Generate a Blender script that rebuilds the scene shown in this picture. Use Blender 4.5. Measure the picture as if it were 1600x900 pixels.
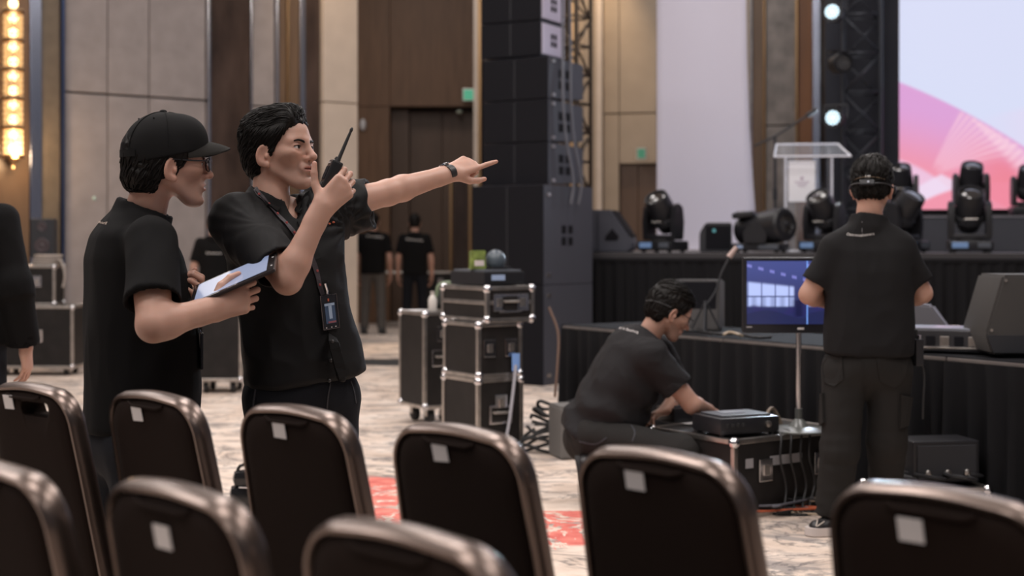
import bpy, bmesh, math, random
import numpy as np
from mathutils import Vector, Matrix
from mathutils.bvhtree import BVHTree

for _o in list(bpy.data.objects):
    bpy.data.objects.remove(_o)
SC = bpy.context.scene
COL = SC.collection
rnd = random.Random(7)

# ------------------------------------------------------------------ camera
FPX, CX, HZ, EYE = 2222.2, 800.0, 380.0, 1.315     # focal length in px of a 1600 px frame, horizon row, eye height
cam_d = bpy.data.cameras.new('camera')
cam_d.sensor_width = 36.0
cam_d.lens = 50.0
cam_d.shift_y = -70.0 / 1600.0
cam_d.clip_end = 200
cam_d.dof.use_dof = True
cam_d.dof.focus_distance = 4.45
cam_d.dof.aperture_fstop = 2.6
cam = bpy.data.objects.new('camera', cam_d)
cam.location = (0, 0, EYE)
cam.rotation_euler = (math.radians(90), 0, 0)
COL.objects.link(cam)
SC.camera = cam

# ------------------------------------------------------------------ world, lights, exposure
world = bpy.data.worlds.new('hall_air')
SC.world = world
world.use_nodes = True
_bg = world.node_tree.nodes['Background']
_bg.inputs[0].default_value = (0.74, 0.76, 0.92, 1)
_bg.inputs[1].default_value = 0.10
SC.view_settings.view_transform = 'Standard'
SC.view_settings.look = 'None'
SC.view_settings.gamma = 1.0
SC.view_settings.exposure = 0.0
SC.view_settings.use_curve_mapping = False


def area(name, loc, size, energy, color, target=None, sy=None):
    d = bpy.data.lights.new(name, 'AREA')
    d.shape = 'RECTANGLE'
    d.size = size
    d.size_y = sy or size
    d.energy = energy
    d.color = color
    o = bpy.data.objects.new(name, d)
    o.location = loc
    if target is not None:
        v = Vector(target) - Vector(loc)
        o.rotation_euler = v.to_track_quat('-Z', 'Y').to_euler()
    COL.objects.link(o)
    return o


WARM = (1.0, 0.86, 0.74)
NEUT = (1.0, 0.94, 0.91)
# unseen ceiling lamps in a grid; row behind the camera added for frontal light
for ix, x in enumerate((-6.0, -1.5, 3.0)):
    for iy, y in enumerate((-3.0, 1.5, 6.0, 10.5, 15.0, 19.5)):
        area('unseen_ceiling_lamp', (x, y, 6.85), 1.8, (70, 135, 185, 120, 75, 75)[iy], NEUT)

# ------------------------------------------------------------------ small maths
def P(px, py, Y):
    return np.array([(px - CX) / FPX * Y, Y, EYE - (py - HZ) / FPX * Y])


def PZ(px, Y, z):
    return np.array([(px - CX) / FPX * Y, Y, z])


def nrm(v):
    v = np.asarray(v, float)
    return v / max(1e-9, np.linalg.norm(v))


def line_hit(px, A, D):
    k = (px - CX) / FPX
    t = (k * A[1] - A[0]) / (D[0] - k * D[1])
    return A[0] + D[0] * t, A[1] + D[1] * t, t


# ------------------------------------------------------------------ materials
MATS = {}


def mat(name, color, rough=0.5, metal=0.0, spec=0.5, bump=0.0, bscale=200.0, var=0.0, vscale=8.0,
        emit=None, estr=0.0, sheen=0.0, sss=0.0, vcol=None, trans=0.0, alpha=1.0, stretch=None, coat=0.0):
    if name in MATS:
        return MATS[name]
    m = bpy.data.materials.new(name)
    m.use_nodes = True
    nt = m.node_tree
    b = nt.nodes['Principled BSDF']
    c = (*color, 1) if len(color) == 3 else color
    b.inputs['Base Color'].default_value = c
    b.inputs['Roughness'].default_value = rough
    b.inputs['Metallic'].default_value = metal
    b.inputs['Specular IOR Level'].default_value = spec
    b.inputs['Sheen Weight'].default_value = sheen
    b.inputs['Coat Weight'].default_value = coat
    if sheen:
        b.inputs['Sheen Roughness'].default_value = 0.5
    if sss:
        b.inputs['Subsurface Weight'].default_value = sss
        b.inputs['Subsurface Radius'].default_value = (1.0, 0.35, 0.2)
        b.inputs['Subsurface Scale'].default_value = 0.006
    if trans:
        b.inputs['Transmission Weight'].default_value = trans
    if alpha < 1:
        b.inputs['Alpha'].default_value = alpha
    if emit is not None:
        b.inputs['Emission Color'].default_value = (*emit, 1)
        b.inputs['Emission Strength'].default_value = estr
    tc = nt.nodes.new('ShaderNodeTexCoord')
    src = tc.outputs['Object']
    if stretch:
        mp = nt.nodes.new('ShaderNodeMapping')
        mp.inputs['Scale'].default_value = stretch
        nt.links.new(src, mp.inputs['Vector'])
        src = mp.outputs['Vector']
    base_out = None
    if vcol:
        a = nt.nodes.new('ShaderNodeVertexColor')
        a.layer_name = vcol
        base_out = a.outputs['Color']
        nt.links.new(base_out, b.inputs['Base Color'])
        if emit is not None:
            nt.links.new(base_out, b.inputs['Emission Color'])
    if var:
        n = nt.nodes.new('ShaderNodeTexNoise')
        n.inputs['Scale'].default_value = vscale
        n.inputs['Detail'].default_value = 6
        nt.links.new(src, n.inputs['Vector'])
        mr = nt.nodes.new('ShaderNodeMapRange')
        mr.inputs['From Min'].default_value = 0.3
        mr.inputs['From Max'].default_value = 0.7
        mr.inputs['To Min'].default_value = 1 - var
        mr.inputs['To Max'].default_value = 1 + var
        nt.links.new(n.outputs['Fac'], mr.inputs['Value'])
        vm = nt.nodes.new('ShaderNodeVectorMath')
        vm.operation = 'SCALE'
        if base_out is not None:
            nt.links.new(base_out, vm.inputs[0])
        else:
            vm.inputs[0].default_value = c[:3]
        nt.links.new(mr.outputs['Result'], vm.inputs['Scale'])
        nt.links.new(vm.outputs['Vector'], b.inputs['Base Color'])
    if bump:
        n2 = nt.nodes.new('ShaderNodeTexNoise')
        n2.inputs['Scale'].default_value = bscale
        n2.inputs['Detail'].default_value = 4
        nt.links.new(src, n2.inputs['Vector'])
        bp = nt.nodes.new('ShaderNodeBump')
        bp.inputs['Strength'].default_value = bump
        bp.inputs['Distance'].default_value = 0.004
        nt.links.new(n2.outputs['Fac'], bp.inputs['Height'])
        nt.links.new(bp.outputs['Normal'], b.inputs['Normal'])
    MATS[name] = m
    return m


M_BLACKPL = mat('black_plastic', (0.016, 0.016, 0.019), 0.38, spec=0.4)
M_BLACKMT = mat('black_matte_paint', (0.022, 0.023, 0.028), 0.62, bump=0.25, bscale=260)
M_ALU = mat('aluminium_trim', (0.52, 0.49, 0.46), 0.34, 1.0, var=0.2, vscale=14)
M_CHROME = mat('chrome', (0.75, 0.74, 0.76), 0.16, 1.0)
M_CASE = mat('case_laminate', (0.016, 0.014, 0.0135), 0.5, spec=0.25, bump=0.3, bscale=340, var=0.25)
M_RUBBER = mat('rubber', (0.016, 0.016, 0.017), 0.7)
M_CARD = mat('white_card', (0.62, 0.60, 0.60), 0.6, var=0.05)
M_GLASS_D = mat('lens_dark_glass', (0.035, 0.032, 0.03), 0.06, spec=0.9, coat=1.0)
M_GOLD = mat('brass_strip', (0.52, 0.33, 0.17), 0.28, 1.0)

# ------------------------------------------------------------------ mesh helpers
def link(name, me, m=None, parent=None, smooth=False):
    o = bpy.data.objects.new(name, me)
    COL.objects.link(o)
    if parent is not None:
        o.parent = parent
    if m is not None and len(me.materials) == 0:
        me.materials.append(m)
    if smooth:
        me.polygons.foreach_set('use_smooth', np.ones(len(me.polygons), dtype=bool))
    return o


def tag(o, label, cat, group=None, kind=None):
    if label:
        o['label'] = label
    if cat:
        o['category'] = cat
    if group:
        o['group'] = group
    if kind:
        o['kind'] = kind
    return o


def struct(o, label=None):
    o['kind'] = 'structure'
    if label:
        o['label'] = label
    return o


def thing(name, label, cat, loc=(0, 0, 0), rz=0.0, group=None):
    o = bpy.data.objects.new(name, None)
    o.empty_display_size = 0.1
    o.location = Vector([float(q) for q in loc])
    o.rotation_euler = (0, 0, rz)
    COL.objects.link(o)
    return tag(o, label, cat, group)


def me_from(verts, faces, name='mesh'):
    me = bpy.data.meshes.new(name)
    me.from_pydata([tuple(map(float, v)) for v in verts], [], [tuple(map(int, f)) for f in faces])
    me.update()
    return me


class MB:
    """collects primitives into one mesh"""
    def __init__(self):
        self.v, self.f = [], []

    def add(self, vs, fs, M=None):
        n = len(self.v)
        for p in vs:
            p = np.asarray(p, float)
            if M is not None:
                p = M[:3, :3] @ p + M[:3, 3]
            self.v.append(p)
        for f in fs:
            self.f.append([i + n for i in f])
        return self

    def box(self, c, s, ch=0.0, M=None):
        c = np.asarray(c, float)
        hx, hy, hz = [q / 2 for q in s]
        if ch <= 0:
            vs = [c + (sx * hx, sy * hy, sz * hz) for sx in (-1, 1) for sy in (-1, 1) for sz in (-1, 1)]
            fs = [(0, 1, 3, 2), (4, 6, 7, 5), (0, 4, 5, 1), (2, 3, 7, 6), (0, 2, 6, 4), (1, 5, 7, 3)]
            return self.add(vs, fs, M)
        bm = bmesh.new()
        bmesh.ops.create_cube(bm, size=1.0)
        for v in bm.verts:
            v.co = Vector((v.co.x * 2 * hx, v.co.y * 2 * hy, v.co.z * 2 * hz))
        bmesh.ops.bevel(bm, geom=list(bm.edges), offset=ch, segments=2, affect='EDGES', profile=0.6)
        bm.verts.index_update()
        vs = [c + np.array(v.co) for v in bm.verts]
        fs = [[v.index for v in f.verts] for f in bm.faces]
        bm.free()
        return self.add(vs, fs, M)

    def tube(self, pts, r, n=8, r2=None, cap=True, flat=None):
        pts = [np.asarray(p, float) for p in pts]
        m = len(pts)
        up = np.array([0, 0, 1.0])
        vs, fs = [], []
        prev = None
        for i, p in enumerate(pts):
            d = nrm(pts[min(i + 1, m - 1)] - pts[max(i - 1, 0)])
            if prev is None:
                a = up if abs(d[2]) < 0.9 else np.array([1.0, 0, 0])
            else:
                a = prev
            u = nrm(a - d * np.dot(a, d))
            w = np.cross(d, u)
            prev = u
            rr = r if r2 is None else r + (r2 - r) * i / max(1, m - 1)
            if callable(r):
                rr = r(i / max(1, m - 1))
            q = flat or 1.0
            for k in range(n):
                an = 2 * math.pi * k / n
                vs.append(p + u * rr * math.cos(an) + w * rr * q * math.sin(an))
        for i in range(m - 1):
            for k in range(n):
                a0, a1 = i * n + k, i * n + (k + 1) % n
                fs.append((a0, a1, a1 + n, a0 + n))
        if cap:
            fs.append(tuple(range(n - 1, -1, -1)))
            fs.append(tuple((m - 1) * n + k for k in range(n)))
        return self.add(vs, fs)

    def cyl(self, a, b, r, n=16, r2=None):
        return self.tube([a, b], r, n, r2)

    def lathe(self, prof, n=20, M=None):
        vs, fs = [], []
        for r, z in prof:
            for k in range(n):
                an = 2 * math.pi * k / n
                vs.append((r * math.cos(an), r * math.sin(an), z))
        for i in range(len(prof) - 1):
            for k in range(n):
                a0, a1 = i * n + k, i * n + (k + 1) % n
                fs.append((a0, a1, a1 + n, a0 + n))
        fs.append(tuple(range(n - 1, -1, -1)))
        fs.append(tuple((len(prof) - 1) * n + k for k in range(n)))
        return self.add(vs, fs, M)

    def prism(self, poly, axis, lo, hi, ch=0.0, M=None):
        """poly: 2D outline, extruded along axis ('x','y','z')"""
        def put(a, b, c):
            return {'x': (c, a, b), 'y': (a, c, b), 'z': (a, b, c)}[axis]
        n = len(poly)
        vs = [put(a, b, lo) for a, b in poly] + [put(a, b, hi) for a, b in poly]
        fs = [tuple(range(n - 1, -1, -1)), tuple(range(n, 2 * n))]
        for i in range(n):
            j = (i + 1) % n
            fs.append((i, j, j + n, i + n))
        if ch > 0:
            bm = bmesh.new()
            bv = [bm.verts.new(v) for v in vs]
            for f in fs:
                bm.faces.new([bv[i] for i in f])
            bmesh.ops.recalc_face_normals(bm, faces=list(bm.faces))
            bmesh.ops.bevel(bm, geom=list(bm.edges), offset=ch, segments=2, affect='EDGES')
            bm.verts.index_update()
            vs = [np.array(v.co) for v in bm.verts]
            fs = [[v.index for v in f.verts] for f in bm.faces]
            bm.free()
        return self.add(vs, fs, M)

    def sphere(self, c, r, n=12, sc=(1, 1, 1)):
        c = np.asarray(c, float)
        prof = []
        vs, fs = [], []
        for i in range(n // 2 + 1):
            th = math.pi * i / (n // 2)
            for k in range(n):
                an = 2 * math.pi * k / n
                vs.append(c + np.array([r * sc[0] * math.sin(th) * math.cos(an), r * sc[1] * math.sin(th) * math.sin(an), r * sc[2] * math.cos(th)]))
        for i in range(n // 2):
            for k in range(n):
                a0, a1 = i * n + k, i * n + (k + 1) % n
                fs.append((a0, a0 + n, a1 + n, a1))
        return self.add(vs, fs)

    def mesh(self, fix=True):
        me = me_from(self.v, self.f)
        if fix:
            bm = bmesh.new()
            bm.from_mesh(me)
            bmesh.ops.remove_doubles(bm, verts=list(bm.verts), dist=1e-6)
            bmesh.ops.recalc_face_normals(bm, faces=list(bm.faces))
            bm.to_mesh(me)
            bm.free()
        return me

    def build(self, name, m, parent=None, smooth=False, fix=True):
        me = self.mesh(fix)
        o = link(name, me, m, parent, smooth)
        if smooth:
            me.set_sharp_from_angle(angle=math.radians(38))
        return o


def rotM(axis, ang, t=(0, 0, 0)):
    M = np.eye(4)
    M[:3, :3] = np.array(Matrix.Rotation(ang, 3, axis))
    M[:3, 3] = t
    return M


def copy_tree(o, parent=None):
    c = o.copy()
    COL.objects.link(c)
    c.parent = parent
    for ch in [q for q in bpy.data.objects if q.parent == o]:
        copy_tree(ch, c)
    return c


def spline(pts, n=24):
    """Catmull-Rom through pts"""
    pts = [np.asarray(p, float) for p in pts]
    q = [2 * pts[0] - pts[1]] + pts + [2 * pts[-1] - pts[-2]]
    out = []
    segs = len(pts) - 1
    for i in range(n + 1):
        t = i / n * segs
        k = min(int(t), segs - 1)
        u = t - k
        a, b, c, d = q[k], q[k + 1], q[k + 2], q[k + 3]
        out.append(0.5 * ((2 * b) + (-a + c) * u + (2 * a - 5 * b + 4 * c - d) * u * u + (-a + 3 * b - 3 * c + d) * u ** 3))
    return out



# ================================================================== the setting
H_CEIL = 7.0


def carpet_material():
    m = bpy.data.materials.new('ballroom_carpet')
    m.use_nodes = True
    nt = m.node_tree
    N, L = nt.nodes, nt.links
    b = N['Principled BSDF']
    b.inputs['Roughness'].default_value = 0.9
    b.inputs['Specular IOR Level'].default_value = 0.15
    tc = N.new('ShaderNodeTexCoord')

    def noise(scale, detail, rough=0.55, dist=0.0, vec=None, sc3=None):
        n = N.new('ShaderNodeTexNoise')
        n.inputs['Scale'].default_value = scale
        n.inputs['Detail'].default_value = detail
        n.inputs['Roughness'].default_value = rough
        n.inputs['Distortion'].default_value = dist
        src = vec or tc.outputs['Object']
        if sc3:
            mp = N.new('ShaderNodeMapping')
            mp.inputs['Scale'].default_value = sc3
            mp.inputs['Rotation'].default_value = (0, 0, 0.35)
            L.new(src, mp.inputs['Vector'])
            src = mp.outputs['Vector']
        L.new(src, n.inputs['Vector'])
        return n.outputs['Fac']

    def ramp(fac, stops):
        r = N.new('ShaderNodeValToRGB')
        el = r.color_ramp.elements
        el[0].position, el[0].color = stops[0][0], (*stops[0][1], 1)
        el[1].position, el[1].color = stops[-1][0], (*stops[-1][1], 1)
        for p, c in stops[1:-1]:
            e = el.new(p)
            e.color = (*c, 1)
        L.new(fac, r.inputs['Fac'])
        return r.outputs['Color']

    def mix(fac, a, c):
        x = N.new('ShaderNodeMix')
        x.data_type = 'RGBA'
        L.new(fac, x.inputs['Factor'])
        for s, v in ((x.inputs['A'], a), (x.inputs['B'], c)):
            if isinstance(v, tuple):
                s.default_value = (*v, 1)
            else:
                L.new(v, s)
        return x.outputs['Result']

    def math_(op, a, c):
        x = N.new('ShaderNodeMath')
        x.operation = op
        for i, v in enumerate((a, c)):
            if isinstance(v, (int, float)):
                x.inputs[i].default_value = v
            else:
                L.new(v, x.inputs[i])
        return x.outputs[0]

    cream = ramp(noise(3.2, 8, 0.62), [(0.3, (0.50, 0.39, 0.315)), (0.5, (0.68, 0.56, 0.475)), (0.72, (0.80, 0.70, 0.62))])
    # grey-blue marble clouds and thin veins
    cloud = ramp(noise(1.5, 9, 0.68, 1.1, sc3=(0.8, 1.6, 1)), [(0.52, (0, 0, 0)), (0.60, (1, 1, 1))])
    vein = noise(1.25, 10, 0.6, 1.6, sc3=(1.0, 1.5, 1))
    vd = math_('ABSOLUTE', math_('SUBTRACT', vein, 0.5), 0)
    veinm = ramp(vd, [(0.0, (1, 1, 1)), (0.025, (0, 0, 0))])
    c1 = mix(math_('MULTIPLY', cloud, 0.62), cream, (0.14, 0.145, 0.16))
    c1 = mix(math_('MULTIPLY', veinm, 0.75), c1, (0.10, 0.095, 0.10))
    # angular coral patches: large cells, broken up by fine veins
    vo = N.new('ShaderNodeTexVoronoi')
    vo.inputs['Scale'].default_value = 1.15
    mp = N.new('ShaderNodeMapping')
    mp.inputs['Rotation'].default_value = (0, 0, 0.6)
    mp.inputs['Scale'].default_value = (0.7, 1.9, 1)
    mp.inputs['Location'].default_value = (0.35, 0.2, 0)
    L.new(tc.outputs['Object'], mp.inputs['Vector'])
    L.new(mp.outputs['Vector'], vo.inputs['Vector'])
    sep = N.new('ShaderNodeSeparateColor')
    L.new(vo.outputs['Color'], sep.inputs['Color'])
    cell = ramp(sep.outputs[0], [(0.47, (0, 0, 0)), (0.49, (1, 1, 1))])
    # the coral motif is woven in a medallion in front of the stage
    sx = N.new('ShaderNodeSeparateXYZ')
    L.new(tc.outputs['Object'], sx.inputs[0])
    dx = math_('DIVIDE', math_('ADD', sx.outputs[0], 0.10), 1.05)
    dy = math_('DIVIDE', math_('SUBTRACT', sx.outputs[1], 7.05), 1.15)
    rr = math_('SQRT', math_('ADD', math_('MULTIPLY', dx, dx), math_('MULTIPLY', dy, dy)), 0)
    rr = math_('ADD', rr, math_('MULTIPLY', math_('SUBTRACT', noise(2.3, 3), 0.5), 1.0))
    reg = ramp(rr, [(0.9, (1, 1, 1)), (1.0, (0, 0, 0))])
    red = ramp(noise(9, 5), [(0.35, (0.56, 0.13, 0.115)), (0.65, (0.74, 0.25, 0.20))])
    rv = ramp(math_('ABSOLUTE', math_('SUBTRACT', noise(3.4, 7, 0.6, 1.2), 0.5), 0), [(0.02, (0, 0, 0)), (0.035, (1, 1, 1))])
    rm = math_('MULTIPLY', math_('MULTIPLY', cell, reg), rv)
    c2 = mix(rm, c1, red)
    L.new(c2, b.inputs['Base Color'])
    bp = N.new('ShaderNodeBump')
    bp.inputs['Strength'].default_value = 0.35
    bp.inputs['Distance'].default_value = 0.004
    L.new(noise(420, 2), bp.inputs['Height'])
    L.new(bp.outputs['Normal'], b.inputs['Normal'])
    return m


def slab(name, x0, x1, y0, y1, z0, z1, m, parent=None):
    return MB().box(((x0 + x1) / 2, (y0 + y1) / 2, (z0 + z1) / 2), (x1 - x0, y1 - y0, z1 - z0)).build(name, m, parent)


struct(slab('floor', -14, 14, -5, 27, -0.1, 0, carpet_material()), 'cream patterned ballroom carpet with grey marbling and coral patches')
struct(slab('ceiling', -14, 14, -5, 27, H_CEIL, H_CEIL + 0.15, mat('ceiling_paint', (0.42, 0.38, 0.35), 0.8)), 'plain ceiling of the ballroom')

M_FABRIC = mat('wall_fabric_panel', (0.275, 0.243, 0.236), 0.85, bump=0.3, bscale=160, var=0.10, vscale=5)
M_FABRIC2 = mat('wall_stone_panel', (0.34, 0.275, 0.21), 0.7, bump=0.15, bscale=90, var=0.06, vscale=3)
M_CREAM = mat('cream_stone', (0.52, 0.44, 0.37), 0.6, var=0.06, vscale=4, bump=0.1, bscale=60)
M_MARBLE = mat('brown_marble', (0.055, 0.036, 0.028), 0.16, spec=0.6, var=0.55, vscale=3.0, stretch=(1, 1, 0.35))
M_BRONZE = mat('bronze_wood', (0.13, 0.082, 0.050), 0.35, spec=0.5, var=0.25, vscale=4, stretch=(1, 1, 0.2))
M_MIRROR = mat('smoked_mirror_strip', (0.46, 0.50, 0.62), 0.22, 1.0)
M_OLIVE = mat('olive_brown_panel', (0.13, 0.10, 0.068), 0.5, var=0.15)
M_WOOD = mat('walnut_veneer', (0.155, 0.085, 0.048), 0.5, spec=0.4, var=0.14, vscale=3, stretch=(6, 6, 0.6), bump=0.05)
M_WOODD = mat('walnut_door', (0.095, 0.056, 0.036), 0.45, var=0.12, vscale=3, stretch=(6, 6, 0.6))
M_DARKBLUE = mat('blue_black_metal', (0.05, 0.07, 0.14), 0.3, 0.8)
M_JOINT = mat('wall_joint_backing', (0.20, 0.18, 0.175), 0.8)  # own tone of the backing that shows in the panel joints
M_GREYMARB = mat('grey_marble', (0.21, 0.185, 0.17), 0.4, var=0.35, vscale=4)
M_RUST = mat('rust_wood', (0.22, 0.095, 0.04), 0.4, var=0.3, vscale=3, stretch=(1, 1, 0.2))


def wall_pieces(parent, A, D, strips, thick=0.12):
    """strips: (px0, px1, z0, z1, material, proud, name); pieces stand on the wall line A + t D"""
    D = nrm(D)
    ang = math.atan2(D[1], D[0])
    nx, ny = D[1], -D[0]                     # towards the camera side
    for (a, c, z0, z1, m, proud, nm) in strips:
        xa, ya, ta = line_hit(a, A, D)
        xc, yc, tc_ = line_hit(c, A, D)
        w = tc_ - ta
        cx, cy = (xa + xc) / 2, (ya + yc) / 2
        o = MB().box((0, 0, 0), (w, thick, z1 - z0), 0.008).build(nm, m, parent)
        o.location = (cx + nx * (proud - thick / 2), cy + ny * (proud - thick / 2), (z0 + z1) / 2)
        o.rotation_euler = (0, 0, ang)


# left wall: runs away to the right
LA, LD = np.array([-5.1, 16.2]), nrm(np.array([0.81, 0.58]))
ang = math.atan2(LD[1], LD[0])
xa, ya, t0 = line_hit(-420, LA, LD)
xb, yb, t1 = line_hit(553, LA, LD)
wl = MB().box((0, 0, H_CEIL / 2), (t1 - t0 - 0.02, 0.2, H_CEIL)).build('wall_left', M_JOINT)
wl.location = ((xa + xb) / 2 - LD[1] * 0.22, (ya + yb) / 2 + LD[0] * 0.22, 0)
wl.rotation_euler = (0, 0, ang)
struct(wl, 'panelled side wall of beige fabric, dark marble and mirror strips')
wl.location.z = 0


def child_world(parent, fn):
    """build pieces in world space, then hang them under parent"""
    before = set(bpy.data.objects)
    fn()
    inv = (Matrix.Translation(parent.location) @ parent.rotation_euler.to_matrix().to_4x4()).inverted()
    for o in set(bpy.data.objects) - before:
        if o.parent is None:
            o.parent = parent
            o.matrix_parent_inverse = inv


zj = 3.04
strips = [(-420, -330, 0, H_CEIL, M_FABRIC, 0.0, 'panel'), (-328, -240, 0, H_CEIL, M_FABRIC, 0.0, 'panel'), (-238, -130, 0, H_CEIL, M_FABRIC, 0.0, 'panel'), (-128, -62, 0, H_CEIL, M_MARBLE, 0.03, 'marble_panel'),
          (-60, 45, 0, H_CEIL, M_BRONZE, 0.02, 'wood_panel'), (46, 64, 0, H_CEIL, M_MIRROR, 0.03, 'mirror_strip'),
          (65, 94, 0, H_CEIL, M_OLIVE, 0.0, 'wood_panel'), (95, 100, 0, H_CEIL, M_DARKBLUE, 0.05, 'metal_strip')]
for a, c in ((101, 167.5), (169, 232.5), (234, 321)):
    strips += [(a, c, 0.0, zj - 0.012, M_FABRIC, 0.0, 'panel'), (a, c, zj + 0.012, 5.1, M_FABRIC, 0.0, 'panel'), (a, c, 5.12, H_CEIL, M_FABRIC, 0.0, 'panel')]
strips += [(322, 326.5, 0, H_CEIL, M_CHROME, 0.06, 'metal_strip'), (327, 389, 0, H_CEIL, M_MARBLE, 0.03, 'marble_panel'),
           (389.5, 392.5, 0, H_CEIL, M_CHROME, 0.05, 'metal_strip'),
           (393, 429, 0, 3.0, M_FABRIC, 0.0, 'panel'), (393, 429, 3.02, H_CEIL, M_FABRIC, 0.0, 'panel'),
           (430, 434, 0, H_CEIL, M_CHROME, 0.05, 'metal_strip'), (434.5, 446, 0, H_CEIL, M_BRONZE, 0.02, 'wood_panel'),
           (446.5, 450, 0, H_CEIL, M_GOLD, 0.05, 'metal_strip'), (450.5, 466, 0, H_CEIL, M_BRONZE, 0.02, 'wood_panel'),
           (466.5, 475, 0, H_CEIL, M_CHROME, 0.05, 'metal_strip'), (475.5, 499, 0, H_CEIL, M_MARBLE, 0.02, 'marble_panel'),
           (500, 553, 0, 3.1, M_CREAM, 0.10, 'panel'), (500, 553, 3.115, H_CEIL, M_CREAM, 0.10, 'panel')]
child_world(wl, lambda: wall_pieces(wl, LA, LD, strips) if False else wall_pieces(None, LA, LD, strips))

# door alcove at the far end, faced in walnut
wr = MB().box((0, 0, H_CEIL / 2), (7.5, 0.2, H_CEIL)).build('wall_rear', M_JOINT)
wr.location = (-1.6, 23.95, 0)
struct(wr, 'walnut veneered end wall with a recessed doorway')


def alcove():
    Y = 23.3
    def zz(py):
        return EYE - (py - HZ) / FPX * Y
    def blk(a, c, z0, z1, m, nm, yy=Y, th=0.25):
        x0, x1 = (a - CX) / FPX * Y, (c - CX) / FPX * Y
        MB().box(((x0 + x1) / 2, yy + th / 2, (z0 + z1) / 2), (x1 - x0, th, z1 - z0), 0.006).build(nm, m)
    zt = zz(167)
    blk(440, 553, 0, H_CEIL, M_WOOD, 'wood_panel')
    blk(554, 609, 0, zt, M_WOOD, 'wood_panel')
    blk(554, 609, zt + 0.01, H_CEIL, M_WOOD, 'wood_panel')
    blk(609.6, 742, zt + 0.01, H_CEIL, M_WOOD, 'wood_panel')
    blk(743, 800, 0, H_CEIL, M_WOOD, 'wood_panel')
    blk(609.6, 637, 0, zt, M_WOODD, 'door_jamb', Y + 0.26, 0.2)
    blk(637.6, 689, 0, zt - 0.03, M_WOODD, 'door_leaf', Y + 0.40, 0.08)
    blk(689.6, 741, 0, zt - 0.03, M_WOODD, 'door_leaf', Y + 0.40, 0.08)
    zh = zz(278)
    blk(708, 728, 0.02, zh, M_MARBLE, 'push_panel', Y + 0.37, 0.028)
    blk(701, 705, 0.02, zh, M_GOLD, 'pull_strip', Y + 0.34, 0.05)
    blk(731.5, 735.5, 0.02, zh, M_GOLD, 'pull_strip', Y + 0.34, 0.05)


child_world(wr, alcove)

# stage wall, behind the loudspeakers and the stage
SD = nrm(np.array([0.978, -0.208]))
SN = np.array([-SD[1], SD[0]])              # away from the audience
BA = np.array([1.035, 20.5])
ang = math.atan2(SD[1], SD[0])
xa, ya, t0 = line_hit(741, BA, SD)
t1 = 9.0
wb = MB().box((0, 0, H_CEIL / 2), (t1 - t0, 0.2, H_CEIL)).build('wall_stage', M_JOINT)
wb.location = (BA[0] + SD[0] * (t0 + t1) / 2 + SN[0] * 0.24, BA[1] + SD[1] * (t0 + t1) / 2 + SN[1] * 0.24, 0)
wb.rotation_euler = (0, 0, ang)
struct(wb, 'stage-side wall of beige panels with marble, wood and brass strips')
zb = EYE + (HZ - 178) / FPX * 20.3
zd = EYE + (HZ - 255) / FPX * 20.3
strips = [(741, 748, 0, H_CEIL, M_CREAM, 0.05, 'panel'), (748.5, 753, 0, H_CEIL, M_GOLD, 0.08, 'metal_strip'), (754, 890, 0, H_CEIL, M_MARBLE, 0.0, 'marble_panel'),
          (891, 899, 0, H_CEIL, M_GOLD, 0.05, 'metal_strip'), (900, 914, 0, H_CEIL, M_FABRIC2, 0.0, 'panel'),
          (915, 932, 0, H_CEIL, M_FABRIC2, 0.05, 'panel'), (933, 942, 0, H_CEIL, M_CREAM, 0.10, 'panel'),
          (943, 967, 0, zb, M_FABRIC2, 0.0, 'panel'), (943, 967, zb + 0.02, H_CEIL, M_FABRIC2, 0.0, 'panel'),
          (968, 1026, zd, zb, M_FABRIC2, 0.0, 'panel'), (968, 1026, zb + 0.02, H_CEIL, M_FABRIC2, 0.0, 'panel'),
          (968, 996, 0, zd - 0.01, M_WOODD, -0.06, 'door_leaf'), (996.5, 1026, 0, zd - 0.01, M_WOODD, -0.06, 'door_leaf'),
          (1027, 1176, 0, H_CEIL, M_FABRIC2, 0.0, 'panel'),
          (1177, 1193, 0, H_CEIL, M_BRONZE, 0.02, 'wood_panel'), (1193.5, 1196, 0, H_CEIL, M_GOLD, 0.06, 'metal_strip'),
          (1197, 1243, 0, 2.95, M_GREYMARB, 0.03, 'marble_panel'), (1197, 1243, 2.97, H_CEIL, M_GREYMARB, 0.03, 'marble_panel'),
          (1243.5, 1246.5, 0, H_CEIL, M_GOLD, 0.06, 'metal_strip'), (1247, 1269, 0, H_CEIL, M_RUST, 0.02, 'wood_panel'),
          (1270, 1282, 0, H_CEIL, M_MIRROR, 0.05, 'mirror_strip'), (1283, 1386, 0, H_CEIL, M_MARBLE, 0.0, 'marble_panel'),
          (1387, 1440, 0, H_CEIL, M_OLIVE, 0.02, 'wood_panel'), (1441, 1700, 0, H_CEIL, M_FABRIC2, 0.0, 'panel')]
child_world(wb, lambda: wall_pieces(None, BA, SD, strips))

# warm wall washers fixed high on the walls (the lit cream pilasters show them)
def spot(name, loc, tgt, energy, color, angle=60, rad=0.05):
    d = bpy.data.lights.new(name, 'SPOT')
    d.energy = energy
    d.color = color
    d.spot_size = math.radians(angle)
    d.spot_blend = 0.8
    d.shadow_soft_size = rad
    o = bpy.data.objects.new(name, d)
    o.location = loc
    o.rotation_euler = (Vector(tgt) - Vector(loc)).to_track_quat('-Z', 'Y').to_euler()
    COL.objects.link(o)


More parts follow.
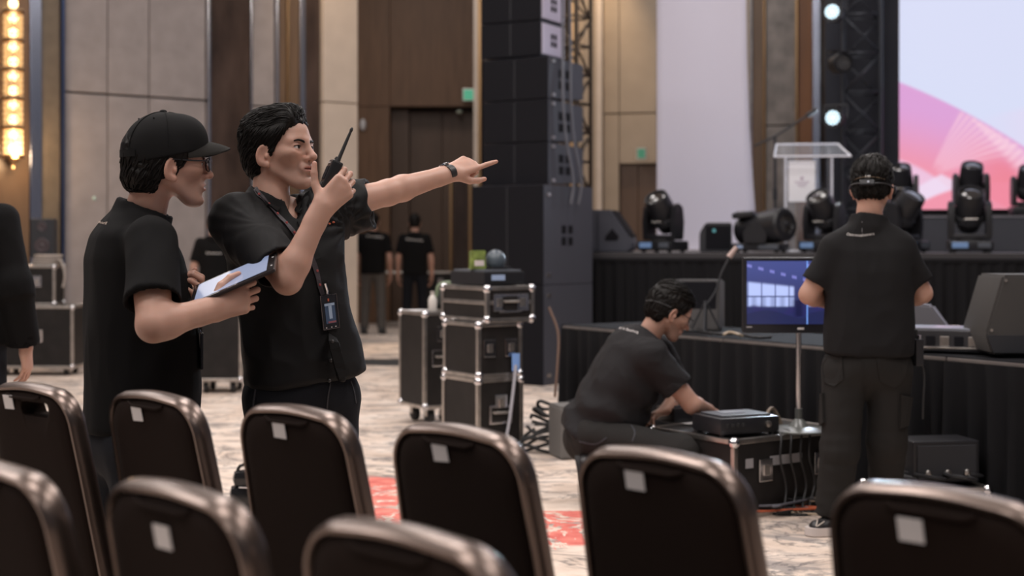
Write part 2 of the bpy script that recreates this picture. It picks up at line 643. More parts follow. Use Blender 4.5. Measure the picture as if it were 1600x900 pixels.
x, y, _ = line_hit(512, LA, LD)
spot('pilaster_washer', (x - 0.1, y - 0.65, 6.6), (x, y - 0.1, 2.2), 420, (1.0, 0.72, 0.45), 46)
x, y, _ = line_hit(938, BA, SD)
spot('pilaster_washer', (x - 0.05, y - 0.7, 6.6), (x, y - 0.15, 2.2), 520, (1.0, 0.72, 0.45), 46)

# ------------------------------------------------------------------ stage
STA = np.array([0.386, 14.3])
ST_Z = 1.222


def st(px, back=0.0, z=ST_Z):
    A = STA + SN * back
    x, y, _ = line_hit(px, A, SD)
    return np.array([x, y, z])


SANG = math.atan2(SD[1], SD[0])
M_STAGETOP = mat('stage_deck_vinyl', (0.16, 0.155, 0.175), 0.38, var=0.15, vscale=2)
M_SKIRT = mat('black_pleated_skirt', (0.0075, 0.0075, 0.009), 0.85, spec=0.2, bump=0.2, bscale=500)
sg = thing('stage_platform', 'raised black-skirted stage with grey deck carrying the moving lights', 'stage', (STA[0], STA[1], 0), SANG)
L_ST = 11.0
for k in range(5):
    for j in range(3):
        MB().box((k * 2.2 + 1.1, j * 1.75 + 0.895, ST_Z - 0.05), (2.19, 1.74, 0.1), 0.006).build('deck_panel', M_STAGETOP, sg)
MB().box((L_ST / 2, 0.012, ST_Z - 0.03), (L_ST, 0.025, 0.06), 0.004).build('front_edge', mat('stage_edge_trim', (0.045, 0.042, 0.046), 0.5, 0.2), sg)
leg_me = MB().box((0, 0, (ST_Z - 0.1) / 2), (0.06, 0.06, ST_Z - 0.1)).mesh()
for k in range(5):
    for j in range(3):
        o = link('leg', leg_me, M_BLACKMT, sg)
        o.location = (0.1 + k * 2.7, 0.3 + j * 2.3, 0)


def skirt(name, parent, pts2, z0, z1, m, seed=1, pleat=0.11, amp=0.022, flare=1.6):
    """pleated cloth hanging along a polyline (local xy)"""
    rg = random.Random(seed)
    pts2 = [np.asarray(p, float) for p in pts2]
    seg = [np.linalg.norm(pts2[i + 1] - pts2[i]) for i in range(len(pts2) - 1)]
    tot = sum(seg)
    n = int(tot / 0.016)
    rows = 9
    ph = [0.0]
    for i in range(n):
        ph.append(ph[-1] + 0.016 / pleat * 2 * math.pi * (0.75 + 0.5 * rg.random()))
    vs, fs = [], []
    for i in range(n + 1):
        d = tot * i / n
        k = 0
        while k < len(seg) - 1 and d > seg[k]:
            d -= seg[k]
            k += 1
        D = (pts2[k + 1] - pts2[k]) / seg[k]
        p = pts2[k] + D * d
        nn = np.array([D[1], -D[0]])
        s = math.sin(ph[i])
        s2 = math.sin(ph[i] * 0.37 + 1.3)
        for j in range(rows):
            u = j / (rows - 1)
            a = amp * (0.35 + flare * u) * (s * 0.8 + 0.5 * s2) + 0.012
            q = p + nn * a
            vs.append((q[0], q[1], z1 + (z0 - z1) * u))
    for i in range(n):
        for j in range(rows - 1):
            a = i * rows + j
            fs.append((a, a + rows, a + rows + 1, a + 1))
    o = link(name, me_from(vs, fs), m, parent, True)
    return o


skirt('skirt', sg, [(0.0, 2.5), (0.0, -0.012), (L_ST, -0.012)], 0.01, ST_Z - 0.06, M_SKIRT, 3)
MB().box((L_ST / 2, -0.03, ST_Z - 0.075), (L_ST, 0.012, 0.035), 0.003).build('skirt_band', M_SKIRT, sg)

# ------------------------------------------------------------------ LED wall with its graphic
def screen_mesh(w, h, nx, ny, fn):
    """vertical grid in local x,z with a vertex colour from fn(u, v) (arrays in 0..1)"""
    u, v = np.meshgrid(np.linspace(0, 1, nx + 1), np.linspace(0, 1, ny + 1), indexing='ij')
    co = np.stack([u * w, np.zeros_like(u), v * h], -1).reshape(-1, 3)
    idx = np.arange((nx + 1) * (ny + 1)).reshape(nx + 1, ny + 1)
    q = np.stack([idx[:-1, :-1], idx[1:, :-1], idx[1:, 1:], idx[:-1, 1:]], -1).reshape(-1, 4)
    me = bpy.data.meshes.new('screen')
    me.vertices.add(len(co))
    me.vertices.foreach_set('co', co.astype(np.float32).ravel())
    me.loops.add(q.size)
    me.loops.foreach_set('vertex_index', q.ravel().astype(np.int32))
    me.polygons.add(len(q))
    me.polygons.foreach_set('loop_start', (np.arange(len(q)) * 4).astype(np.int32))
    me.update(calc_edges=True)
    c = fn(u, v)
    a = me.color_attributes.new('Col', 'FLOAT_COLOR', 'POINT')
    rgba = np.ones((len(co), 4), np.float32)
    rgba[:, :3] = c.reshape(-1, 3)
    a.data.foreach_set('color', rgba.ravel())
    return me


def lin(c):
    c = np.asarray(c, float) / 255
    return np.where(c <= 0.04045, c / 12.92, ((c + 0.055) / 1.055) ** 2.4)


def sstep(a, b, x):
    t = np.clip((x - a) / (b - a), 0, 1)
    return t * t * (3 - 2 * t)


def mixc(a, b, t):
    return a * (1 - t[..., None]) + b * t[..., None]


LEDB = 3.42
led_p = st(1405, LEDB, EYE + (HZ - 328) / FPX * 17.0)
LW, LH = 8.0, 4.2
pxm = FPX / led_p[1]                                           # px per metre on the screen


def led_graphic(u, v):
    X = u * LW * pxm * 0.985                                    # px right of the left edge
    Y = v * LH * pxm                                            # px above the bottom edge
    white = lin((214, 221, 246)) * np.ones(u.shape + (1,))
    lav = lin((222, 212, 240))
    c = mixc(white, lav, sstep(60, 330, Y + X * 0.3) * 0.15)
    # soft lavender swell from the right
    c = mixc(c, lin((226, 214, 240)), sstep(0, 14, 85 + 0.42 * X - 0.0006 * X * X - Y + 20) * sstep(90, 240, X) * 0.8)
    # pink hill falling to the right
    edge = 200 - 0.43 * X - 0.00075 * X * X
    pink = mixc(lin((219, 160, 214)) * np.ones(u.shape + (1,)), lin((240, 148, 168)), sstep(30, 150, edge - Y + 0.2 * X))
    pink = mixc(pink, lin((238, 128, 142)), sstep(60, 160, X) * sstep(0, 60, edge - Y) * 0.8)
    c = mixc(c, pink, sstep(-1, 2.5, edge - Y))
    # fans of fine lines: from the crest down-left and out to the right
    ang = np.arctan2(Y - 52, X - 42)
    rad = np.hypot(X - 42, Y - 52)
    fan = (0.5 + 0.5 * np.cos(ang * 70 + 0.05 * rad)) ** 3
    m = sstep(0.15, 0.4, ang) * (1 - sstep(1.10, 1.16, ang)) * sstep(0, 6, edge - Y) * sstep(8, 30, rad) * (1 - sstep(260, 420, rad))
    c = mixc(c, lin((250, 205, 222)), np.clip(m * (0.25 + 0.5 * fan), 0, 1))
    ang2 = np.arctan2(Y - 150, X - 98)
    rad2 = np.hypot(X - 98, Y - 150)
    fan2 = (0.5 + 0.5 * np.cos(rad2 * 0.55 - 3 * ang2)) ** 3
    m2 = sstep(-0.95, -0.8, ang2) * (1 - sstep(-0.66, -0.60, ang2)) * sstep(0, 6, edge - Y)
    c = mixc(c, lin((252, 214, 226)), np.clip(m2 * (0.35 + 0.4 * fan2), 0, 1))
    # pale fold, lower left, and a coral swell, lower right
    fold = 78 - 0.0042 * (X - 5) ** 2 - 0.35 * X
    m3 = sstep(-4, 4, fold - Y)
    c = mixc(c, lin((236, 205, 234)), m3 * 0.75)
    tri = sstep(-3, 3, 55 - 0.55 * np.abs(X - 62) - Y)
    c = mixc(c, lin((238, 222, 244)), tri * 0.8)
    sw = 42 - 0.0022 * (X - 150) ** 2
    c = mixc(c, lin((240, 138, 160)), sstep(-3, 3, sw - Y) * 0.9)
    return c


led = thing('led_video_wall', 'large bright video wall with white and pink wave graphic above the stage', 'video wall', (led_p[0], led_p[1], ST_Z), SANG)
M_LED = mat('led_picture', (0, 0, 0), 0.6, emit=(1, 1, 1), estr=1.0, vcol='Col')
M_LED.node_tree.nodes['Principled BSDF'].inputs['Base Color'].default_value = (0.01, 0.01, 0.01, 1)
for _l in list(M_LED.node_tree.links):
    if _l.to_socket.name == 'Base Color':
        M_LED.node_tree.links.remove(_l)
o = link('screen', screen_mesh(LW, LH, 640, 400, led_graphic), M_LED, led)
zl = led_p[2] - ST_Z
o.location = (0, -0.012, zl)
NXM, NZM = 14, 7
mod_me = MB().box((0, 0, 0), (LW / NXM - 0.002, 0.08, LH / NZM - 0.002), 0.003).mesh()
for i in range(NXM):
    for j in range(NZM):
        q = link('led_cabinet', mod_me, M_BLACKMT, led)
        q.location = ((i + 0.5) * LW / NXM, 0.034, zl + (j + 0.5) * LH / NZM)
for k in range(14):
    MB().box((k * 0.58 + 0.07, 0.15, zl / 2), (0.06, 0.1, zl)).build('support_post', M_BLACKMT, led)
MB().box((LW / 2, 0.1, zl / 2), (LW, 0.04, zl - 0.004)).build('base_panel', M_BLACKMT, led)

# low black riser in front of the LED wall
rp = st(1384, 1.6)
rs = thing('stage_riser', 'long low dark riser below the video wall', 'riser', rp, SANG)
MB().box((3.1, 0.5, 0.18), (6.2, 1.0, 0.36), 0.01).build('riser_body', mat('riser_carpet', (0.05, 0.052, 0.065), 0.7), rs)
MB().box((3.1, 0.5, 0.371), (6.22, 1.02, 0.022), 0.004).build('riser_top', M_STAGETOP, rs)
# ================================================================== objects
# ------------------------------------------------------------------ banquet chairs
M_CHFAB = mat('chair_dark_fabric', (0.0125, 0.0070, 0.0052), 0.85, spec=0.12, bump=0.3, bscale=420)
M_CHSEAT = mat('chair_seat_fabric', (0.040, 0.029, 0.025), 0.8, spec=0.15, bump=0.3, bscale=420)
M_CHMET = mat('chair_bronze_tube', (0.15, 0.115, 0.10), 0.30, 0.9, var=0.12, vscale=6)
CH_H = 0.98


def back_outline(w0, w1, z0, z1, r, n=8):
    """half widths at bottom/top; U outline from left bottom over the top to right bottom"""
    pts = [(-w0, z0), (-(w0 * 0.35 + w1 * 0.65), z0 + (z1 - z0) * 0.65)]
    for i in range(n + 1):
        a = math.pi - (math.pi / 2) * i / n
        pts.append((-w1 + r + r * math.cos(a), z1 - r + r * math.sin(a)))
    for i in range(1, 8):
        t = i / 8
        pts.append(((-w1 + r) + 2 * (w1 - r) * t, z1 + 0.006 * math.sin(math.pi * t)))
    for i in range(n + 1):
        a = math.pi / 2 - (math.pi / 2) * i / n
        pts.append((w1 - r + r * math.cos(a), z1 - r + r * math.sin(a)))
    pts += [((w0 * 0.35 + w1 * 0.65), z0 + (z1 - z0) * 0.65), (w0, z0)]
    return pts


def lean(z):
    """y offset of the back (towards the person behind) at height z"""
    return -0.20 - max(0.0, (z - 0.42)) * 0.20


def make_chair(hole=False):
    t = thing('banquet_chair', 'x', 'chair')
    W0, W1 = 0.190, 0.172
    out = back_outline(W0, W1, 0.44, CH_H - 0.012, 0.075)
    # bronze tube: down the sides it runs on as the rear legs
    frame = [(x, lean(z), z) for x, z in out]
    MB().tube(frame, 0.0095, 10, flat=2.3).build('back_frame', M_CHMET, t, True)
    # upholstered back: slab inside the frame
    inn = back_outline(W0 - 0.010, W1 - 0.010, 0.40, CH_H - 0.020, 0.068)
    vs, fs = [], []
    prof = [(-0.022, 0.012), (-0.026, 0.030), (0.012, 0.030), (0.026, 0.018), (0.030, 0.05)]
    n = len(inn)
    cx0, cz0 = 0.0, 0.705
    for dy, ins in [(-0.014, 0.0), (-0.024, 0.012), (-0.027, 0.04), (-0.028, 0.10)]:
        for x, z in inn:
            k = 1 - ins / 0.21
            zz = cz0 + (z - cz0) * (1 - ins / 0.26)
            vs.append((x * k, lean(zz) + dy, zz))
    for dy, ins in [(0.014, 0.0), (0.030, 0.012), (0.036, 0.04), (0.040, 0.10)]:
        for x, z in inn:
            k = 1 - ins / 0.21
            zz = cz0 + (z - cz0) * (1 - ins / 0.26)
            vs.append((x * k, lean(zz) + dy, zz))
    for s in (0, 4):
        for r_ in range(3):
            for i in range(n):
                j = (i + 1) % n
                a = (s + r_) * n
                q = (a + i, a + j, a + n + j, a + n + i)
                fs.append(q)
        fs.append(tuple((s + 3) * n + i for i in range(n)))
    for i in range(n):
        j = (i + 1) % n
        fs.append((i, j, 4 * n + j, 4 * n + i))
    b = link('backrest', me_from(vs, fs), M_CHFAB, t, True)
    bm = bmesh.new()
    bm.from_mesh(b.data)
    bmesh.ops.recalc_face_normals(bm, faces=list(bm.faces))
    bm.to_mesh(b.data)
    bm.free()
    if hole:
        h = MB().box((0.045, lean(0.925), 0.925), (0.115, 0.3, 0.034), 0.012).build('cutter', M_CHFAB, t)
        md = b.modifiers.new('grip', 'BOOLEAN')
        md.object = h
        md.solver = 'EXACT'
        bpy.context.view_layer.update()
        dg = bpy.context.evaluated_depsgraph_get()
        nm = bpy.data.meshes.new_from_object(b.evaluated_get(dg))
        b.modifiers.clear()
        b.data = nm
        bpy.data.objects.remove(h)
    # raised hand grip rail under the top edge
    MB().tube([(-0.07, lean(0.955) - 0.024, 0.955), (-0.05, lean(0.949) - 0.028, 0.949), (0.05, lean(0.949) - 0.028, 0.949), (0.07, lean(0.955) - 0.024, 0.955)], 0.004, 6).build('grip_piping', M_CHFAB, t, True)
    # seat
    MB().prism([(-0.185, -0.20), (0.185, -0.20), (0.193, 0.0), (0.188, 0.18), (0.15, 0.21), (-0.15, 0.21), (-0.188, 0.18), (-0.193, 0.0)], 'z', 0.41, 0.475, 0.018).build('seat', M_CHSEAT, t, True)
    for sx in (-1, 1):
        MB().tube([(sx * W0, lean(0.44), 0.44), (sx * W0, -0.205, 0.30), (sx * W0, -0.25, 0.004)], 0.0125, 8).build('leg', M_CHMET, t, True)
        MB().tube([(sx * 0.184, -0.19, 0.40), (sx * 0.184, 0.165, 0.40), (sx * 0.186, 0.19, 0.37), (sx * 0.188, 0.21, 0.004)], 0.0125, 8).build('leg', M_CHMET, t, True)
    return t


def place_label(t, x, z, w=0.040, h=0.034, ang=0.0):
    # paper number sticker on the back of the chair
    o = MB().box((0, 0, 0), (w, 0.0016, h), 0.0).build('label_sticker', M_CARD, t)
    sl = math.atan(0.20)
    o.location = (x, lean(z) - 0.0302, z)
    o.rotation_euler = (sl, ang, 0)
    return o


ROW_D = nrm(np.array([0.42, -0.37]))                       # along the row
CH_RZ = math.atan2(ROW_D[1], ROW_D[0])                      # local +x along the row, local +y = facing the stage
# pixel column of the back's top centre and its top row
chairs = [(45, 600, -0.06, 0.935, 'dark brown banquet chair with an open grip slot beside its label, far left'),
          (243, 614, -0.03, 0.932, 'dark brown banquet chair in front of the man in the black cap'),
          (463, 636, -0.02, 0.932, 'dark brown banquet chair in front of the pointing man'),
          (727, 668, -0.02, 0.932, 'dark brown banquet chair between the pointing man and the crouching man'),
          (1053, 708, -0.03, 0.932, 'dark brown banquet chair in front of the crouching man'),
          (1508, 770, -0.03, 0.922, 'dark brown banquet chair nearest the man wearing the headset'),
          (-24, 722, -0.11, 0.88, 'blurred brown banquet chair cut by the left edge, in the nearest row'),
          (282, 760, 0.0, 0.910, 'blurred brown banquet chair with a label, middle of the nearest row'),
          (635, 826, 0.0, 0.83, 'heavily blurred banquet chair whose top edge alone shows at the bottom')]
c0 = make_chair()
for i, (px, py, lx, lz, lab) in enumerate(chairs):
    t = make_chair(True) if i == 0 else (c0 if i == 1 else copy_tree(c0))
    Y = (EYE - CH_H) * FPX / (py - HZ)
    p = P(px, py, Y)
    off = np.array([-math.sin(CH_RZ), math.cos(CH_RZ)]) * lean(CH_H)     # local (0, lean) rotated
    t.location = (p[0] - off[0], p[1] - off[1], 0)
    jit = [0.02, -0.04, -0.03, -0.08, -0.11, -0.13, 0.02, -0.06, -0.04][i]
    t.rotation_euler = (0, 0, CH_RZ + jit)
    tag(t, lab, 'chair', 'banquet chairs in the two rows')
for i, t in enumerate([o for o in bpy.data.objects if o.get('category') == 'chair']):
    pass
_ch = {o['label']: o for o in bpy.data.objects if o.get('category') == 'chair'}
for px, py, lx, lz, lab in chairs[:8]:
    place_label(_ch[lab], lx, lz, ang=rnd.uniform(-0.06, 0.06))

# ------------------------------------------------------------------ flight cases
def flight_case(name, label, loc, size, rz, wheels=0.0, latches=2, handle=True, lid=0.0, group=None, strip=None, latch_faces=('f',)):
    """base centre at loc; size (w, d, h) of the box; local front is -y"""
    w, d, h = size
    t = thing(name, label, 'flight case', loc, rz, group)
    z0 = wheels
    zc = z0 + h / 2
    if lid > 0:
        MB().box((0, 0, z0 + (h - lid) / 2), (w - 0.012, d - 0.012, h - lid - 0.004), 0.002).build('body', M_CASE, t)
        MB().box((0, 0, z0 + h - lid / 2), (w - 0.012, d - 0.012, lid - 0.004), 0.002).build('lid', M_CASE, t)
    else:
        MB().box((0, 0, zc), (w - 0.012, d - 0.012, h - 0.012), 0.002).build('body', M_CASE, t)
    e = 0.026
    m = MB()
    for sx in (-1, 1):
        for sy in (-1, 1):
            m.box((sx * (w / 2 - e / 2), sy * (d / 2 - e / 2), zc), (e, e, h - 0.01), 0.004)
    for zz in [z0 + e / 2, z0 + h - e / 2] + ([z0 + h - lid] if lid > 0 else []):
        for s in (-1, 1):
            m.box((0, s * (d / 2 - e / 2), zz), (w - 0.02, e, e), 0.004)
            m.box((s * (w / 2 - e / 2), 0, zz), (e, d - 0.02, e), 0.004)
    m.build('edge_trim', M_ALU, t)
    cme = MB().sphere((0, 0, 0), 0.030, 10).mesh()
    for sx in (-1, 1):
        for sy in (-1, 1):
            for zz in (z0 + 0.018, z0 + h - 0.018):
                o = link('corner_cap', cme, M_CHROME, t, True)
                o.location = (sx * (w / 2 - 0.016), sy * (d / 2 - 0.016), zz)
    # butterfly latches: dish plus twist key
    zl = z0 + h - (lid if lid > 0 else 0.16)
    k = 0
    for face in latch_faces:
        ww = w if face == 'f' else d
        nl = latches if ww > 0.5 else min(latches, 2)
        for i in range(nl):
            u = (-0.5 + (i + 0.5) / nl) * ww * 0.96 if nl > 1 else 0.0
            if face == 'f':
                pos, rot = (u, -d / 2 - 0.002, zl), 0.0
            elif face == 'r':
                pos, rot = (w / 2 + 0.002, u, zl), math.pi / 2
            else:
                pos, rot = (-w / 2 - 0.002, u, zl), -math.pi / 2
            la = MB().box((0, 0, 0), (0.09, 0.010, 0.11), 0.003).build('latch', M_CHROME, t)
            la.location = pos
            la.rotation_euler = (0, 0, rot)
            MB().box((0, -0.008, 0), (0.035, 0.008, 0.05), 0.002).build('latch_key', M_ALU, la)
            k += 1
    if handle:
        for face in latch_faces:
            ha = MB().box((0, 0, 0), (0.17, 0.008, 0.12), 0.006).build('handle', M_CHROME, t)
            zz = z0 + h * 0.52
            if face == 'f':
                ha.location = (0, -d / 2 - 0.001, zz)
            elif face == 'r':
                ha.location = (w / 2 + 0.001, 0, zz)
                ha.rotation_euler = (0, 0, math.pi / 2)
            else:
                ha.location = (-w / 2 - 0.001, 0, zz)
                ha.rotation_euler = (0, 0, -math.pi / 2)
            MB().box((0, -0.003, 0), (0.14, 0.006, 0.09), 0.003).build('handle_dish', M_CASE, ha)
            MB().tube([(-0.055, -0.004, 0.015), (-0.05, -0.016, 0.012), (0.05, -0.016, 0.012), (0.055, -0.004, 0.015)], 0.008, 8).build('grip', M_ALU, ha, True)
    if wheels > 0:
        wm = MB().lathe([(0.012, -0.02), (wheels * 0.42, -0.02), (wheels * 0.46, -0.012), (wheels * 0.46, 0.012), (wheels * 0.42, 0.02), (0.012, 0.02)], 16, rotM('Y', math.pi / 2)).mesh()
        fm = MB().box((0, 0, wheels * 0.46), (0.075, 0.075, 0.012)).box((-0.028, 0.0, wheels * 0.25), (0.006, 0.04, wheels * 0.5)).box((0.028, 0, wheels * 0.25), (0.006, 0.04, wheels * 0.5)).mesh()
        for sx in (-1, 1):
            for sy in (-1, 1):
                c = link('caster', fm, M_ALU, t)
                c.location = (sx * (w / 2 - 0.09), sy * (d / 2 - 0.09), z0 - wheels * 0.46 - 0.006)
                wv = link('wheel', wm, M_RUBBER, c, True)
                wv.location = (0, 0, wheels * 0.0)
    return t


HU = math.atan2(0.58, 0.81)                                    # hall axis u
def ground(px, py):
    Y = EYE * FPX / (py - HZ)
    return P(px, py, Y)


# tall wheeled case, middle distance
q = ground(718, 662)
Rz = math.radians(-28)
def corner_to_base(pt, w, d, rz, sx=1, sy=-1):
    """pt is the world position of the (sx, sy) bottom corner -> base centre"""
    c, s = math.cos(rz), math.sin(rz)
    lx, ly = sx * w / 2, sy * d / 2
    return np.array([pt[0] - (c * lx - s * ly), pt[1] - (s * lx + c * ly), 0.0])


RZ1 = math.radians(35)
g = ground(720, 662)
caseA = flight_case('flight_case', 'tall black flight case on casters with a white paper and bag on top', corner_to_base(g, 0.30, 0.42, math.radians(30), 1, -1), (0.30, 0.42, 0.70), math.radians(30), wheels=0.12, latches=1, handle=True)
# its front face also carries a light label strip at the corner
ca_top = 0.82
# stack of three road cases beside the tables
g = ground(818, 706)
RZB = math.radians(33)
bb = corner_to_base(g, 0.34, 0.44, RZB, 1, -1)
YB = g[1]
sB = FPX / YB
def z_at(py, Y):
    return EYE - (py - HZ) / FPX * Y


z1 = z_at(588, YB)
z2 = z_at(502, YB)
z3 = z_at(446, YB)
z4 = z_at(424, YB)
flight_case('flight_case', 'lowest black flight case of the three-case stack beside the skirted tables', bb, (0.34, 0.44, z1), RZB, latches=1, latch_faces=('f', 'r'))
flight_case('flight_case', 'middle flight case of the three-case stack with a blue tag', bb + (0, 0, z1 + 0.001), (0.33, 0.43, z2 - z1 - 0.002), RZB, latches=2, handle=False, latch_faces=('f', 'r'))
tcase = flight_case('flight_case', 'wide topmost flight case of the stack with a silver lid band', bb + np.array([0.03, 0.06, z2 + 0.0005]), (0.36, 0.56, z3 - z2 - 0.002), RZB, lid=(z3 - z2) * 0.45, latches=2, handle=True, latch_faces=('f', 'r'))
# blue equipment tag hanging on the middle case
tg = MB().box((0, 0, 0), (0.052, 0.003, 0.11), 0.001).build('equipment_tag', mat('blue_tag', (0.20, 0.36, 0.72), 0.5))
tg.location = P(806, 566, YB - 0.06)
tg.rotation_euler = (0, 0, RZB - 0.2)
tag(tg, 'small blue tag hanging on the middle case of the stack', 'tag')
# console on the stack
con = thing('audio_mixer', 'flat dark mixing unit lying on top of the case stack', 'mixer', bb + np.array([0.03, 0.06, z3]), RZB)
MB().box((0, 0, 0.045), (0.30, 0.42, 0.086), 0.008).build('body', M_BLACKPL, con)
MB().box((0, 0, 0.093), (0.27, 0.38, 0.012), 0.003).build('control_panel', mat('grey_panel', (0.10, 0.11, 0.13), 0.4), con)
MB().box((-0.05, -0.2125, 0.05), (0.10, 0.006, 0.035), 0.002).build('display', mat('pale_display', (0.35, 0.45, 0.65), 0.2), con)
for k in range(3):
    MB().box((0.155, -0.12 + k * 0.12, 0.05), (0.012, 0.05, 0.03), 0.003).build('side_knob', M_ALU, con)
# colourful snack pouch and glass jar on it
pz = z3 + 0.10
pc = bb + np.array([0.0, 0.02, pz])
pch = thing('packet', 'green and yellow printed packet standing on the mixing unit', 'packet', pc + np.array([-0.03, -0.05, 0]), RZB)
MB().prism([(-0.055, 0), (0.055, 0), (0.05, 0.09), (0.055, 0.12), (-0.055, 0.12), (-0.05, 0.09)], 'y', -0.022, 0.022, 0.006).build('pouch', mat('pouch_green', (0.20, 0.26, 0.07), 0.35, var=0.5, vscale=22), pch, True)
MB().box((0, -0.0235, 0.04), (0.07, 0.003, 0.035)).build('label_print', mat('pouch_white', (0.7, 0.62, 0.6), 0.5), pch)
jar = thing('helmet_cover', 'rounded teal grey plastic dome on the mixing unit', 'cover', pc + np.array([0.085, 0.03, 0]), RZB)
MB().sphere((0, 0, 0.055), 0.075, 16, (0.9, 0.9, 0.95)).build('dome', mat('teal_plastic', (0.07, 0.09, 0.11), 0.35), jar, True)
MB().box((0, 0, 0.008), (0.15, 0.15, 0.016), 0.005).build('foot', M_BLACKPL, jar)
# things on the tall case
top = np.array([caseA.location.x, caseA.location.y, ca_top])
bag = thing('tool_pouch', 'small dark tool pouch with green trim on the tall case', 'pouch', top + np.array([0.12, 0.03, 0.0]), 0.3)
MB().sphere((0, 0, 0.095), 0.095, 14, (0.85, 0.8, 1.0)).build('pouch_body', mat('pouch_black', (0.03, 0.034, 0.03), 0.6), bag, True)
MB().tube(spline([(-0.075, -0.02, 0.10), (-0.06, -0.03, 0.185), (0.03, -0.03, 0.20), (0.078, -0.02, 0.11)], 14), 0.014, 8).build('trim_band', mat('pouch_trim', (0.20, 0.25, 0.16), 0.5), bag, True)
btl = thing('water_bottle', 'small white bottle at the corner of the tall case', 'bottle', top + np.array([0.03, -0.12, 0.0]), 0)
MB().lathe([(0.03, 0.0), (0.032, 0.01), (0.032, 0.085), (0.02, 0.11), (0.013, 0.118), (0.013, 0.128)], 16).build('bottle_body', mat('bottle_white', (0.62, 0.58, 0.54), 0.35), btl, True)
MB().lathe([(0.015, 0.126), (0.015, 0.145)], 12).build('cap', mat('bottle_cap', (0.5, 0.45, 0.42), 0.4), btl, True)
pp = MB().box((0, 0, 0.002), (0.16, 0.20, 0.003)).build('paper_sheet', M_CARD)
pp.location = top + np.array([-0.09, -0.02, 0.0005])
pp.rotation_euler = (0, 0, 0.6)
tag(pp, 'white sheet of paper lying on the tall wheeled case', 'paper')
# far cases near the walnut doors
g = ground(687, 508)
flight_case('flight_case', 'distant grey-brown flight case beside the two men at the doors', np.array([g[0], g[1], 0]), (0.50, 0.5, 0.86), 0.1, latches=1, latch_faces=('f',))
g = ground(662, 556)
lowc = flight_case('flight_case', 'low grey case on the floor left of the tall wheeled case', np.array([g[0], g[1], 0]), (0.30, 0.4, 0.40), 0.12, latches=1, handle=False)
g = ground(603, 512)
dol = thing('hand_truck', 'distant upright trolley between the two men at the doors', 'trolley', np.array([g[0] + 0.08, g[1] + 0.5, 0]), 0.0)
for sx in (-1, 1):
    MB().tube([(sx * 0.18, 0, 0.05), (sx * 0.18, 0, 0.85)], 0.018, 8).build('upright', M_ALU, dol, True)
MB().tube([(-0.18, 0, 0.85), (0.18, 0, 0.85)], 0.018, 8).build('grip_bar', M_ALU, dol, True)
MB().box((0, -0.15, 0.06), (0.42, 0.4, 0.03), 0.004).build('foot_plate', M_ALU, dol)
for sx in (-1, 1):
    MB().lathe([(0.03, -0.03), (0.1, -0.03), (0.1, 0.03), (0.03, 0.03)], 14, rotM('Y', math.pi / 2, (sx * 0.24, 0.05, 0.1))).build('wheel', M_RUBBER, dol, True)
# left: silver-edged case with junk on top
g = ground(52, 588)
case_l = flight_case('flight_case', 'black silver-edged flight case with recessed handle near the left edge', np.array([g[0], g[1] + 0.24, 0]), (0.78, 0.45, 0.62), 0.0, wheels=0.075, latches=0)
g2 = np.array([g[0] + 0.03, g[1] + 0.24, 0.695])
sm = flight_case('equipment_case', 'smaller upright case standing on the silver-edged case at left', g2 + np.array([-0.02, 0, 0]), (0.36, 0.32, 0.40), 0.0, latches=1, handle=False)
jz = 0.695 + 0.40
jk = thing('cable_roll', 'grey coil of cable lying on the upright case at left', 'cable', np.array([g2[0] + 0.02, g2[1] - 0.02, jz]), 0)
for k in range(4):
    MB().tube([(0.13 * math.cos(a) + 0.01 * k, 0.10 * math.sin(a), 0.014 + 0.026 * k) for a in np.linspace(0, 2 * math.pi, 22)], 0.014, 6).build('cable_loop', mat('pale_cable', (0.32, 0.28, 0.25), 0.5), jk, True)
MB().tube(spline([(0.13, -0.05, 0.05), (0.2, -0.13, 0.04), (0.24, -0.15, -0.1), (0.22, -0.15, -0.22)], 14), 0.012, 6).build('cable_tail', mat('pale_cable', (0.32, 0.28, 0.25)), jk, True)
# small black loudspeaker on a pole behind it
spx = P(69, 400, 15.2)
lsp = thing('pole_loudspeaker', 'small black two-way loudspeaker on a pole at the left wall', 'loudspeaker', (spx[0], spx[1], 0), 0.1)
zs0, zs1 = z_at(402, 15.2), z_at(342, 15.2)
MB().box((0, 0, (zs0 + zs1) / 2), (0.24, 0.22, zs1 - zs0), 0.01).build('cabinet', M_BLACKMT, lsp)
MB().cyl((0, 0, 0.02), (0, 0, zs0), 0.02, 10).build('pole', M_BLACKMT, lsp)
MB().lathe([(0.2, 0), (0.2, 0.012), (0.03, 0.03)], 18).build('base', M_BLACKMT, lsp)
for dz, r in ((0.12, 0.05), (-0.08, 0.08)):
    MB().lathe([(r, 0), (r * 0.9, 0.006), (r * 0.3, 0.002), (0.01, 0.012)], 18, rotM('X', math.pi / 2, (0, -0.111, (zs0 + zs1) / 2 + dz))).build('driver', mat('speaker_cone', (0.06, 0.045, 0.05), 0.35), lsp, True)
# dark low boxes behind the cap man (against the wall)
g = ground(112, 540)
lowb = thing('storage_crate', 'dark low crate against the beige wall left of the cap man', 'crate', np.array([g[0], g[1] - 0.1, 0]), 0.4)
MB().box((0, 0, 0.42), (0.42, 0.4, 0.82), 0.01).build('body', M_CASE, lowb)
MB().box((0, -0.205, 0.62), (0.36, 0.01, 0.02)).build('front_rail', M_ALU, lowb)
MB().box((0, -0.205, 0.28), (0.36, 0.01, 0.02)).build('front_rail', M_ALU, lowb)
MB().box((0, 0, 0.845), (0.44, 0.42, 0.03), 0.006).build('lid', M_CASE, lowb)
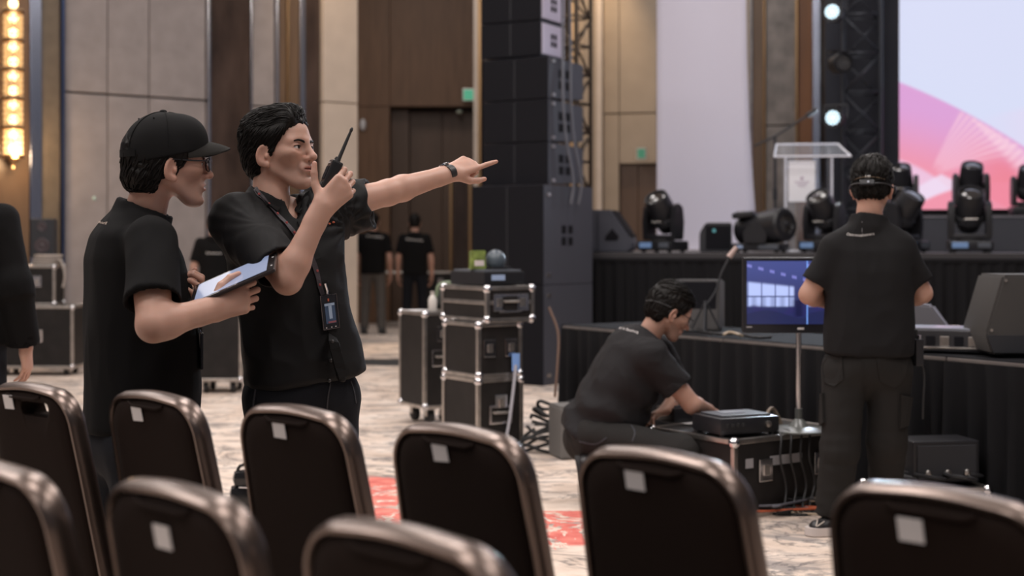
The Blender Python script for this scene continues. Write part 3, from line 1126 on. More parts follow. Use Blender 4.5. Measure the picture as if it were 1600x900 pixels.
# tall dark case on casters between the two front men
g = ground(345, 616)
c2 = flight_case('flight_case', 'dark wheeled case standing between the cap man and the pointing man', np.array([g[0] - 0.03, g[1] + 0.25, 0]), (0.42, 0.45, 0.80), 0.0, wheels=0.11, latches=1, handle=False)
# cables and a chain heap at its foot
# small black bag on the floor behind the pointing man's chair
g = ground(392, 806)
bg = thing('shoulder_bag', 'small glossy black bag on the floor behind the chair of the pointing man', 'bag', np.array([g[0], g[1], 0]), 0.15)
MB().box((0, 0, 0.075), (0.20, 0.10, 0.148), 0.03).build('bag_body', mat('glossy_black_leather', (0.012, 0.012, 0.013), 0.18), bg, True)
MB().box((-0.005, -0.01, 0.185), (0.16, 0.085, 0.075), 0.03).build('bag_flap', mat('glossy_black_leather', (0.012, 0.012, 0.013), 0.18), bg, True)
MB().tube(spline([(-0.07, 0, 0.20), (-0.045, 0, 0.245), (0.04, 0, 0.245), (0.07, 0, 0.20)], 10), 0.008, 6).build('bag_strap', mat('glossy_black_leather', (0.012, 0.012, 0.013), 0.18), bg, True)
MB().tube([(-0.055, -0.053, 0.147), (0.05, -0.053, 0.142)], 0.004, 6).build('zip', M_CHROME, bg, True)
# grey box beside the crouching man
g = ground(884, 722)
gb = thing('equipment_box', 'plain grey equipment box on the floor behind the crouching man', 'box', np.array([g[0], g[1] + 0.2, 0]), 0.3)
MB().box((0, 0, 0.16), (0.13, 0.24, 0.31), 0.012).build('body', mat('grey_paint', (0.14, 0.135, 0.13), 0.55), gb)
MB().box((0, 0, 0.319), (0.12, 0.23, 0.012), 0.003).build('lid', mat('grey_paint', (0.14, 0.135, 0.13), 0.55), gb)

# ------------------------------------------------------------------ PA stack beside the stage
M_PA = mat('pa_cabinet_paint', (0.062, 0.065, 0.083), 0.55, spec=0.3, bump=0.25, bscale=220)
M_GRILLE = mat('pa_grille', (0.009, 0.009, 0.012), 0.7, spec=0.12, bump=0.5, bscale=700)
PAY = 13.2
pa_c = P(857, 600, PAY)                                       # the near vertical corner between front and side
RZP = math.radians(-34)                                       # local front -y turned towards the hall


def pa_box(name, label, loc, size, taper=0.0, grp=None, holes=True):
    w, d, h = size
    t = thing(name, label, 'loudspeaker', loc, RZP, grp)
    # top view: trapezoid (narrower at the rear) extruded in z; side view tapered for array boxes
    poly = [(-w / 2, -d / 2), (w / 2, -d / 2), (w / 2, d / 2), (-w / 2, d / 2)]
    vs = []
    for x, y in poly:
        rear = y > 0
        vs.append((x, y, (taper if rear else 0.0) + 0.002))
    for x, y in poly:
        rear = y > 0
        vs.append((x, y, h - (taper if rear else 0.0) - 0.002))
    MB().add(vs, [(3, 2, 1, 0), (4, 5, 6, 7), (0, 1, 5, 4), (1, 2, 6, 5), (2, 3, 7, 6), (3, 0, 4, 7)]).build('cabinet', M_PA, t)
    for s in (-1, 1):
        MB().box((s * w / 4, -d / 2 - 0.008, h / 2), (w / 2 - 0.008, 0.016, h - 0.010), 0.004).build('grille', M_GRILLE, t)
    MB().box((0, -d / 2 - 0.012, h / 2), (0.010, 0.010, h - 0.03)).build('grille_seam', M_BLACKMT, t)
    if holes:
        for sx in (1,):
            for a, bq in ((-0.09, 0.05), (0.03, 0.05), (-0.09, -0.06), (0.03, -0.06)):
                MB().box((sx * (w / 2 + 0.001), a, h / 2 + bq), (0.006, 0.075, 0.075), 0.002).build('rigging_pocket', M_GRILLE, t)
            for bq in (0.4, -0.4):
                MB().box((sx * (w / 2 + 0.004), -d / 2 + 0.08, h / 2 + bq * h), (0.012, 0.05, 0.03), 0.002).build('rigging_pin', M_ALU, t)
    return t


PW, PD = 0.74, 0.62
def pa_base(z):
    b = corner_to_base(pa_c, PW, PD, RZP, 1, -1)
    return np.array([b[0], b[1], z])


zz0 = z_at(288, PAY)
pa_sub = pa_box('subwoofer', 'tall black double subwoofer at the foot of the loudspeaker stack', pa_base(0), (PW + 0.06, PD + 0.25, zz0 / 2 - 0.002))
pa_sub2 = pa_box('subwoofer', 'upper black subwoofer directly below the line-array boxes', pa_base(zz0 / 2), (PW + 0.06, PD + 0.25, zz0 / 2 - 0.004))
zt = z_at(86, PAY)
hb = (zt - zz0) / 3
grp = 'line-array boxes of the loudspeaker stack'
for k, nm in enumerate(('lowest', 'middle', 'highest')):
    pa_box('line_array_box', '%s of the three stacked black line-array boxes' % nm, pa_base(zz0 + k * hb), (PW, PD, hb - 0.004), 0.03, grp)
# the flown pair above, turned a little more towards the screen light
M_PAL = mat('pa_side_plate', (0.55, 0.50, 0.60), 0.45, 0.3)
for k, nm in enumerate(('lower', 'upper')):
    z = zt + 0.012 + k * 0.335
    bx = pa_base(z)
    t = pa_box('flown_array_box', '%s flown array box with pale side plate above the stack' % nm, bx + np.array([-0.10, 0.02, 0.0]), (PW - 0.10, PD - 0.14, 0.33), 0.0, 'flown array boxes', holes=False)
    t.rotation_euler.z = RZP + 0.10
    MB().box(((PW - 0.10) / 2 + 0.006, 0.0, 0.165), (0.012, PD - 0.16, 0.29), 0.003).build('side_plate', M_PAL, t)
    for a in (-0.035, 0.035):
        for bq in (-0.035, 0.035):
            MB().box(((PW - 0.10) / 2 + 0.013, a, 0.165 + bq), (0.006, 0.045, 0.05), 0.001).build('badge_mark', M_GRILLE, t)
# rig truss rising behind the array
def truss(name, label, loc, rz, w, z0, z1, m, n=None, r=0.025):
    t = thing(name, label, 'truss', loc, rz)
    for sx in (-1, 1):
        for sy in (-1, 1):
            MB().cyl((sx * w / 2, sy * w / 2, z0), (sx * w / 2, sy * w / 2, z1), r, 10).build('chord', m, t, True)
    n = n or max(2, int((z1 - z0) / w))
    hstep = (z1 - z0) / n
    diag = MB().tube([(-w / 2, 0, 0), (w / 2, 0, hstep)], r * 0.55, 6).mesh()
    bar = MB().tube([(-w / 2, 0, 0), (w / 2, 0, 0)], r * 0.55, 6).mesh()
    for k in range(n):
        for i in range(4):
            a = i * math.pi / 2
            o = link('brace', diag, m, t, True)
            flip = (k + i) % 2
            o.location = (math.sin(a) * w / 2, -math.cos(a) * w / 2, z0 + k * hstep)
            o.rotation_euler = (0, 0, a + (math.pi if flip else 0))
            o2 = link('cross_bar', bar, m, t, True)
            o2.location = (math.sin(a) * w / 2, -math.cos(a) * w / 2, z0 + k * hstep + 0.02)
            o2.rotation_euler = (0, 0, a)
    MB().box((0, 0, z0 + 0.01 if z0 > 0 else 0.01), (w + 0.2, w + 0.2, 0.02), 0.003).build('base_plate', m, t)
    return t


M_TRUSS = mat('truss_black_steel', (0.045, 0.05, 0.062), 0.35, 0.6)
tb = st(893, 1.05)
truss('lighting_truss', 'dark steel truss tower rising behind the loudspeaker stack', (tb[0], tb[1], ST_Z), RZP, 0.30, 0.02, 5.6, mat('truss_bronze', (0.10, 0.075, 0.055), 0.3, 0.7))
# cables hanging down the side of the stack
M_CAB = mat('grey_cable', (0.10, 0.10, 0.12), 0.5)
def pa_side(py, off, out=0.02):
    b = pa_base(0)
    c, s = math.cos(RZP), math.sin(RZP)
    lx, ly = (PW + 0.06) / 2 + out, -PD / 2 + off
    return np.array([b[0] + c * lx - s * ly, b[1] + s * lx + c * ly, z_at(py, PAY)])


for k, (o1, o2, lab) in enumerate(((0.16, 0.28, 'left of the two cables hanging down the side of the loudspeaker stack'), (0.30, 0.42, 'right of the two cables hanging down the side of the loudspeaker stack'))):
    pts = [pa_side(-10, o1), pa_side(80, o1 + 0.01), pa_side(150, o1 - 0.02, 0.04), pa_side(220, o1 + 0.03, 0.05), pa_side(280, o2, 0.07), pa_side(318, o2 - 0.03, 0.06)]
    o = MB().tube(spline(pts, 40), 0.013, 6).build('hanging_cable', M_CAB, None, True)
    tag(o, lab, 'cable')

# wall sconce: crystal column lamp at the left edge
sx_, sy_, _ = line_hit(14, LA, LD)
sc = thing('wall_sconce', 'tall glowing crystal column lamp on the wall at far left', 'wall lamp', (sx_ + LD[1] * 0.16, sy_ - LD[0] * 0.16, 0), math.atan2(LD[1], LD[0]))
sY = sy_ - LD[0] * 0.16
zs_lo, zs_hi = z_at(245, sY), z_at(12, sY)
glow = mat('sconce_glow', (1, 0.7, 0.35), 0.5, emit=(1.0, 0.66, 0.30), estr=5.0)
blb = MB().sphere((0, 0, 0), 0.052, 12, (1, 1, 1.1)).mesh()
MB().cyl((0, 0, zs_lo - 0.05), (0, 0, zs_hi + 0.6), 0.018, 10).build('core_rod', M_GOLD, sc, True)
for k in range(int((zs_hi + 0.4 - zs_lo) / 0.16)):
    o = link('bulb', blb, glow, sc, True)
    o.location = (0, 0, zs_lo + 0.09 + k * 0.16)
cr = mat('sconce_crystal', (0.95, 0.78, 0.5), 0.1, spec=0.7, emit=(1.0, 0.60, 0.24), estr=0.12, alpha=0.55)
ring = MB()
for k in range(12):
    a = 2 * math.pi * k / 12
    ring.box((0, 0, 0), (0.034, 0.02, 0.05), 0.006, rotM('Z', a + math.pi / 2, (0.095 * math.cos(a), 0.095 * math.sin(a), 0)))
ring_me = ring.mesh()
nr = int((zs_hi - zs_lo) / 0.063)
for k in range(nr):
    o = link('crystal_ring', ring_me, cr, sc)
    o.location = (0, 0, zs_lo + 0.03 + k * 0.063)
    o.rotation_euler = (0, 0, 0.13 * (k % 2))
for zz in [zs_lo + 0.32 * q for q in range(int((zs_hi - zs_lo) / 0.32) + 2)]:
    MB().lathe([(0.06, -0.02), (0.112, -0.02), (0.112, 0.02), (0.06, 0.02)], 24).build('brass_ring', M_GOLD, sc, True).location = (0, 0, zz)
MB().lathe([(0.004, -0.16), (0.02, -0.13), (0.012, -0.1), (0.05, -0.04), (0.06, 0.0)], 16).build('finial', M_GOLD, sc, True).location = (0, 0, zs_lo)
MB().box((0, 0.09, (zs_lo + zs_hi) / 2), (0.05, 0.16, 0.06)).build('wall_bracket', M_GOLD, sc)
pl = bpy.data.lights.new('sconce_bulb', 'POINT')
pl.energy = 28
pl.color = (1.0, 0.66, 0.36)
pl.shadow_soft_size = 0.12
o = bpy.data.objects.new('sconce_bulb', pl)
o.location = (sx_ + LD[1] * 0.40, sy_ - LD[0] * 0.40, 2.3)
COL.objects.link(o)

# exit signs, sensors
def sign(name, px, py, Y, w, h, m, lab, cat, rz=0.0, depth=0.05):
    p = P(px, py, Y)
    t = thing(name, lab, cat, (p[0], p[1], p[2]), rz)
    MB().box((0, depth / 2, 0), (w + 0.03, depth, h + 0.03), 0.004).build('housing', M_ALU, t)
    MB().box((0, -0.003, 0), (w, 0.006, h)).build('face', m, t)
    return t


M_EXIT = mat('exit_green', (0.05, 0.30, 0.18), 0.4, emit=(0.12, 0.55, 0.33), estr=0.45)
ex = sign('exit_sign', 732, 148, 23.2, 0.16, 0.17, M_EXIT, 'small green exit sign above the walnut doors', 'exit sign')
ex2 = sign('exit_sign', 1002, 240, 19.95, 0.11, 0.13, mat('exit_green_dim', (0.05, 0.22, 0.13), 0.4, emit=(0.1, 0.4, 0.25), estr=0.2), 'small dim green exit sign above the door right of the loudspeaker stack', 'exit sign', SANG)
p = P(567, 195, 23.26)
o = MB().sphere((0, 0, 0), 0.07, 16, (0.7, 0.5, 1.4)).build('oval_sensor_body', M_CARD, None, True)  # body of the white oval sensor
o.location = p
o.name = 'wall_sensor'
tag(o, 'white oval sensor on the walnut wall', 'sensor')
p = P(718, 173, 23.4)
o = MB().lathe([(0.05, 0), (0.05, -0.03), (0.02, -0.05)], 14).build('ceiling_downlight', mat('downlight_glass', (0.5, 0.55, 0.45), 0.3), None, True)
o.location = p
tag(o, 'small round fitting under the doorway lintel', 'fitting')
p = P(147, 310, 16.42)
o = MB().lathe([(0.025, 0), (0.025, 0.02), (0.01, 0.03)], 14, rotM('X', math.pi / 2)).build('wall_button', mat('mint_plastic', (0.35, 0.5, 0.45), 0.4), None, True)
o.location = p
tag(o, 'tiny pale green button on the beige wall panels', 'button')

# ------------------------------------------------------------------ things on the stage
def moving_head(label, loc, rz, tilt, pan=0.0, scale=1.0, grp='moving head lights on the stage', display=True):
    """stands on loc; local front -y; tilt: rotation of the head about x (0 = lens straight up)"""
    t = thing('moving_head_light', label, 'stage light', loc, rz, grp)
    S = scale
    MB().box((0, 0, 0.07 * S), (0.42 * S, 0.34 * S, 0.10 * S), 0.02 * S).build('base', M_BLACKPL, t, True)
    fm = MB().cyl((0, 0, 0), (0, 0, 0.021 * S), 0.025 * S, 10).mesh()
    for sx in (-1, 1):
        for sy in (-1, 1):
            o = link('foot', fm, M_RUBBER, t)
            o.location = (sx * 0.16 * S, sy * 0.12 * S, 0)
    if display:
        MB().box((-0.105 * S, -0.172 * S, 0.075 * S), (0.15 * S, 0.008 * S, 0.055 * S), 0.003 * S).build('display', mat('blue_display', (0.08, 0.12, 0.2), 0.2, emit=(0.35, 0.55, 0.95), estr=0.22), t)
        MB().box((0.12 * S, -0.172 * S, 0.075 * S), (0.12 * S, 0.006 * S, 0.05 * S), 0.003 * S).build('vent_panel', M_ALU if False else mat('grey_gloss', (0.10, 0.11, 0.13), 0.25), t)
    # yoke
    yk = MB()
    yk.box((0, 0, 0.155 * S), (0.40 * S, 0.17 * S, 0.055 * S), 0.015 * S)
    yo = yk.build('yoke_base', M_BLACKPL, t, True)
    yo.rotation_euler = (0, 0, pan)
    for sx in (-1, 1):
        a = MB().prism([(-0.085 * S, 0.15 * S), (0.085 * S, 0.15 * S), (0.10 * S, 0.32 * S), (0.075 * S, 0.47 * S), (0.0, 0.51 * S), (-0.075 * S, 0.47 * S), (-0.10 * S, 0.32 * S)], 'x', sx * 0.175 * S - 0.028 * S, sx * 0.175 * S + 0.028 * S, 0.010 * S).build('yoke_arm', M_BLACKPL, t, True)
        a.rotation_euler = (0, 0, pan)
    MB().cyl((0, 0, 0.10 * S), (0, 0, 0.14 * S), 0.12 * S, 18).build('pan_ring', M_ALU if False else M_RUBBER, t, True)
    # head
    R = rotM('Z', pan) @ rotM('X', tilt, (0, 0, 0))
    R[:3, 3] = (0, 0, 0.41 * S)
    hd = MB().lathe([(0.06 * S, -0.22 * S), (0.105 * S, -0.20 * S), (0.135 * S, -0.08 * S), (0.138 * S, 0.04 * S), (0.128 * S, 0.19 * S), (0.122 * S, 0.215 * S), (0.108 * S, 0.215 * S), (0.104 * S, 0.195 * S)], 26, R).build('head', M_BLACKPL, t, True)
    MB().lathe([(0.104 * S, 0.19 * S), (0.085 * S, 0.205 * S), (0.05 * S, 0.214 * S), (0.004, 0.217 * S)], 24, R).build('lens', M_GLASS_D, hd, True)
    bz = MB()
    bz.lathe([(0.139 * S, -0.10 * S), (0.146 * S, -0.095 * S), (0.146 * S, -0.03 * S), (0.139 * S, -0.025 * S)], 26, R)
    bz.build('cooling_ring', M_BLACKMT, hd, True)
    MB().tube([R[:3, :3] @ np.array(q) * 1 + R[:3, 3] for q in ((-0.07 * S, -0.125 * S, -0.05 * S), (-0.06 * S, -0.15 * S, 0.0), (0.06 * S, -0.15 * S, 0.0), (0.07 * S, -0.125 * S, -0.05 * S))], 0.007 * S, 6).build('grip', M_ALU, hd, True)
    return t


T45 = math.radians(40)
moving_head('moving head light next to the big wedge monitor, lens tilted up left', st(1036, 0.45), math.radians(-40), T45, 0, 0.98)
moving_head('moving head light in front of the clear lectern', st(1288, 0.45), math.radians(-42), T45, 0, 0.98)
moving_head('moving head light just right of the headset man\'s head', st(1412, 0.45), math.radians(38), -T45 * 0.9, math.pi, 0.98)
moving_head('foremost moving head light below the pink screen graphic', st(1515, 0.45), math.radians(-12), T45 * 0.85, 0, 1.0)
rz_top = ST_Z + 0.383
moving_head('moving head light on the riser, straight behind the foremost one', st(1517, 2.0, rz_top - 0.0), math.radians(-8), T45 * 0.7, 0, 0.92, display=False)
moving_head('moving head light on the riser peeping past the headset man', st(1408, 2.0, rz_top), math.radians(-20), T45 * 0.7, 0, 0.9, display=False)
moving_head('moving head light on the riser cut by the right edge', st(1606, 2.0, rz_top), math.radians(-8), T45 * 0.7, 0, 0.85, display=False)
# big tilted fixture lying over to the right beside the lectern
lfp = st(1196, 0.42)
lf = thing('moving_head_light', 'bulky moving head light lying over to the right beside the lectern', 'stage light', lfp, SANG - 0.25, 'moving head lights on the stage')
MB().box((-0.05, 0, 0.055), (0.50, 0.36, 0.075), 0.02).build('base', M_BLACKPL, lf, True)
for sx in (-1, 1):
    for sy in (-1, 1):
        MB().cyl((-0.05 + sx * 0.2, sy * 0.13, 0), (-0.05 + sx * 0.2, sy * 0.13, 0.02), 0.025, 10).build('foot', M_RUBBER, lf)
MB().box((-0.21, -0.181, 0.057), (0.06, 0.008, 0.03), 0.003).build('display', mat('pale_display', (0.35, 0.45, 0.65), 0.2), lf)
MB().box((0.08, -0.181, 0.057), (0.20, 0.006, 0.045), 0.003).build('vent_panel', mat('grey_gloss', (0.10, 0.11, 0.13), 0.25), lf)
for sy in (-1, 1):
    MB().prism([(-0.16, 0.09), (0.06, 0.09), (0.08, 0.20), (0.02, 0.29), (-0.10, 0.29), (-0.17, 0.20)], 'y', sy * 0.195 - 0.022, sy * 0.195 + 0.022, 0.008).build('yoke_arm', M_BLACKPL, lf, True)
RH = rotM('Z', -0.45) @ rotM('Y', math.radians(83))
RH[:3, 3] = (-0.03, 0, 0.245)
hd = MB().lathe([(0.10, -0.30), (0.135, -0.27), (0.15, -0.12), (0.16, 0.05), (0.172, 0.20), (0.172, 0.29), (0.15, 0.315), (0.10, 0.32), (0.09, 0.30)], 28, RH).build('head', M_BLACKPL, lf, True)
MB().lathe([(0.088, 0.300), (0.05, 0.312), (0.004, 0.315)], 20, RH).build('lens', M_GLASS_D, hd, True)
MB().lathe([(0.03, 0.312), (0.026, 0.335), (0.01, 0.337)], 14, RH).build('tilt_knob', M_BLACKMT, hd, True)
MB().box((-0.16, -0.02, 0.40), (0.22, 0.20, 0.06), 0.02, rotM('Y', -0.12)).build('top_housing', M_BLACKPL, lf, True)
MB().box((-0.19, -0.05, 0.425), (0.09, 0.09, 0.03), 0.01, rotM('Y', -0.12)).build('top_window', M_GLASS_D, lf, True)

def wedge(name, label, loc, rz, w, prof, grp=None, m=M_PA):
    """prof: side outline (y, z) extruded over the width w"""
    t = thing(name, label, 'stage monitor', loc, rz, grp)
    MB().prism(prof, 'x', -w / 2, w / 2, 0.012).build('cabinet', m, t, True)
    # grille on the sloping face: between points 0 (front top) and 1 (rear top) given by the two highest front points
    a, b = np.array(prof[-1]), np.array(prof[-2])
    c = (a + b) / 2
    d = nrm(b - a)
    L = np.linalg.norm(b - a)
    ang_ = math.atan2(d[1], d[0])
    g = MB().box((0, 0, 0), (w - 0.05, L - 0.04, 0.012), 0.004).build('grille', M_GRILLE, t)
    n_ = np.array([-d[1], d[0]])
    g.location = (0, c[0] + n_[0] * 0.004, c[1] + n_[1] * 0.004)
    g.rotation_euler = (ang_, 0, 0)
    for sx in (-1, 1):
        MB().box((sx * (w / 2 + 0.001), (prof[0][0] + prof[1][0]) / 2, 0.2), (0.008, 0.11, 0.06), 0.003).build('handle_pocket', M_GRILLE, t)
    return t


PROF = [(-0.28, 0.0), (0.30, 0.0), (0.34, 0.14), (0.20, 0.44), (-0.26, 0.40)]
PROF = [(-0.30, 0.0), (0.26, 0.0), (0.33, 0.42), (-0.10, 0.42)]
# seen from its side: sloping face falls away to the right
wl_p = st(936, 0.42)
w1 = thing('wedge_monitor', 'large grey-black wedge monitor at the left end of the stage', 'stage monitor', wl_p, SANG, 'wedge monitors')
side = [(-0.36, 0.0), (0.33, 0.0), (0.375, 0.06), (0.36, 0.14), (0.16, 0.43), (-0.37, 0.43)]
MB().prism(side, 'y', -0.24, 0.24, 0.015).build('cabinet', M_PA, w1, True)
MB().box((-0.21, -0.243, 0.30), (0.10, 0.012, 0.12), 0.006).build('handle_pocket', M_GRILLE, w1)
MB().prism([(0.10, 0.16), (0.17, 0.24), (0.24, 0.16), (0.22, 0.12), (0.10, 0.12)], 'y', -0.247, -0.238).build('pole_bracket', M_GRILLE, w1)
MB().box((0.02, -0.242, 0.2), (0.006, 0.008, 0.38)).build('panel_seam', M_GRILLE, w1)
for k in (-0.3, -0.08):
    MB().box((k, -0.243, 0.045), (0.11, 0.01, 0.025), 0.003).build('foot_rail', M_GRILLE, w1)
gq = MB().box((0, 0, 0), (0.32, 0.44, 0.014), 0.004).build('grille', M_GRILLE, w1)
gq.location = (0.263, 0, 0.292)
gq.rotation_euler = (0, math.atan2(0.29, 0.20), 0)
# small box monitor beside the drooping light
w2 = thing('box_monitor', 'small black box monitor beside the drooping stage light', 'stage monitor', st(1118, 0.55), SANG + 0.1, 'wedge monitors')
MB().prism([(-0.16, 0.0), (0.16, 0.0), (0.16, 0.30), (-0.10, 0.30), (-0.16, 0.2)], 'y', -0.16, 0.16, 0.012).build('cabinet', M_BLACKMT, w2, True)
MB().box((0.02, -0.162, 0.15), (0.25, 0.008, 0.24), 0.004).build('grille', M_GRILLE, w2)
MB().box((-0.02, -0.168, 0.22), (0.03, 0.006, 0.03)).build('status_light', mat('teal_led', (0.05, 0.2, 0.2), 0.3, emit=(0.15, 0.4, 0.45), estr=0.5), w2)
# white fabric flat
wf = thing('fabric_flat', 'tall white fabric flat standing on the stage behind the lectern', 'backdrop', st(1026, 1.9), SANG)
fw = (st(1184, 1.9)[0] - st(1026, 1.9)[0]) / SD[0]
nx, nz = 12, 30
vs, fs = [], []
Hf = 5.2
Yf = st(1100, 1.9)[1]
def right_edge(z):
    py = HZ - (z + ST_Z - EYE) * FPX / Yf
    px = np.interp(py, [-400, 0, 95, 200, 330, 395], [1160, 1166, 1167.5, 1171, 1180, 1184])
    return (px - 1026) / (1184 - 1026)
for j in range(nz + 1):
    z = Hf * (j / nz) ** 1.6
    re = right_edge(z)
    for i in range(nx + 1):
        u = i / nx
        vs.append((u * fw * re, 0.015 * math.sin(u * 7 + z), z))
for j in range(nz):
    for i in range(nx):
        a = j * (nx + 1) + i
        fs.append((a, a + 1, a + nx + 2, a + nx + 1))
o = link('white_cloth', me_from(vs, fs), mat('lavender_lit_cloth', (0.68, 0.66, 0.78), 0.8), wf, True)  # lavender cast of the LED screen is put into the white cloth
md = o.modifiers.new('thick', 'SOLIDIFY')
md.thickness = 0.012
MB().tube([(0.02, 0.05, 0), (0.02, 0.05, Hf)], 0.02, 8).build('frame_post', M_ALU, wf, True)
MB().tube([(fw * 0.93, 0.05, 0), (fw * 0.93, 0.05, Hf)], 0.02, 8).build('frame_post', M_ALU, wf, True)
MB().box((fw / 2, 0.1, 0.01), (fw, 0.4, 0.02)).build('foot_plate', M_ALU, wf)

# clear acrylic lectern
M_ACR = bpy.data.materials.new('clear_acrylic')
M_ACR.use_nodes = True
_b = M_ACR.node_tree.nodes['Principled BSDF']
_b.inputs['Base Color'].default_value = (0.85, 0.88, 0.97, 1)
_b.inputs['Roughness'].default_value = 0.06
_b.inputs['Alpha'].default_value = 0.10
M_ACRE = mat('acrylic_edge_bright', (0.88, 0.90, 1.0), 0.2, spec=0.8)  # near-white colour stands in for light gathering in the acrylic edges
lp = st(1262, 0.9)
lY = lp[1]
lsc = FPX / lY
lec = thing('lectern', 'clear acrylic lectern with a white printed sign on its front', 'lectern', lp, SANG + 0.10)
zt0 = z_at(222, lY) - ST_Z
zt1 = z_at(246, lY) - ST_Z
hw = 0.21
# front panel, sides, top
MB().box((-0.07, -0.16, (zt1 - 0.02) / 2 + 0.02), (0.33, 0.012, zt1 - 0.04)).build('front_panel', M_ACR, lec)
for sx, nm in ((-0.245, 0), (0.22, 1)):
    MB().add([(sx, -0.165, 0.03), (sx, 0.16, 0.03), (sx, 0.18, zt0 - 0.02), (sx - 0.0, -0.19, zt1)] + [(sx + 0.012, -0.165, 0.03), (sx + 0.012, 0.16, 0.03), (sx + 0.012, 0.18, zt0 - 0.02), (sx + 0.012, -0.19, zt1)],
             [(0, 1, 2, 3), (7, 6, 5, 4), (0, 4, 5, 1), (1, 5, 6, 2), (2, 6, 7, 3), (3, 7, 4, 0)]).build('side_panel', M_ACR, lec)
    MB().box((sx + 0.006, -0.17, zt1 / 2), (0.018, 0.014, zt1 - 0.03)).build('panel_edge', M_ACRE, lec)
tp = MB().add([(-0.36, -0.30, zt1), (0.40, -0.30, zt1 - 0.0), (0.33, 0.22, zt0), (-0.30, 0.22, zt0), (-0.36, -0.30, zt1 - 0.015), (0.40, -0.30, zt1 - 0.015), (0.33, 0.22, zt0 - 0.015), (-0.30, 0.22, zt0 - 0.015)],
              [(0, 1, 2, 3), (7, 6, 5, 4), (0, 4, 5, 1), (1, 5, 6, 2), (2, 6, 7, 3), (3, 7, 4, 0)]).build('top_plate', M_ACR, lec)
cs = [(-0.36, -0.30, zt1 - 0.007), (0.40, -0.30, zt1 - 0.007), (0.33, 0.22, zt0 - 0.007), (-0.30, 0.22, zt0 - 0.007)]
for i in range(4):
    MB().tube([cs[i], cs[(i + 1) % 4]], 0.009, 6).build('top_edge', M_ACRE, lec)
sgn = MB().box((-0.075, -0.172, (z_at(253, lY) + z_at(316, lY)) / 2 - ST_Z), (0.265, 0.008, z_at(253, lY) - z_at(316, lY))).build('sign_board', mat('white_sign', (0.92, 0.92, 0.98), 0.5), lec)
zsg = (z_at(253, lY) + z_at(316, lY)) / 2 - ST_Z
sgm = mat('sign_pale_print', (0.50, 0.40, 0.52), 0.6)
MB().sphere((-0.075, -0.177, zsg + 0.03), 0.018, 10, (1, 0.15, 1)).build('emblem', sgm, sgn)
for k, wq in enumerate((0.15, 0.11, 0.07)):
    MB().box((-0.075, -0.177, zsg - 0.005 - 0.022 * k), (wq, 0.002, 0.008)).build('print_line', sgm, sgn)
MB().box((0, 0, 0.012), (0.60, 0.45, 0.024), 0.006).build('base_plate', M_ACRE, lec)
# microphone stand with boom
ms = st(1211, 1.55)
mY = ms[1]
mst = thing('microphone_stand', 'thin black boom microphone stand left of the lectern', 'microphone stand', ms, 0)
zj_ = z_at(213, mY) - ST_Z
MB().cyl((0, 0, 0.02), (0, 0, zj_), 0.016, 10).build('pole', M_BLACKMT, mst, True)
MB().cyl((0, 0, zj_ * 0.45), (0, 0, zj_ * 0.55), 0.026, 10).build('clutch', M_BLACKMT, mst, True)
dd = (mY / FPX)
MB().tube([(-32 * dd, 0, z_at(228, mY) - ST_Z), (0, 0, zj_), (55 * dd, 0, z_at(178, mY) - ST_Z)], 0.012, 8).build('boom', M_BLACKMT, mst, True)
MB().tube([(50 * dd, 0, z_at(181, mY) - ST_Z), (66 * dd, 0, z_at(170, mY) - ST_Z)], 0.028, 10, 0.02).build('microphone', M_BLACKMT, mst, True)
for a in (0.4, 2.5, 4.6):
    MB().tube([(0, 0, 0.10), (0.26 * math.cos(a), 0.26 * math.sin(a), 0.014)], 0.011, 6).build('leg', M_BLACKMT, mst, True)

# truss tower with LED cans next to the video wall
tt = st(1346, 2.96)
tY = tt[1]
truss('lighting_truss', 'black truss tower carrying the lit spotlights beside the video wall', (tt[0], tt[1], ST_Z), SANG, 0.42, 0.02, 5.4, M_TRUSS, 12, 0.022)
t3 = st(1346, 3.36)
bk = MB().box((0, 0, 2.6), (0.84, 0.03, 5.2)).build('drape_panel', mat('blue_black_drape', (0.018, 0.02, 0.03), 0.8))
bk.location = t3
bk.rotation_euler = (0, 0, SANG)
tag(bk, 'narrow blue-black drape hanging behind the spotlight truss', 'drape')


def par_can(label, px, py, lit):
    p = st(px, 2.35)
    Y = p[1]
    t = thing('led_par_light', label, 'spotlight', (p[0], p[1], z_at(py, Y)), SANG + (-0.25 if lit else 0.5), 'LED cans on the truss')
    R = rotM('X', math.pi / 2)
    bd = MB().lathe([(0.05, -0.14), (0.10, -0.10), (0.118, 0.06), (0.118, 0.10), (0.105, 0.10), (0.10, 0.085)], 22, R).build('housing', M_BLACKPL, t, True)
    gl = mat('led_chip_lit', (0.8, 0.9, 1.0), 0.3, emit=(0.66, 0.90, 1.0), estr=2.0) if lit else M_GLASS_D
    ch = MB().sphere((0, 0, 0), 0.0135, 10, (1, 0.5, 1)).mesh()
    pos = [(0, 0)] + [(0.034 * math.cos(a), 0.034 * math.sin(a)) for a in np.arange(6) * math.pi / 3] + [(0.067 * math.cos(a), 0.067 * math.sin(a)) for a in np.arange(12) * math.pi / 6]
    for x, z in pos:
        o = link('led_lens', ch, gl, bd, True)
        o.location = (x, -0.088, z)
    if lit:
        spot('par_beam', np.array(t.location) + np.array([-0.05, -0.18, 0.0]), (-1.5, 4.0, 0.8), 260, (0.72, 0.86, 1.0), 62, 0.09)
    MB().tube([(-0.135, 0.02, 0.0), (-0.135, 0.05, 0.15), (0.135, 0.05, 0.15), (0.135, 0.02, 0.0)], 0.012, 6).build('bracket', M_BLACKPL, t, True)
    MB().cyl((0, 0.05, 0.15), (0.0, 0.22, 0.15), 0.018, 8).build('clamp', M_BLACKPL, t, True)
    return t


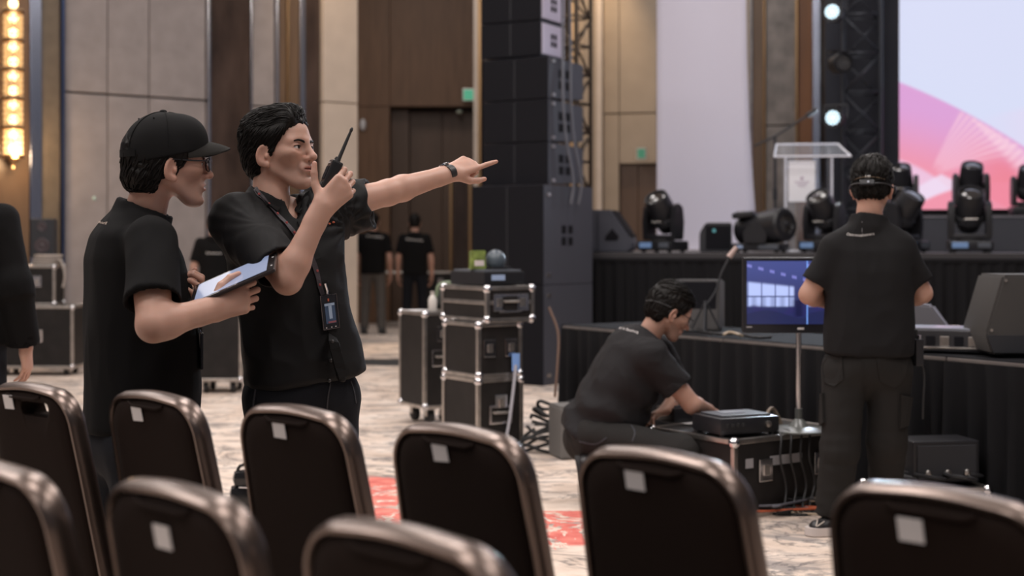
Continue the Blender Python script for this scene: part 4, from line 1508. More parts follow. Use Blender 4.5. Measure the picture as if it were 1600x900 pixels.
par_can('lit white LED spotlight, upper of the two on the truss', 1303, 20, True)
par_can('lit white LED spotlight, lower of the two on the truss', 1304, 185, True)
par_can('unlit LED spotlight on the truss between the two lit ones', 1312, 100, False)

# ------------------------------------------------------------------ skirted work tables
M_TTOP = mat('table_cloth_top', (0.012, 0.012, 0.014), 0.85, spec=0.1, var=0.2)
TA = P(880, 507, 9.88)
TBp = P(1600, 566, 6.75)
TD = nrm((TBp - TA)[:2])
TL = np.linalg.norm((TBp - TA)[:2])
TANG = math.atan2(TD[1], TD[0])
TN = np.array([-TD[1], TD[0]])                      # away from the camera side
TH = 0.75


def tpt(px, back, z=TH):
    A = TA[:2] + TN * back
    x, y, _ = line_hit(px, A, TD)
    return np.array([x, y, z])


nT = 3
tl = (TL + 1.2) / nT
tlab = ['black-skirted work table behind the crouching man', 'black-skirted work table between the monitor screen and the headset man', 'black-skirted work table under the lidded equipment, right']
for k in range(nT):
    o_ = TA[:2] + TD * (k * tl)
    t = thing('work_table', tlab[k], 'table', (o_[0], o_[1], 0), TANG, 'skirted work tables')
    MB().box((tl / 2, 0.38, TH - 0.0125), (tl - 0.006, 0.76, 0.025), 0.005).build('tabletop', M_TTOP, t)
    MB().box((tl / 2, -0.004, TH - 0.016), (tl - 0.01, 0.010, 0.018), 0.002).build('front_edge', mat('pale_table_edge', (0.20, 0.18, 0.17), 0.4, 0.4), t)  # paler strip along the front edge of the table
    for sx in (0.06, tl - 0.06):
        for sy in (0.06, 0.70):
            MB().cyl((sx, sy, 0), (sx, sy, TH - 0.03), 0.015, 8).build('leg', M_BLACKMT, t)
    skirt('skirt', t, ([(0.003, 0.7), (0.003, -0.012)] if k == 0 else [(0.003, -0.012)]) + [(tl - 0.003, -0.012)], 0.01, TH - 0.026, M_SKIRT, 20 + k, 0.13, 0.028)

# computer display on a round-foot pole, standing on the low case
cz = 0.385
cc = P(1147, 690, 6.72)
cw, cd = 0.80, 0.62
RZC = HU
cb = corner_to_base(cc, cw, cd, RZC, -1, -1)
# left/front corner faces the camera: local -x side is the left face, -y the front face
big = flight_case('flight_case', 'big low black flight case with chrome corners beside the crouching man', cb, (cw, cd, cz), RZC, latches=2, handle=False, latch_faces=('f',))
for u, w_ in ((-0.30, 0.05), (-0.05, 0.22)):
    MB().box((u, -cd / 2 - 0.001, cz - 0.12), (w_, 0.003, 0.045)).build('name_plate', mat('pale_print', (0.30, 0.29, 0.30), 0.5), big)
mon_Y = 7.05
mb = P(1248, 662, mon_Y)
mon = thing('display_monitor', 'wide monitor on a round-foot pole showing two blue camera views', 'monitor', (mb[0], mb[1], cz), 0.0)
MB().lathe([(0.155, 0.0), (0.155, 0.008), (0.13, 0.016), (0.05, 0.024), (0.03, 0.05), (0.018, 0.06), (0.018, 0.11)], 28).build('foot', mat('grey_foot', (0.09, 0.095, 0.09), 0.3), mon, True)
ztv0, ztv1 = z_at(520, mon_Y) - cz, z_at(402, mon_Y) - cz
MB().cyl((0, 0, 0.05), (0, 0, ztv0 + 0.1), 0.0135, 12).build('pole', M_CHROME, mon, True)
twl, twr = (1160 - 1248) / FPX * mon_Y, (1352 - 1248) / FPX * mon_Y
tw = twr - twl
MB().box(((twl + twr) / 2, 0, (ztv0 + ztv1) / 2), (tw, 0.045, ztv1 - ztv0), 0.006).build('bezel', mat('monitor_bezel', (0.018, 0.018, 0.022), 0.28), mon)
MB().box(((twl + twr) / 2, 0.04, (ztv0 + ztv1) / 2 + 0.02), (tw * 0.6, 0.05, (ztv1 - ztv0) * 0.6), 0.015).build('back_cover', M_BLACKPL, mon)
def tvpic(u, v):
    def bump(x, c, w):
        return np.exp(-((x - c) / w) ** 2)
    base = mixc(lin((34, 42, 84)) * np.ones(u.shape + (1,)), lin((64, 72, 128)), sstep(0.2, 1.0, v))
    uu = np.mod(u * 1.92, 1.0)                         # two panes
    h0 = 0.48
    win = sstep(0.26, 0.30, v) * (1 - sstep(0.56 + 0.10 * (1 - uu) - 0.02, 0.60 + 0.10 * (1 - uu), v)) * (1 - sstep(0.76, 0.80, uu))
    bars = 0.35 + 0.65 * (np.mod(uu * 4.4, 1.0) > 0.13)
    bars = bars * np.where(np.abs(v - 0.44) < 0.012, 0.2, 1.0)
    low = np.where(v < 0.44, 0.8 + 0.2 * np.sin(uu * 40), 1.0)
    c = mixc(base, lin((176, 190, 240)), np.clip(win * bars * low, 0, 1) * 0.92)
    roof = sstep(0.0, 0.02, v - (0.66 + 0.24 * (1 - uu))) * (1 - sstep(0.02, 0.05, v - (0.68 + 0.24 * (1 - uu))))
    c = mixc(c, lin((140, 140, 220)), roof * 0.6 * (np.sin(uu * 34) > 0.2))
    crowd = sstep(0.0, 0.05, 0.29 + 0.05 * np.sin(uu * 9) - v) * (0.55 + 0.3 * np.sin(uu * 23 + 3 * np.sin(v * 21)))
    c = mixc(c, lin((40, 34, 90)), crowd * 0.75)
    floor_ = sstep(0.0, 0.02, 0.17 + 0.06 * np.sin(uu * 5) - v)
    c = mixc(c, lin((28, 34, 70)), floor_ * 0.85)
    person = bump(uu, 0.86, 0.07) * sstep(0.10, 0.14, v) * (1 - sstep(0.36, 0.40, v))
    c = mixc(c, lin((18, 22, 60)), np.clip(person * 1.2, 0, 1))
    c = mixc(c, lin((120, 165, 245)), (np.abs(u * 1.92 - 1.0) < 0.010) * 0.9)
    return c


pm = 0.018
tvm = mat('tv_picture', (0.01, 0.01, 0.012), 0.25, emit=(1, 1, 1), estr=1.25, vcol='Col')
for _l in list(tvm.node_tree.links):
    if _l.to_socket.name == 'Base Color':
        tvm.node_tree.links.remove(_l)
o = link('picture', screen_mesh(tw - 2 * pm, ztv1 - ztv0 - 0.062, 220, 130, tvpic), tvm, mon)
o.location = (twl + pm, -0.0245, ztv0 + 0.044)
MB().box(((twl + twr) / 2 - 0.02, -0.024, ztv0 + 0.022), (0.032, 0.003, 0.010)).build('maker_badge', M_CARD, mon)
MB().box((twl + 0.03, -0.024, ztv0 + 0.03), (0.028, 0.003, 0.006)).build('print_mark', mat('pale_print', (0.3, 0.29, 0.3)), mon)

# equipment on the low case
eq = P(1157, 652, 7.0)
unit = thing('control_unit', 'flat black electronics unit lying on the low flight case', 'control unit', (eq[0] - 0.03, eq[1] - 0.03, cz), HU - 0.2)
MB().box((0, 0, 0.052), (0.34, 0.26, 0.080), 0.012).build('body', M_BLACKPL, unit, True)
MB().box((0, 0, 0.096), (0.28, 0.20, 0.010), 0.004).build('top_plate', mat('dark_grey_plate', (0.05, 0.052, 0.06), 0.35), unit)
MB().box((-0.02, 0.02, 0.1025), (0.12, 0.09, 0.003)).build('touch_panel', mat('pale_panel', (0.30, 0.32, 0.36), 0.25), unit)
for k in range(4):
    MB().box((-0.13 + 0.03 * k, -0.132, 0.055), (0.016, 0.006, 0.02), 0.002).build('socket', M_RUBBER, unit)
MB().lathe([(0.016, 0), (0.016, 0.012), (0.01, 0.014)], 14, rotM('X', math.pi / 2, (0.10, -0.131, 0.055))).build('knob', M_ALU, unit, True)
for sx in (-1, 1):
    for sy in (-1, 1):
        MB().cyl((sx * 0.14, sy * 0.10, 0), (sx * 0.14, sy * 0.10, 0.013), 0.014, 8).build('foot', M_RUBBER, unit)
un2p = P(1062, 640, 7.45)
un2 = thing('patch_box', 'small black patch box between the crouching man\'s hands', 'patch box', (un2p[0] + 0.02, un2p[1], cz), HU - 0.1)
MB().box((0, 0, 0.04), (0.24, 0.16, 0.078), 0.008).build('body', M_BLACKPL, un2, True)
MB().box((0, 0, 0.084), (0.2, 0.12, 0.010), 0.002).build('top_plate', mat('dark_grey_plate', (0.05, 0.052, 0.06)), un2)
for k in range(5):
    MB().lathe([(0.010, 0), (0.010, 0.02), (0.006, 0.022)], 10).build('knob', M_ALU, un2, True).location = (-0.08 + k * 0.04, -0.03, 0.089)
# paper scrap by his hand
o = MB().box((0, 0, 0), (0.10, 0.06, 0.002)).build('paper_scrap', M_CARD)
o.location = P(1022, 656, 7.35)
o.location.z = cz + 0.002
o.location = (cb[0] - 0.27, cb[1] + 0.13, cz + 0.002)
o.rotation_euler = (0, 0, 0.7)
tag(o, 'white paper scrap on the low flight case by the crouching man', 'paper')

# ------------------------------------------------------------------ on the tables
# monitor loudspeaker behind the crouching man
q = tpt(1092, 0.42)
sp = thing('table_loudspeaker', 'slanted grey-black loudspeaker on the table behind the crouching man', 'loudspeaker', q, TANG + 0.75)
hS = z_at(436, q[1]) - TH
MB().prism([(-0.20, 0), (0.20, 0), (0.20, hS * 0.98), (-0.16, hS)], 'x', -0.15, 0.15, 0.012).build('cabinet', mat('grey_speaker_paint', (0.065, 0.06, 0.06), 0.6, bump=0.3, bscale=300), sp, True)
MB().box((0.0, -0.185, hS * 0.5), (0.26, 0.012, hS * 0.86), 0.003).build('grille', M_GRILLE, sp)
sp.children[1].rotation_euler = (-0.06, 0, 0)
# small tripod gooseneck at its right
q = tpt(1118, 0.30)
gs = thing('gooseneck_stand', 'slim black stand with a bent tip on the table left of the monitor', 'stand', q, 0)
s_ = q[1] / FPX
MB().tube(spline([(-16 * s_, 0, 0.16), (0, 0, z_at(455, q[1]) - TH), (10 * s_, 0, z_at(425, q[1]) - TH), (24 * s_, 0, z_at(398, q[1]) - TH)], 18), 0.007, 8).build('neck', M_BLACKMT, gs, True)
MB().tube([(21 * s_, 0, z_at(402, q[1]) - TH), (33 * s_, 0, z_at(386, q[1]) - TH)], 0.02, 10, 0.014).build('tip', mat('pink_tip', (0.45, 0.33, 0.30), 0.4), gs, True)
MB().cyl((-16 * s_, 0, 0.01), (-16 * s_, 0, 0.2), 0.012, 8).build('pole', M_BLACKMT, gs, True)
for a in (0.3, 2.4, 4.5):
    MB().tube([(-16 * s_, 0, 0.2), (-16 * s_ + 0.11 * math.cos(a), 0.11 * math.sin(a), 0.006)], 0.006, 6).build('leg', M_BLACKMT, gs, True)
# silver rack device, right
q = tpt(1482, 0.22)
dv = thing('rack_device', 'silver-topped rack device on the table right of the headset man', 'device', q, TANG + 0.55)
hD = 0.115
MB().box((0, 0, hD / 2 + 0.008), (0.40, 0.28, hD), 0.008).build('body', mat('dark_silver', (0.12, 0.12, 0.13), 0.25, 0.7), dv)
MB().box((0, 0, hD + 0.012), (0.38, 0.26, 0.008), 0.002).build('top_plate', mat('silver_plate', (0.36, 0.38, 0.44), 0.25, 0.6), dv)
for k in range(5):
    MB().box((-0.14 + 0.07 * k, -0.143, 0.065), (0.045, 0.008, 0.05), 0.003).build('port', M_GRILLE if k % 2 else M_ALU, dv)
MB().tube([(-0.16, -0.145, 0.03), (-0.1, -0.16, 0.03), (0.1, -0.16, 0.03), (0.16, -0.145, 0.03)], 0.006, 6).build('rail', M_ALU, dv, True)
for sx in (-1, 1):
    for sy in (-1, 1):
        MB().cyl((sx * 0.16, sy * 0.1, 0), (sx * 0.16, sy * 0.1, 0.009), 0.015, 8).build('foot', M_RUBBER, dv)
# grey wedge behind it
q = tpt(1448, 0.58)
w3 = thing('grey_wedge', 'smooth grey wedge-shaped cover behind the rack device', 'cover', q, TANG + 0.55)
MB().prism([(-0.20, 0), (0.17, 0), (0.16, 0.04), (0.03, 0.22), (-0.2, 0.24)], 'y', -0.05, 0.06, 0.012).build('shell', mat('mid_grey_plastic', (0.13, 0.125, 0.14), 0.45), w3, True)
MB().box((0.1, -0.052, 0.07), (0.05, 0.006, 0.02), 0.002).build('catch', M_ALU, w3)
# big textured monitor wedge at the right edge
q = tpt(1590, 0.20)
w4 = thing('monitor_wedge', 'big textured charcoal monitor wedge at the right edge on the table', 'stage monitor', q, 0.0, 'wedge monitors')
hW = z_at(428, q[1]) - TH
def wx(px, py):
    return ((px - 1590) / FPX * q[1], z_at(py, q[1]) - TH)
poly = [wx(1535, 520), wx(1545, 553), wx(1700, 553), wx(1700, 429), wx(1562, 429)]
poly = [(x, max(z, 0.008)) for x, z in poly]
MB().prism(poly, 'y', -0.05, 0.32, 0.012).build('cabinet', mat('charcoal_texture', (0.05, 0.046, 0.044), 0.7, bump=0.6, bscale=260), w4, True)
MB().prism([wx(1536, 523), wx(1547, 550), wx(1698, 550), wx(1698, 523)], 'y', -0.056, -0.046).build('base_band', M_BLACKMT, w4)
for pxb, pyb in ((1566, 438), (1544, 515)):
    x, z = wx(pxb, pyb)
    MB().lathe([(0.007, 0), (0.007, 0.004)], 10, rotM('X', math.pi / 2, (x, -0.05, z))).build('screw', M_ALU, w4)
MB().box((*wx(1600, 553),)[:1] + (0.1,) + (0.006,), (0.2, 0.2, 0.012)).build('rubber_foot', M_RUBBER, w4)
# assorted leads lying on the tables and hanging from the case
def cable(label, pts, r=0.006, m=None, n=40, name='cable'):
    o = MB().tube(spline(pts, n), r, 6).build(name, m or mat('black_cable', (0.018, 0.018, 0.02), 0.45), None, True)
    tag(o, label, 'cable')
    return o


def onT(px, back, z=0.008):
    return tpt(px, back, TH + z)


cable('thin dark lead winding along the table left of the monitor', [onT(1060, 0.1), onT(1090, 0.2), onT(1120, 0.12), onT(1150, 0.25), onT(1180, 0.1), onT(1205, 0.2)], 0.009)
cable('pale lead lying on the table beside the monitor', [onT(1130, 0.12, 0.006), onT(1140, 0.16, 0.02), onT(1152, 0.10, 0.02), onT(1160, 0.13, 0.006)], 0.009, mat('cream_cable', (0.42, 0.33, 0.24), 0.5))
cable('coiled lead at the back of the rack device', [onT(1440, 0.42), onT(1465, 0.36, 0.10), onT(1490, 0.42, 0.12), onT(1515, 0.36, 0.11), onT(1530, 0.33, 0.05)], 0.008, mat('tan_cable', (0.22, 0.17, 0.13), 0.5))
# leads over the case front
def onC(u, off, z):
    c, s = math.cos(RZC), math.sin(RZC)
    lx, ly = u, -cd / 2 - off
    return np.array([cb[0] + c * lx - s * ly, cb[1] + s * lx + c * ly, z])


leadlab = ['leftmost', 'second', 'third', 'rightmost']
for k, u in enumerate((-0.10, -0.03, 0.04, 0.10)):
    cable('%s of the black leads hanging over the front of the low case' % leadlab[k], [onC(u + 0.03, -0.10, cz + 0.012), onC(u, 0.012, cz + 0.005), onC(u - 0.02, 0.03, cz * 0.7), onC(u + 0.03, 0.02, cz * 0.35), onC(u - 0.01 * k, 0.05, 0.015), onC(u + 0.1, 0.10, 0.009), onC(u + 0.22, 0.06 + 0.03 * k, 0.009)], 0.006)
cable('bundle of tan wire ends beside the unit on the low case', [onC(0.06, -0.20, cz + 0.01), onC(0.05, -0.22, cz + 0.07), onC(0.11, -0.24, cz + 0.09), onC(0.15, -0.22, cz + 0.012)], 0.010, mat('tan_cable', (0.22, 0.17, 0.13)))
# heap of cables on the floor in front of the case
hp_cols = [('black', M_RUBBER), ('cream', mat('cream_cable', (0.42, 0.33, 0.24))), ('grey', M_CAB), ('orange', mat('orange_cable', (0.45, 0.10, 0.04), 0.5)), ('tan', mat('tan_cable', (0.22, 0.17, 0.13)))]
g0 = ground(1245, 803)
seq = [0, 1, 0, 2, 0, 3, 4, 0, 1, 0, 2, 0]
words = ['lowest', 'wide', 'tight', 'loose', 'long', 'bright', 'dull', 'looping', 'thin', 'twisted', 'short', 'topmost']
for k in range(12):
    r0 = rnd.uniform(0.06, 0.20)
    ox, oy = rnd.uniform(-0.16, 0.14), rnd.uniform(-0.05, 0.22)
    ph = rnd.uniform(0, 6.28)
    pts = []
    for j in range(7):
        a = ph + j * rnd.uniform(0.7, 1.2)
        pts.append((g0[0] + ox + r0 * math.cos(a) * 1.3, g0[1] + oy + r0 * math.sin(a) * 0.6, 0.008 + 0.006 * k * rnd.uniform(0.4, 1)))
    nmz, mm = hp_cols[seq[k]]
    o = cable('%s %s cable in the heap by the headset man\'s shoes' % (words[k], nmz), pts, 0.006, mm)
    o['group'] = 'heap of cables on the floor'
# under-table case and amplifier by the headset man's legs
g = ground(1440, 792)
uc = flight_case('flight_case', 'low black flight case under the table right of the headset man\'s legs', np.array([g[0] - 0.05, g[1] - 0.22, 0]), (0.54, 0.30, 0.155), HU - 0.45, latches=2, handle=False)
am = thing('power_amplifier', 'black amplifier box tucked under the table behind the headset man', 'amplifier', np.array([g[0] + 0.02, g[1] - 0.17, 0.157]), HU - 0.45)
MB().box((0, 0, 0.11), (0.34, 0.22, 0.2), 0.008).build('body', M_BLACKPL, am)
MB().box((0, -0.113, 0.11), (0.30, 0.008, 0.16), 0.003).build('front_plate', M_BLACKMT, am)
for k in range(3):
    MB().lathe([(0.016, 0), (0.016, 0.012), (0.01, 0.016)], 12, rotM('X', math.pi / 2, (-0.1 + 0.1 * k, -0.118, 0.06))).build('knob', M_ALU, am, True)
for k in range(6):
    ox = -0.26 + 0.07 * k
    b0 = np.array([g[0] + ox, g[1] - 0.30 + 0.1 * (k % 2), 0])
    o = cable('%s dark cable heaped on the low case under the table' % words[k + 1], [b0 + (0, 0, 0.19), b0 + (0.08, 0.05, 0.20), b0 + (0.14, -0.02, 0.19), b0 + (0.08, -0.06, 0.205), b0 + (0.0, 0.0, 0.215), b0 + (0.1, 0.08, 0.22)], 0.008)
    o['group'] = 'cables under the table'
# pale strap over the stacked cases
b_ = corner_to_base(g, 0.34, 0.44, RZB, 1, -1)
cable('long pale cable hanging down the front of the case stack', [P(806, 570, YB - 0.07), P(803, 600, YB - 0.08), P(797, 650, YB - 0.09), P(790, 690, YB - 0.10)], 0.010, mat('pale_grey_cable', (0.45, 0.45, 0.50), 0.5), 20)
cable('brown cable hanging beside the stacked cases at the table end', [P(858, 480, YB + 0.2), P(872, 520, YB + 0.2), P(871, 570, YB + 0.18), P(867, 620, YB + 0.18)], 0.009, mat('brown_cable', (0.20, 0.13, 0.10), 0.5), 20)
for k in range(7):
    a0 = ground(842 + 5 * k, 712)
    pts = [(a0[0] + 0.13 * math.cos(a + k) + rnd.uniform(-0.02, 0.02), a0[1] + 0.1 + 0.05 * math.sin(a + k), 0.03 + 0.045 * k + 0.03 * math.sin(2 * a + k)) for a in np.linspace(0, 5.6, 8)]
    o = cable('%s black cable in the pile between the case stack and the grey box' % words[k], pts, 0.011, M_RUBBER)
    o['group'] = 'cable pile by the case stack'
# long dark cable ramp on the carpet near the far doors
g = ground(615, 568)
rp_ = thing('cable_ramp', 'flat dark cable ramp lying across the carpet in the middle distance', 'cable ramp', np.array([g[0] - 0.05, g[1], 0]), -0.1)
for k in range(3):
    MB().prism([(-0.28, 0), (0.28, 0), (0.14, 0.04), (-0.14, 0.04)], 'x', -0.75 + 0.5 * k, -0.26 + 0.5 * k, 0.004).build('ramp_section', M_RUBBER, rp_)
# ================================================================== implicit-surface modelling for the people
class SDF:
    def __init__(s, lo, hi, h):
        s.lo = np.asarray(lo, float)
        s.h = h
        s.n = np.ceil((np.asarray(hi, float) - s.lo) / h).astype(int) + 2
        s.f = np.full(s.n, 1.0, np.float32)

    def blk(s, lo, hi):
        a = np.clip(np.floor((np.asarray(lo) - s.lo) / s.h).astype(int), 0, s.n)
        b = np.clip(np.ceil((np.asarray(hi) - s.lo) / s.h).astype(int) + 1, 0, s.n)
        if np.any(b <= a):
            return None
        sl = tuple(slice(a[i], b[i]) for i in range(3))
        ax = [(s.lo[i] + s.h * np.arange(a[i], b[i])).astype(np.float32) for i in range(3)]
        return sl, ax[0][:, None, None], ax[1][None, :, None], ax[2][None, None, :]

    def union(s, sl, d, k):
        f = s.f[sl]
        if k <= 0:
            s.f[sl] = np.minimum(f, d)
        else:
            h = np.clip(0.5 + 0.5 * (f - d) / k, 0, 1)
            s.f[sl] = f * (1 - h) + d * h - k * h * (1 - h)

    def subtract(s, sl, d, k):
        f = s.f[sl]
        d = -d
        if k <= 0:
            s.f[sl] = np.maximum(f, d)
        else:
            h = np.clip(0.5 + 0.5 * (d - f) / k, 0, 1)
            s.f[sl] = f * (1 - h) + d * h + k * h * (1 - h)

    def cone(s, a, b, ra, rb, k=0.01, flat=None, sub=False, cut=None, hollow=None):
        """tapered capsule; flat=(axis, q) squeezes along axis; cut=[(pt, n)] planes; hollow=wall thickness"""
        a, b = np.asarray(a, float), np.asarray(b, float)
        m = max(ra, rb) + k + 3 * s.h
        B = s.blk(np.minimum(a, b) - m, np.maximum(a, b) + m)
        if B is None:
            return
        sl, X, Y, Z = B
        ab = b - a
        L2 = max(1e-9, float(ab @ ab))
        px, py, pz = X - a[0], Y - a[1], Z - a[2]
        t = np.clip((px * ab[0] + py * ab[1] + pz * ab[2]) / L2, 0, 1)
        ox, oy, oz = px - t * ab[0], py - t * ab[1], pz - t * ab[2]
        q = 1.0
        if flat is not None:
            ax, q = nrm(flat[0]), flat[1]
            c = (ox * ax[0] + oy * ax[1] + oz * ax[2]) * (1 / q - 1)
            ox, oy, oz = ox + ax[0] * c, oy + ax[1] * c, oz + ax[2] * c
        d = (np.sqrt(ox * ox + oy * oy + oz * oz) - (ra + (rb - ra) * t)) * min(1.0, q)
        if cut:
            for pt, n in cut:
                n = nrm(n)
                pl = (X - pt[0]) * n[0] + (Y - pt[1]) * n[1] + (Z - pt[2]) * n[2]
                if hollow:
                    inn = np.maximum(d + hollow[0], -pl - hollow[1])
                    d = np.maximum(d, pl)
                    d = np.maximum(d, -inn)
                else:
                    d = np.maximum(d, pl)
        (s.subtract if sub else s.union)(sl, d.astype(np.float32), k)

    def ell(s, c, r, k=0.01, R=None, sub=False):
        c, r = np.asarray(c, float), np.asarray(r, float)
        m = max(r) + k + 3 * s.h
        B = s.blk(c - m, c + m)
        if B is None:
            return
        sl, X, Y, Z = B
        px, py, pz = X - c[0], Y - c[1], Z - c[2]
        if R is not None:
            R = np.asarray(R, float)                      # columns = local axes
            px, py, pz = (px * R[0, 0] + py * R[1, 0] + pz * R[2, 0], px * R[0, 1] + py * R[1, 1] + pz * R[2, 1], px * R[0, 2] + py * R[1, 2] + pz * R[2, 2])
        k0 = np.sqrt((px / r[0]) ** 2 + (py / r[1]) ** 2 + (pz / r[2]) ** 2)
        k1 = np.sqrt((px / r[0] ** 2) ** 2 + (py / r[1] ** 2) ** 2 + (pz / r[2] ** 2) ** 2) + 1e-6
        d = k0 * (k0 - 1) / k1
        d = np.where(k0 < 1e-3, -min(r), d)
        (s.subtract if sub else s.union)(sl, d.astype(np.float32), k)

    def stack(s, o, axis, front, rows, k=0.01, kc=0.02, n=2.3, sub=False):
        """lofted body: rows (t, halfwidth, halfdepth, front_offset[, side_offset]) along the axis"""
        o = np.asarray(o, float)
        ax = nrm(axis)
        fr = nrm(np.asarray(front, float) - ax * np.dot(front, ax))
        la = np.cross(ax, fr)                            # subject's left for axis up, front forward: up x front = left
        T = np.array([r[0] for r in rows])
        tt = np.linspace(T[0], T[-1], 160)
        def sm(col):
            v = np.array([r[col] if len(r) > col else 0.0 for r in rows])
            y = np.interp(tt, T, v)
            ker = np.hanning(13)
            ker /= ker.sum()
            return np.convolve(np.pad(y, 6, mode='edge'), ker, 'valid')
        W, D, OF, OS = sm(1), sm(2), sm(3), sm(4)
        m = max(W.max(), D.max()) + 0.06
        e0, e1 = o + ax * T[0], o + ax * T[-1]
        B = s.blk(np.minimum(e0, e1) - m, np.maximum(e0, e1) + m)
        if B is None:
            return
        sl, X, Y, Z = B
        px, py, pz = X - o[0], Y - o[1], Z - o[2]
        t = px * ax[0] + py * ax[1] + pz * ax[2]
        u = px * la[0] + py * la[1] + pz * la[2]
        v = px * fr[0] + py * fr[1] + pz * fr[2]
        w, d = np.interp(t, tt, W), np.interp(t, tt, D)
        u = u - np.interp(t, tt, OS)
        v = v - np.interp(t, tt, OF)
        rho = ((np.abs(u) / w) ** n + (np.abs(v) / d) ** n) ** (1 / n)
        ds = (rho - 1) * np.minimum(w, d)
        dc = np.maximum(T[0] - t, t - T[-1])
        h = np.clip(0.5 + 0.5 * (dc - ds) / kc, 0, 1)
        dd = ds * (1 - h) + dc * h + kc * h * (1 - h)
        (s.subtract if sub else s.union)(sl, dd.astype(np.float32), k)

    def cutplane(s, pt, n, k=0.006):
        n = nrm(n)
        B = s.blk(s.lo, s.lo + s.h * s.n)
        sl, X, Y, Z = B
        d = ((X - pt[0]) * n[0] + (Y - pt[1]) * n[1] + (Z - pt[2]) * n[2]).astype(np.float32)
        s.subtract(sl, -d, k)

    def mesh(s):
        return nets(s.f, s.lo, s.h)


def nets(f, lo, h):
    f[0], f[-1] = 1, 1
    f[:, 0], f[:, -1] = 1, 1
    f[:, :, 0], f[:, :, -1] = 1, 1
    ins = f < 0
    c = np.zeros(tuple(q - 1 for q in f.shape), np.int8)
    offs = [(i, j, k) for i in (0, 1) for j in (0, 1) for k in (0, 1)]
    nx, ny, nz = c.shape
    for i, j, k in offs:
        c += ins[i:i + nx, j:j + ny, k:k + nz]
    I, J, K = np.nonzero((c > 0) & (c < 8))
    idx = np.full(c.shape, -1, np.int32)
    idx[I, J, K] = np.arange(len(I))
    cv = {o: f[I + o[0], J + o[1], K + o[2]].astype(np.float64) for o in offs}
    acc = np.zeros((len(I), 3))
    cnt = np.zeros(len(I))
    for a in offs:
        for ax in range(3):
            if a[ax] == 0:
                b = list(a)
                b[ax] = 1
                b = tuple(b)
                va, vb = cv[a], cv[b]
                m = (va < 0) != (vb < 0)
                t = np.where(m, va / np.where(m, va - vb, 1), 0)
                for q in range(3):
                    acc[:, q] += np.where(m, a[q] + (t if q == ax else 0), 0)
                cnt += m
    P_ = acc / np.maximum(cnt, 1)[:, None] + np.stack([I, J, K], 1)
    V = lo + P_ * h
    quads = []
    for ax in range(3):
        s0 = [slice(None)] * 3
        s1 = [slice(None)] * 3
        s0[ax] = slice(0, -1)
        s1[ax] = slice(1, None)
        A, B = ins[tuple(s0)], ins[tuple(s1)]
        e = np.nonzero(A != B)
        o1, o2 = (ax + 1) % 3, (ax + 2) % 3
        e = [q for q in e]
        ok = (e[o1] > 0) & (e[o2] > 0) & (e[o1] < c.shape[o1]) & (e[o2] < c.shape[o2]) & (e[ax] < c.shape[ax])
        e = [q[ok] for q in e]
        flip = A[tuple(e)]
        def cell(d1, d2):
            g = [q.copy() for q in e]
            g[o1] = g[o1] - d1
            g[o2] = g[o2] - d2
            return idx[tuple(g)]
        q = np.stack([cell(0, 0), cell(1, 0), cell(1, 1), cell(0, 1)], 1)
        q[~flip] = q[~flip][:, ::-1]
        quads.append(q)
    Q = np.concatenate(quads)
    Q = Q[(Q >= 0).all(1)]
    return V, Q


def vnormals(V, Q):
    n = np.cross(V[Q[:, 2]] - V[Q[:, 0]], V[Q[:, 3]] - V[Q[:, 1]])
    N = np.zeros_like(V)
    for i in range(4):
        np.add.at(N, Q[:, i], n)
    return N / np.maximum(1e-12, np.linalg.norm(N, axis=1))[:, None]


def relax(V, Q, it=2, lam=0.5):
    e = np.concatenate([Q[:, [0, 1]], Q[:, [1, 2]], Q[:, [2, 3]], Q[:, [3, 0]]])
    cnt = np.zeros(len(V))
    np.add.at(cnt, e[:, 0], 1)
    np.add.at(cnt, e[:, 1], 1)
    for _ in range(it):
        S = np.zeros_like(V)
        np.add.at(S, e[:, 0], V[e[:, 1]])
        np.add.at(S, e[:, 1], V[e[:, 0]])
        V = V + lam * (S / np.maximum(cnt, 1)[:, None] - V)
    return V


def hash3(i, j, k, seed):
    n = (i * 374761393 + j * 668265263 + k * 2147483647 + seed * 144665) & 0x7fffffff
    n = ((n ^ (n >> 13)) * 1274126177) & 0x7fffffff
    return ((n ^ (n >> 16)) & 0xffff) / 65535.0


def vnoise(p, seed=0):
    p = np.asarray(p, float)
    i = np.floor(p).astype(np.int64)
    f = p - i
    u = f * f * (3 - 2 * f)
    r = 0
    for a in (0, 1):
        for b in (0, 1):
            for c in (0, 1):
                w = (u[:, 0] if a else 1 - u[:, 0]) * (u[:, 1] if b else 1 - u[:, 1]) * (u[:, 2] if c else 1 - u[:, 2])
                r = r + w * hash3(i[:, 0] + a, i[:, 1] + b, i[:, 2] + c, seed)
    return r * 2 - 1


def folds(V, Q, amp, scale=(7, 7, 3.2), seed=1, extra=None):
    """cloth folds: ridged noise stretched along the drape"""
    sc = np.array(scale, float)
    w = np.stack([vnoise(V * 4 + 11, seed + 5), vnoise(V * 4 + 31, seed + 6), vnoise(V * 4 + 57, seed + 7)], 1)
    q = (V + 0.05 * w) * sc
    n1 = 1 - np.abs(vnoise(q, seed)) * 2
    n2 = 1 - np.abs(vnoise(q * 2.1 + 7, seed + 1)) * 2
    n3 = vnoise(V * 3.0, seed + 2)
    d = amp * (0.6 * n1 + 0.3 * n2 + 0.35 * n3) - amp * 0.3
    if extra is not None:
        d = d + extra(V)
    return V + vnormals(V, Q) * d[:, None]


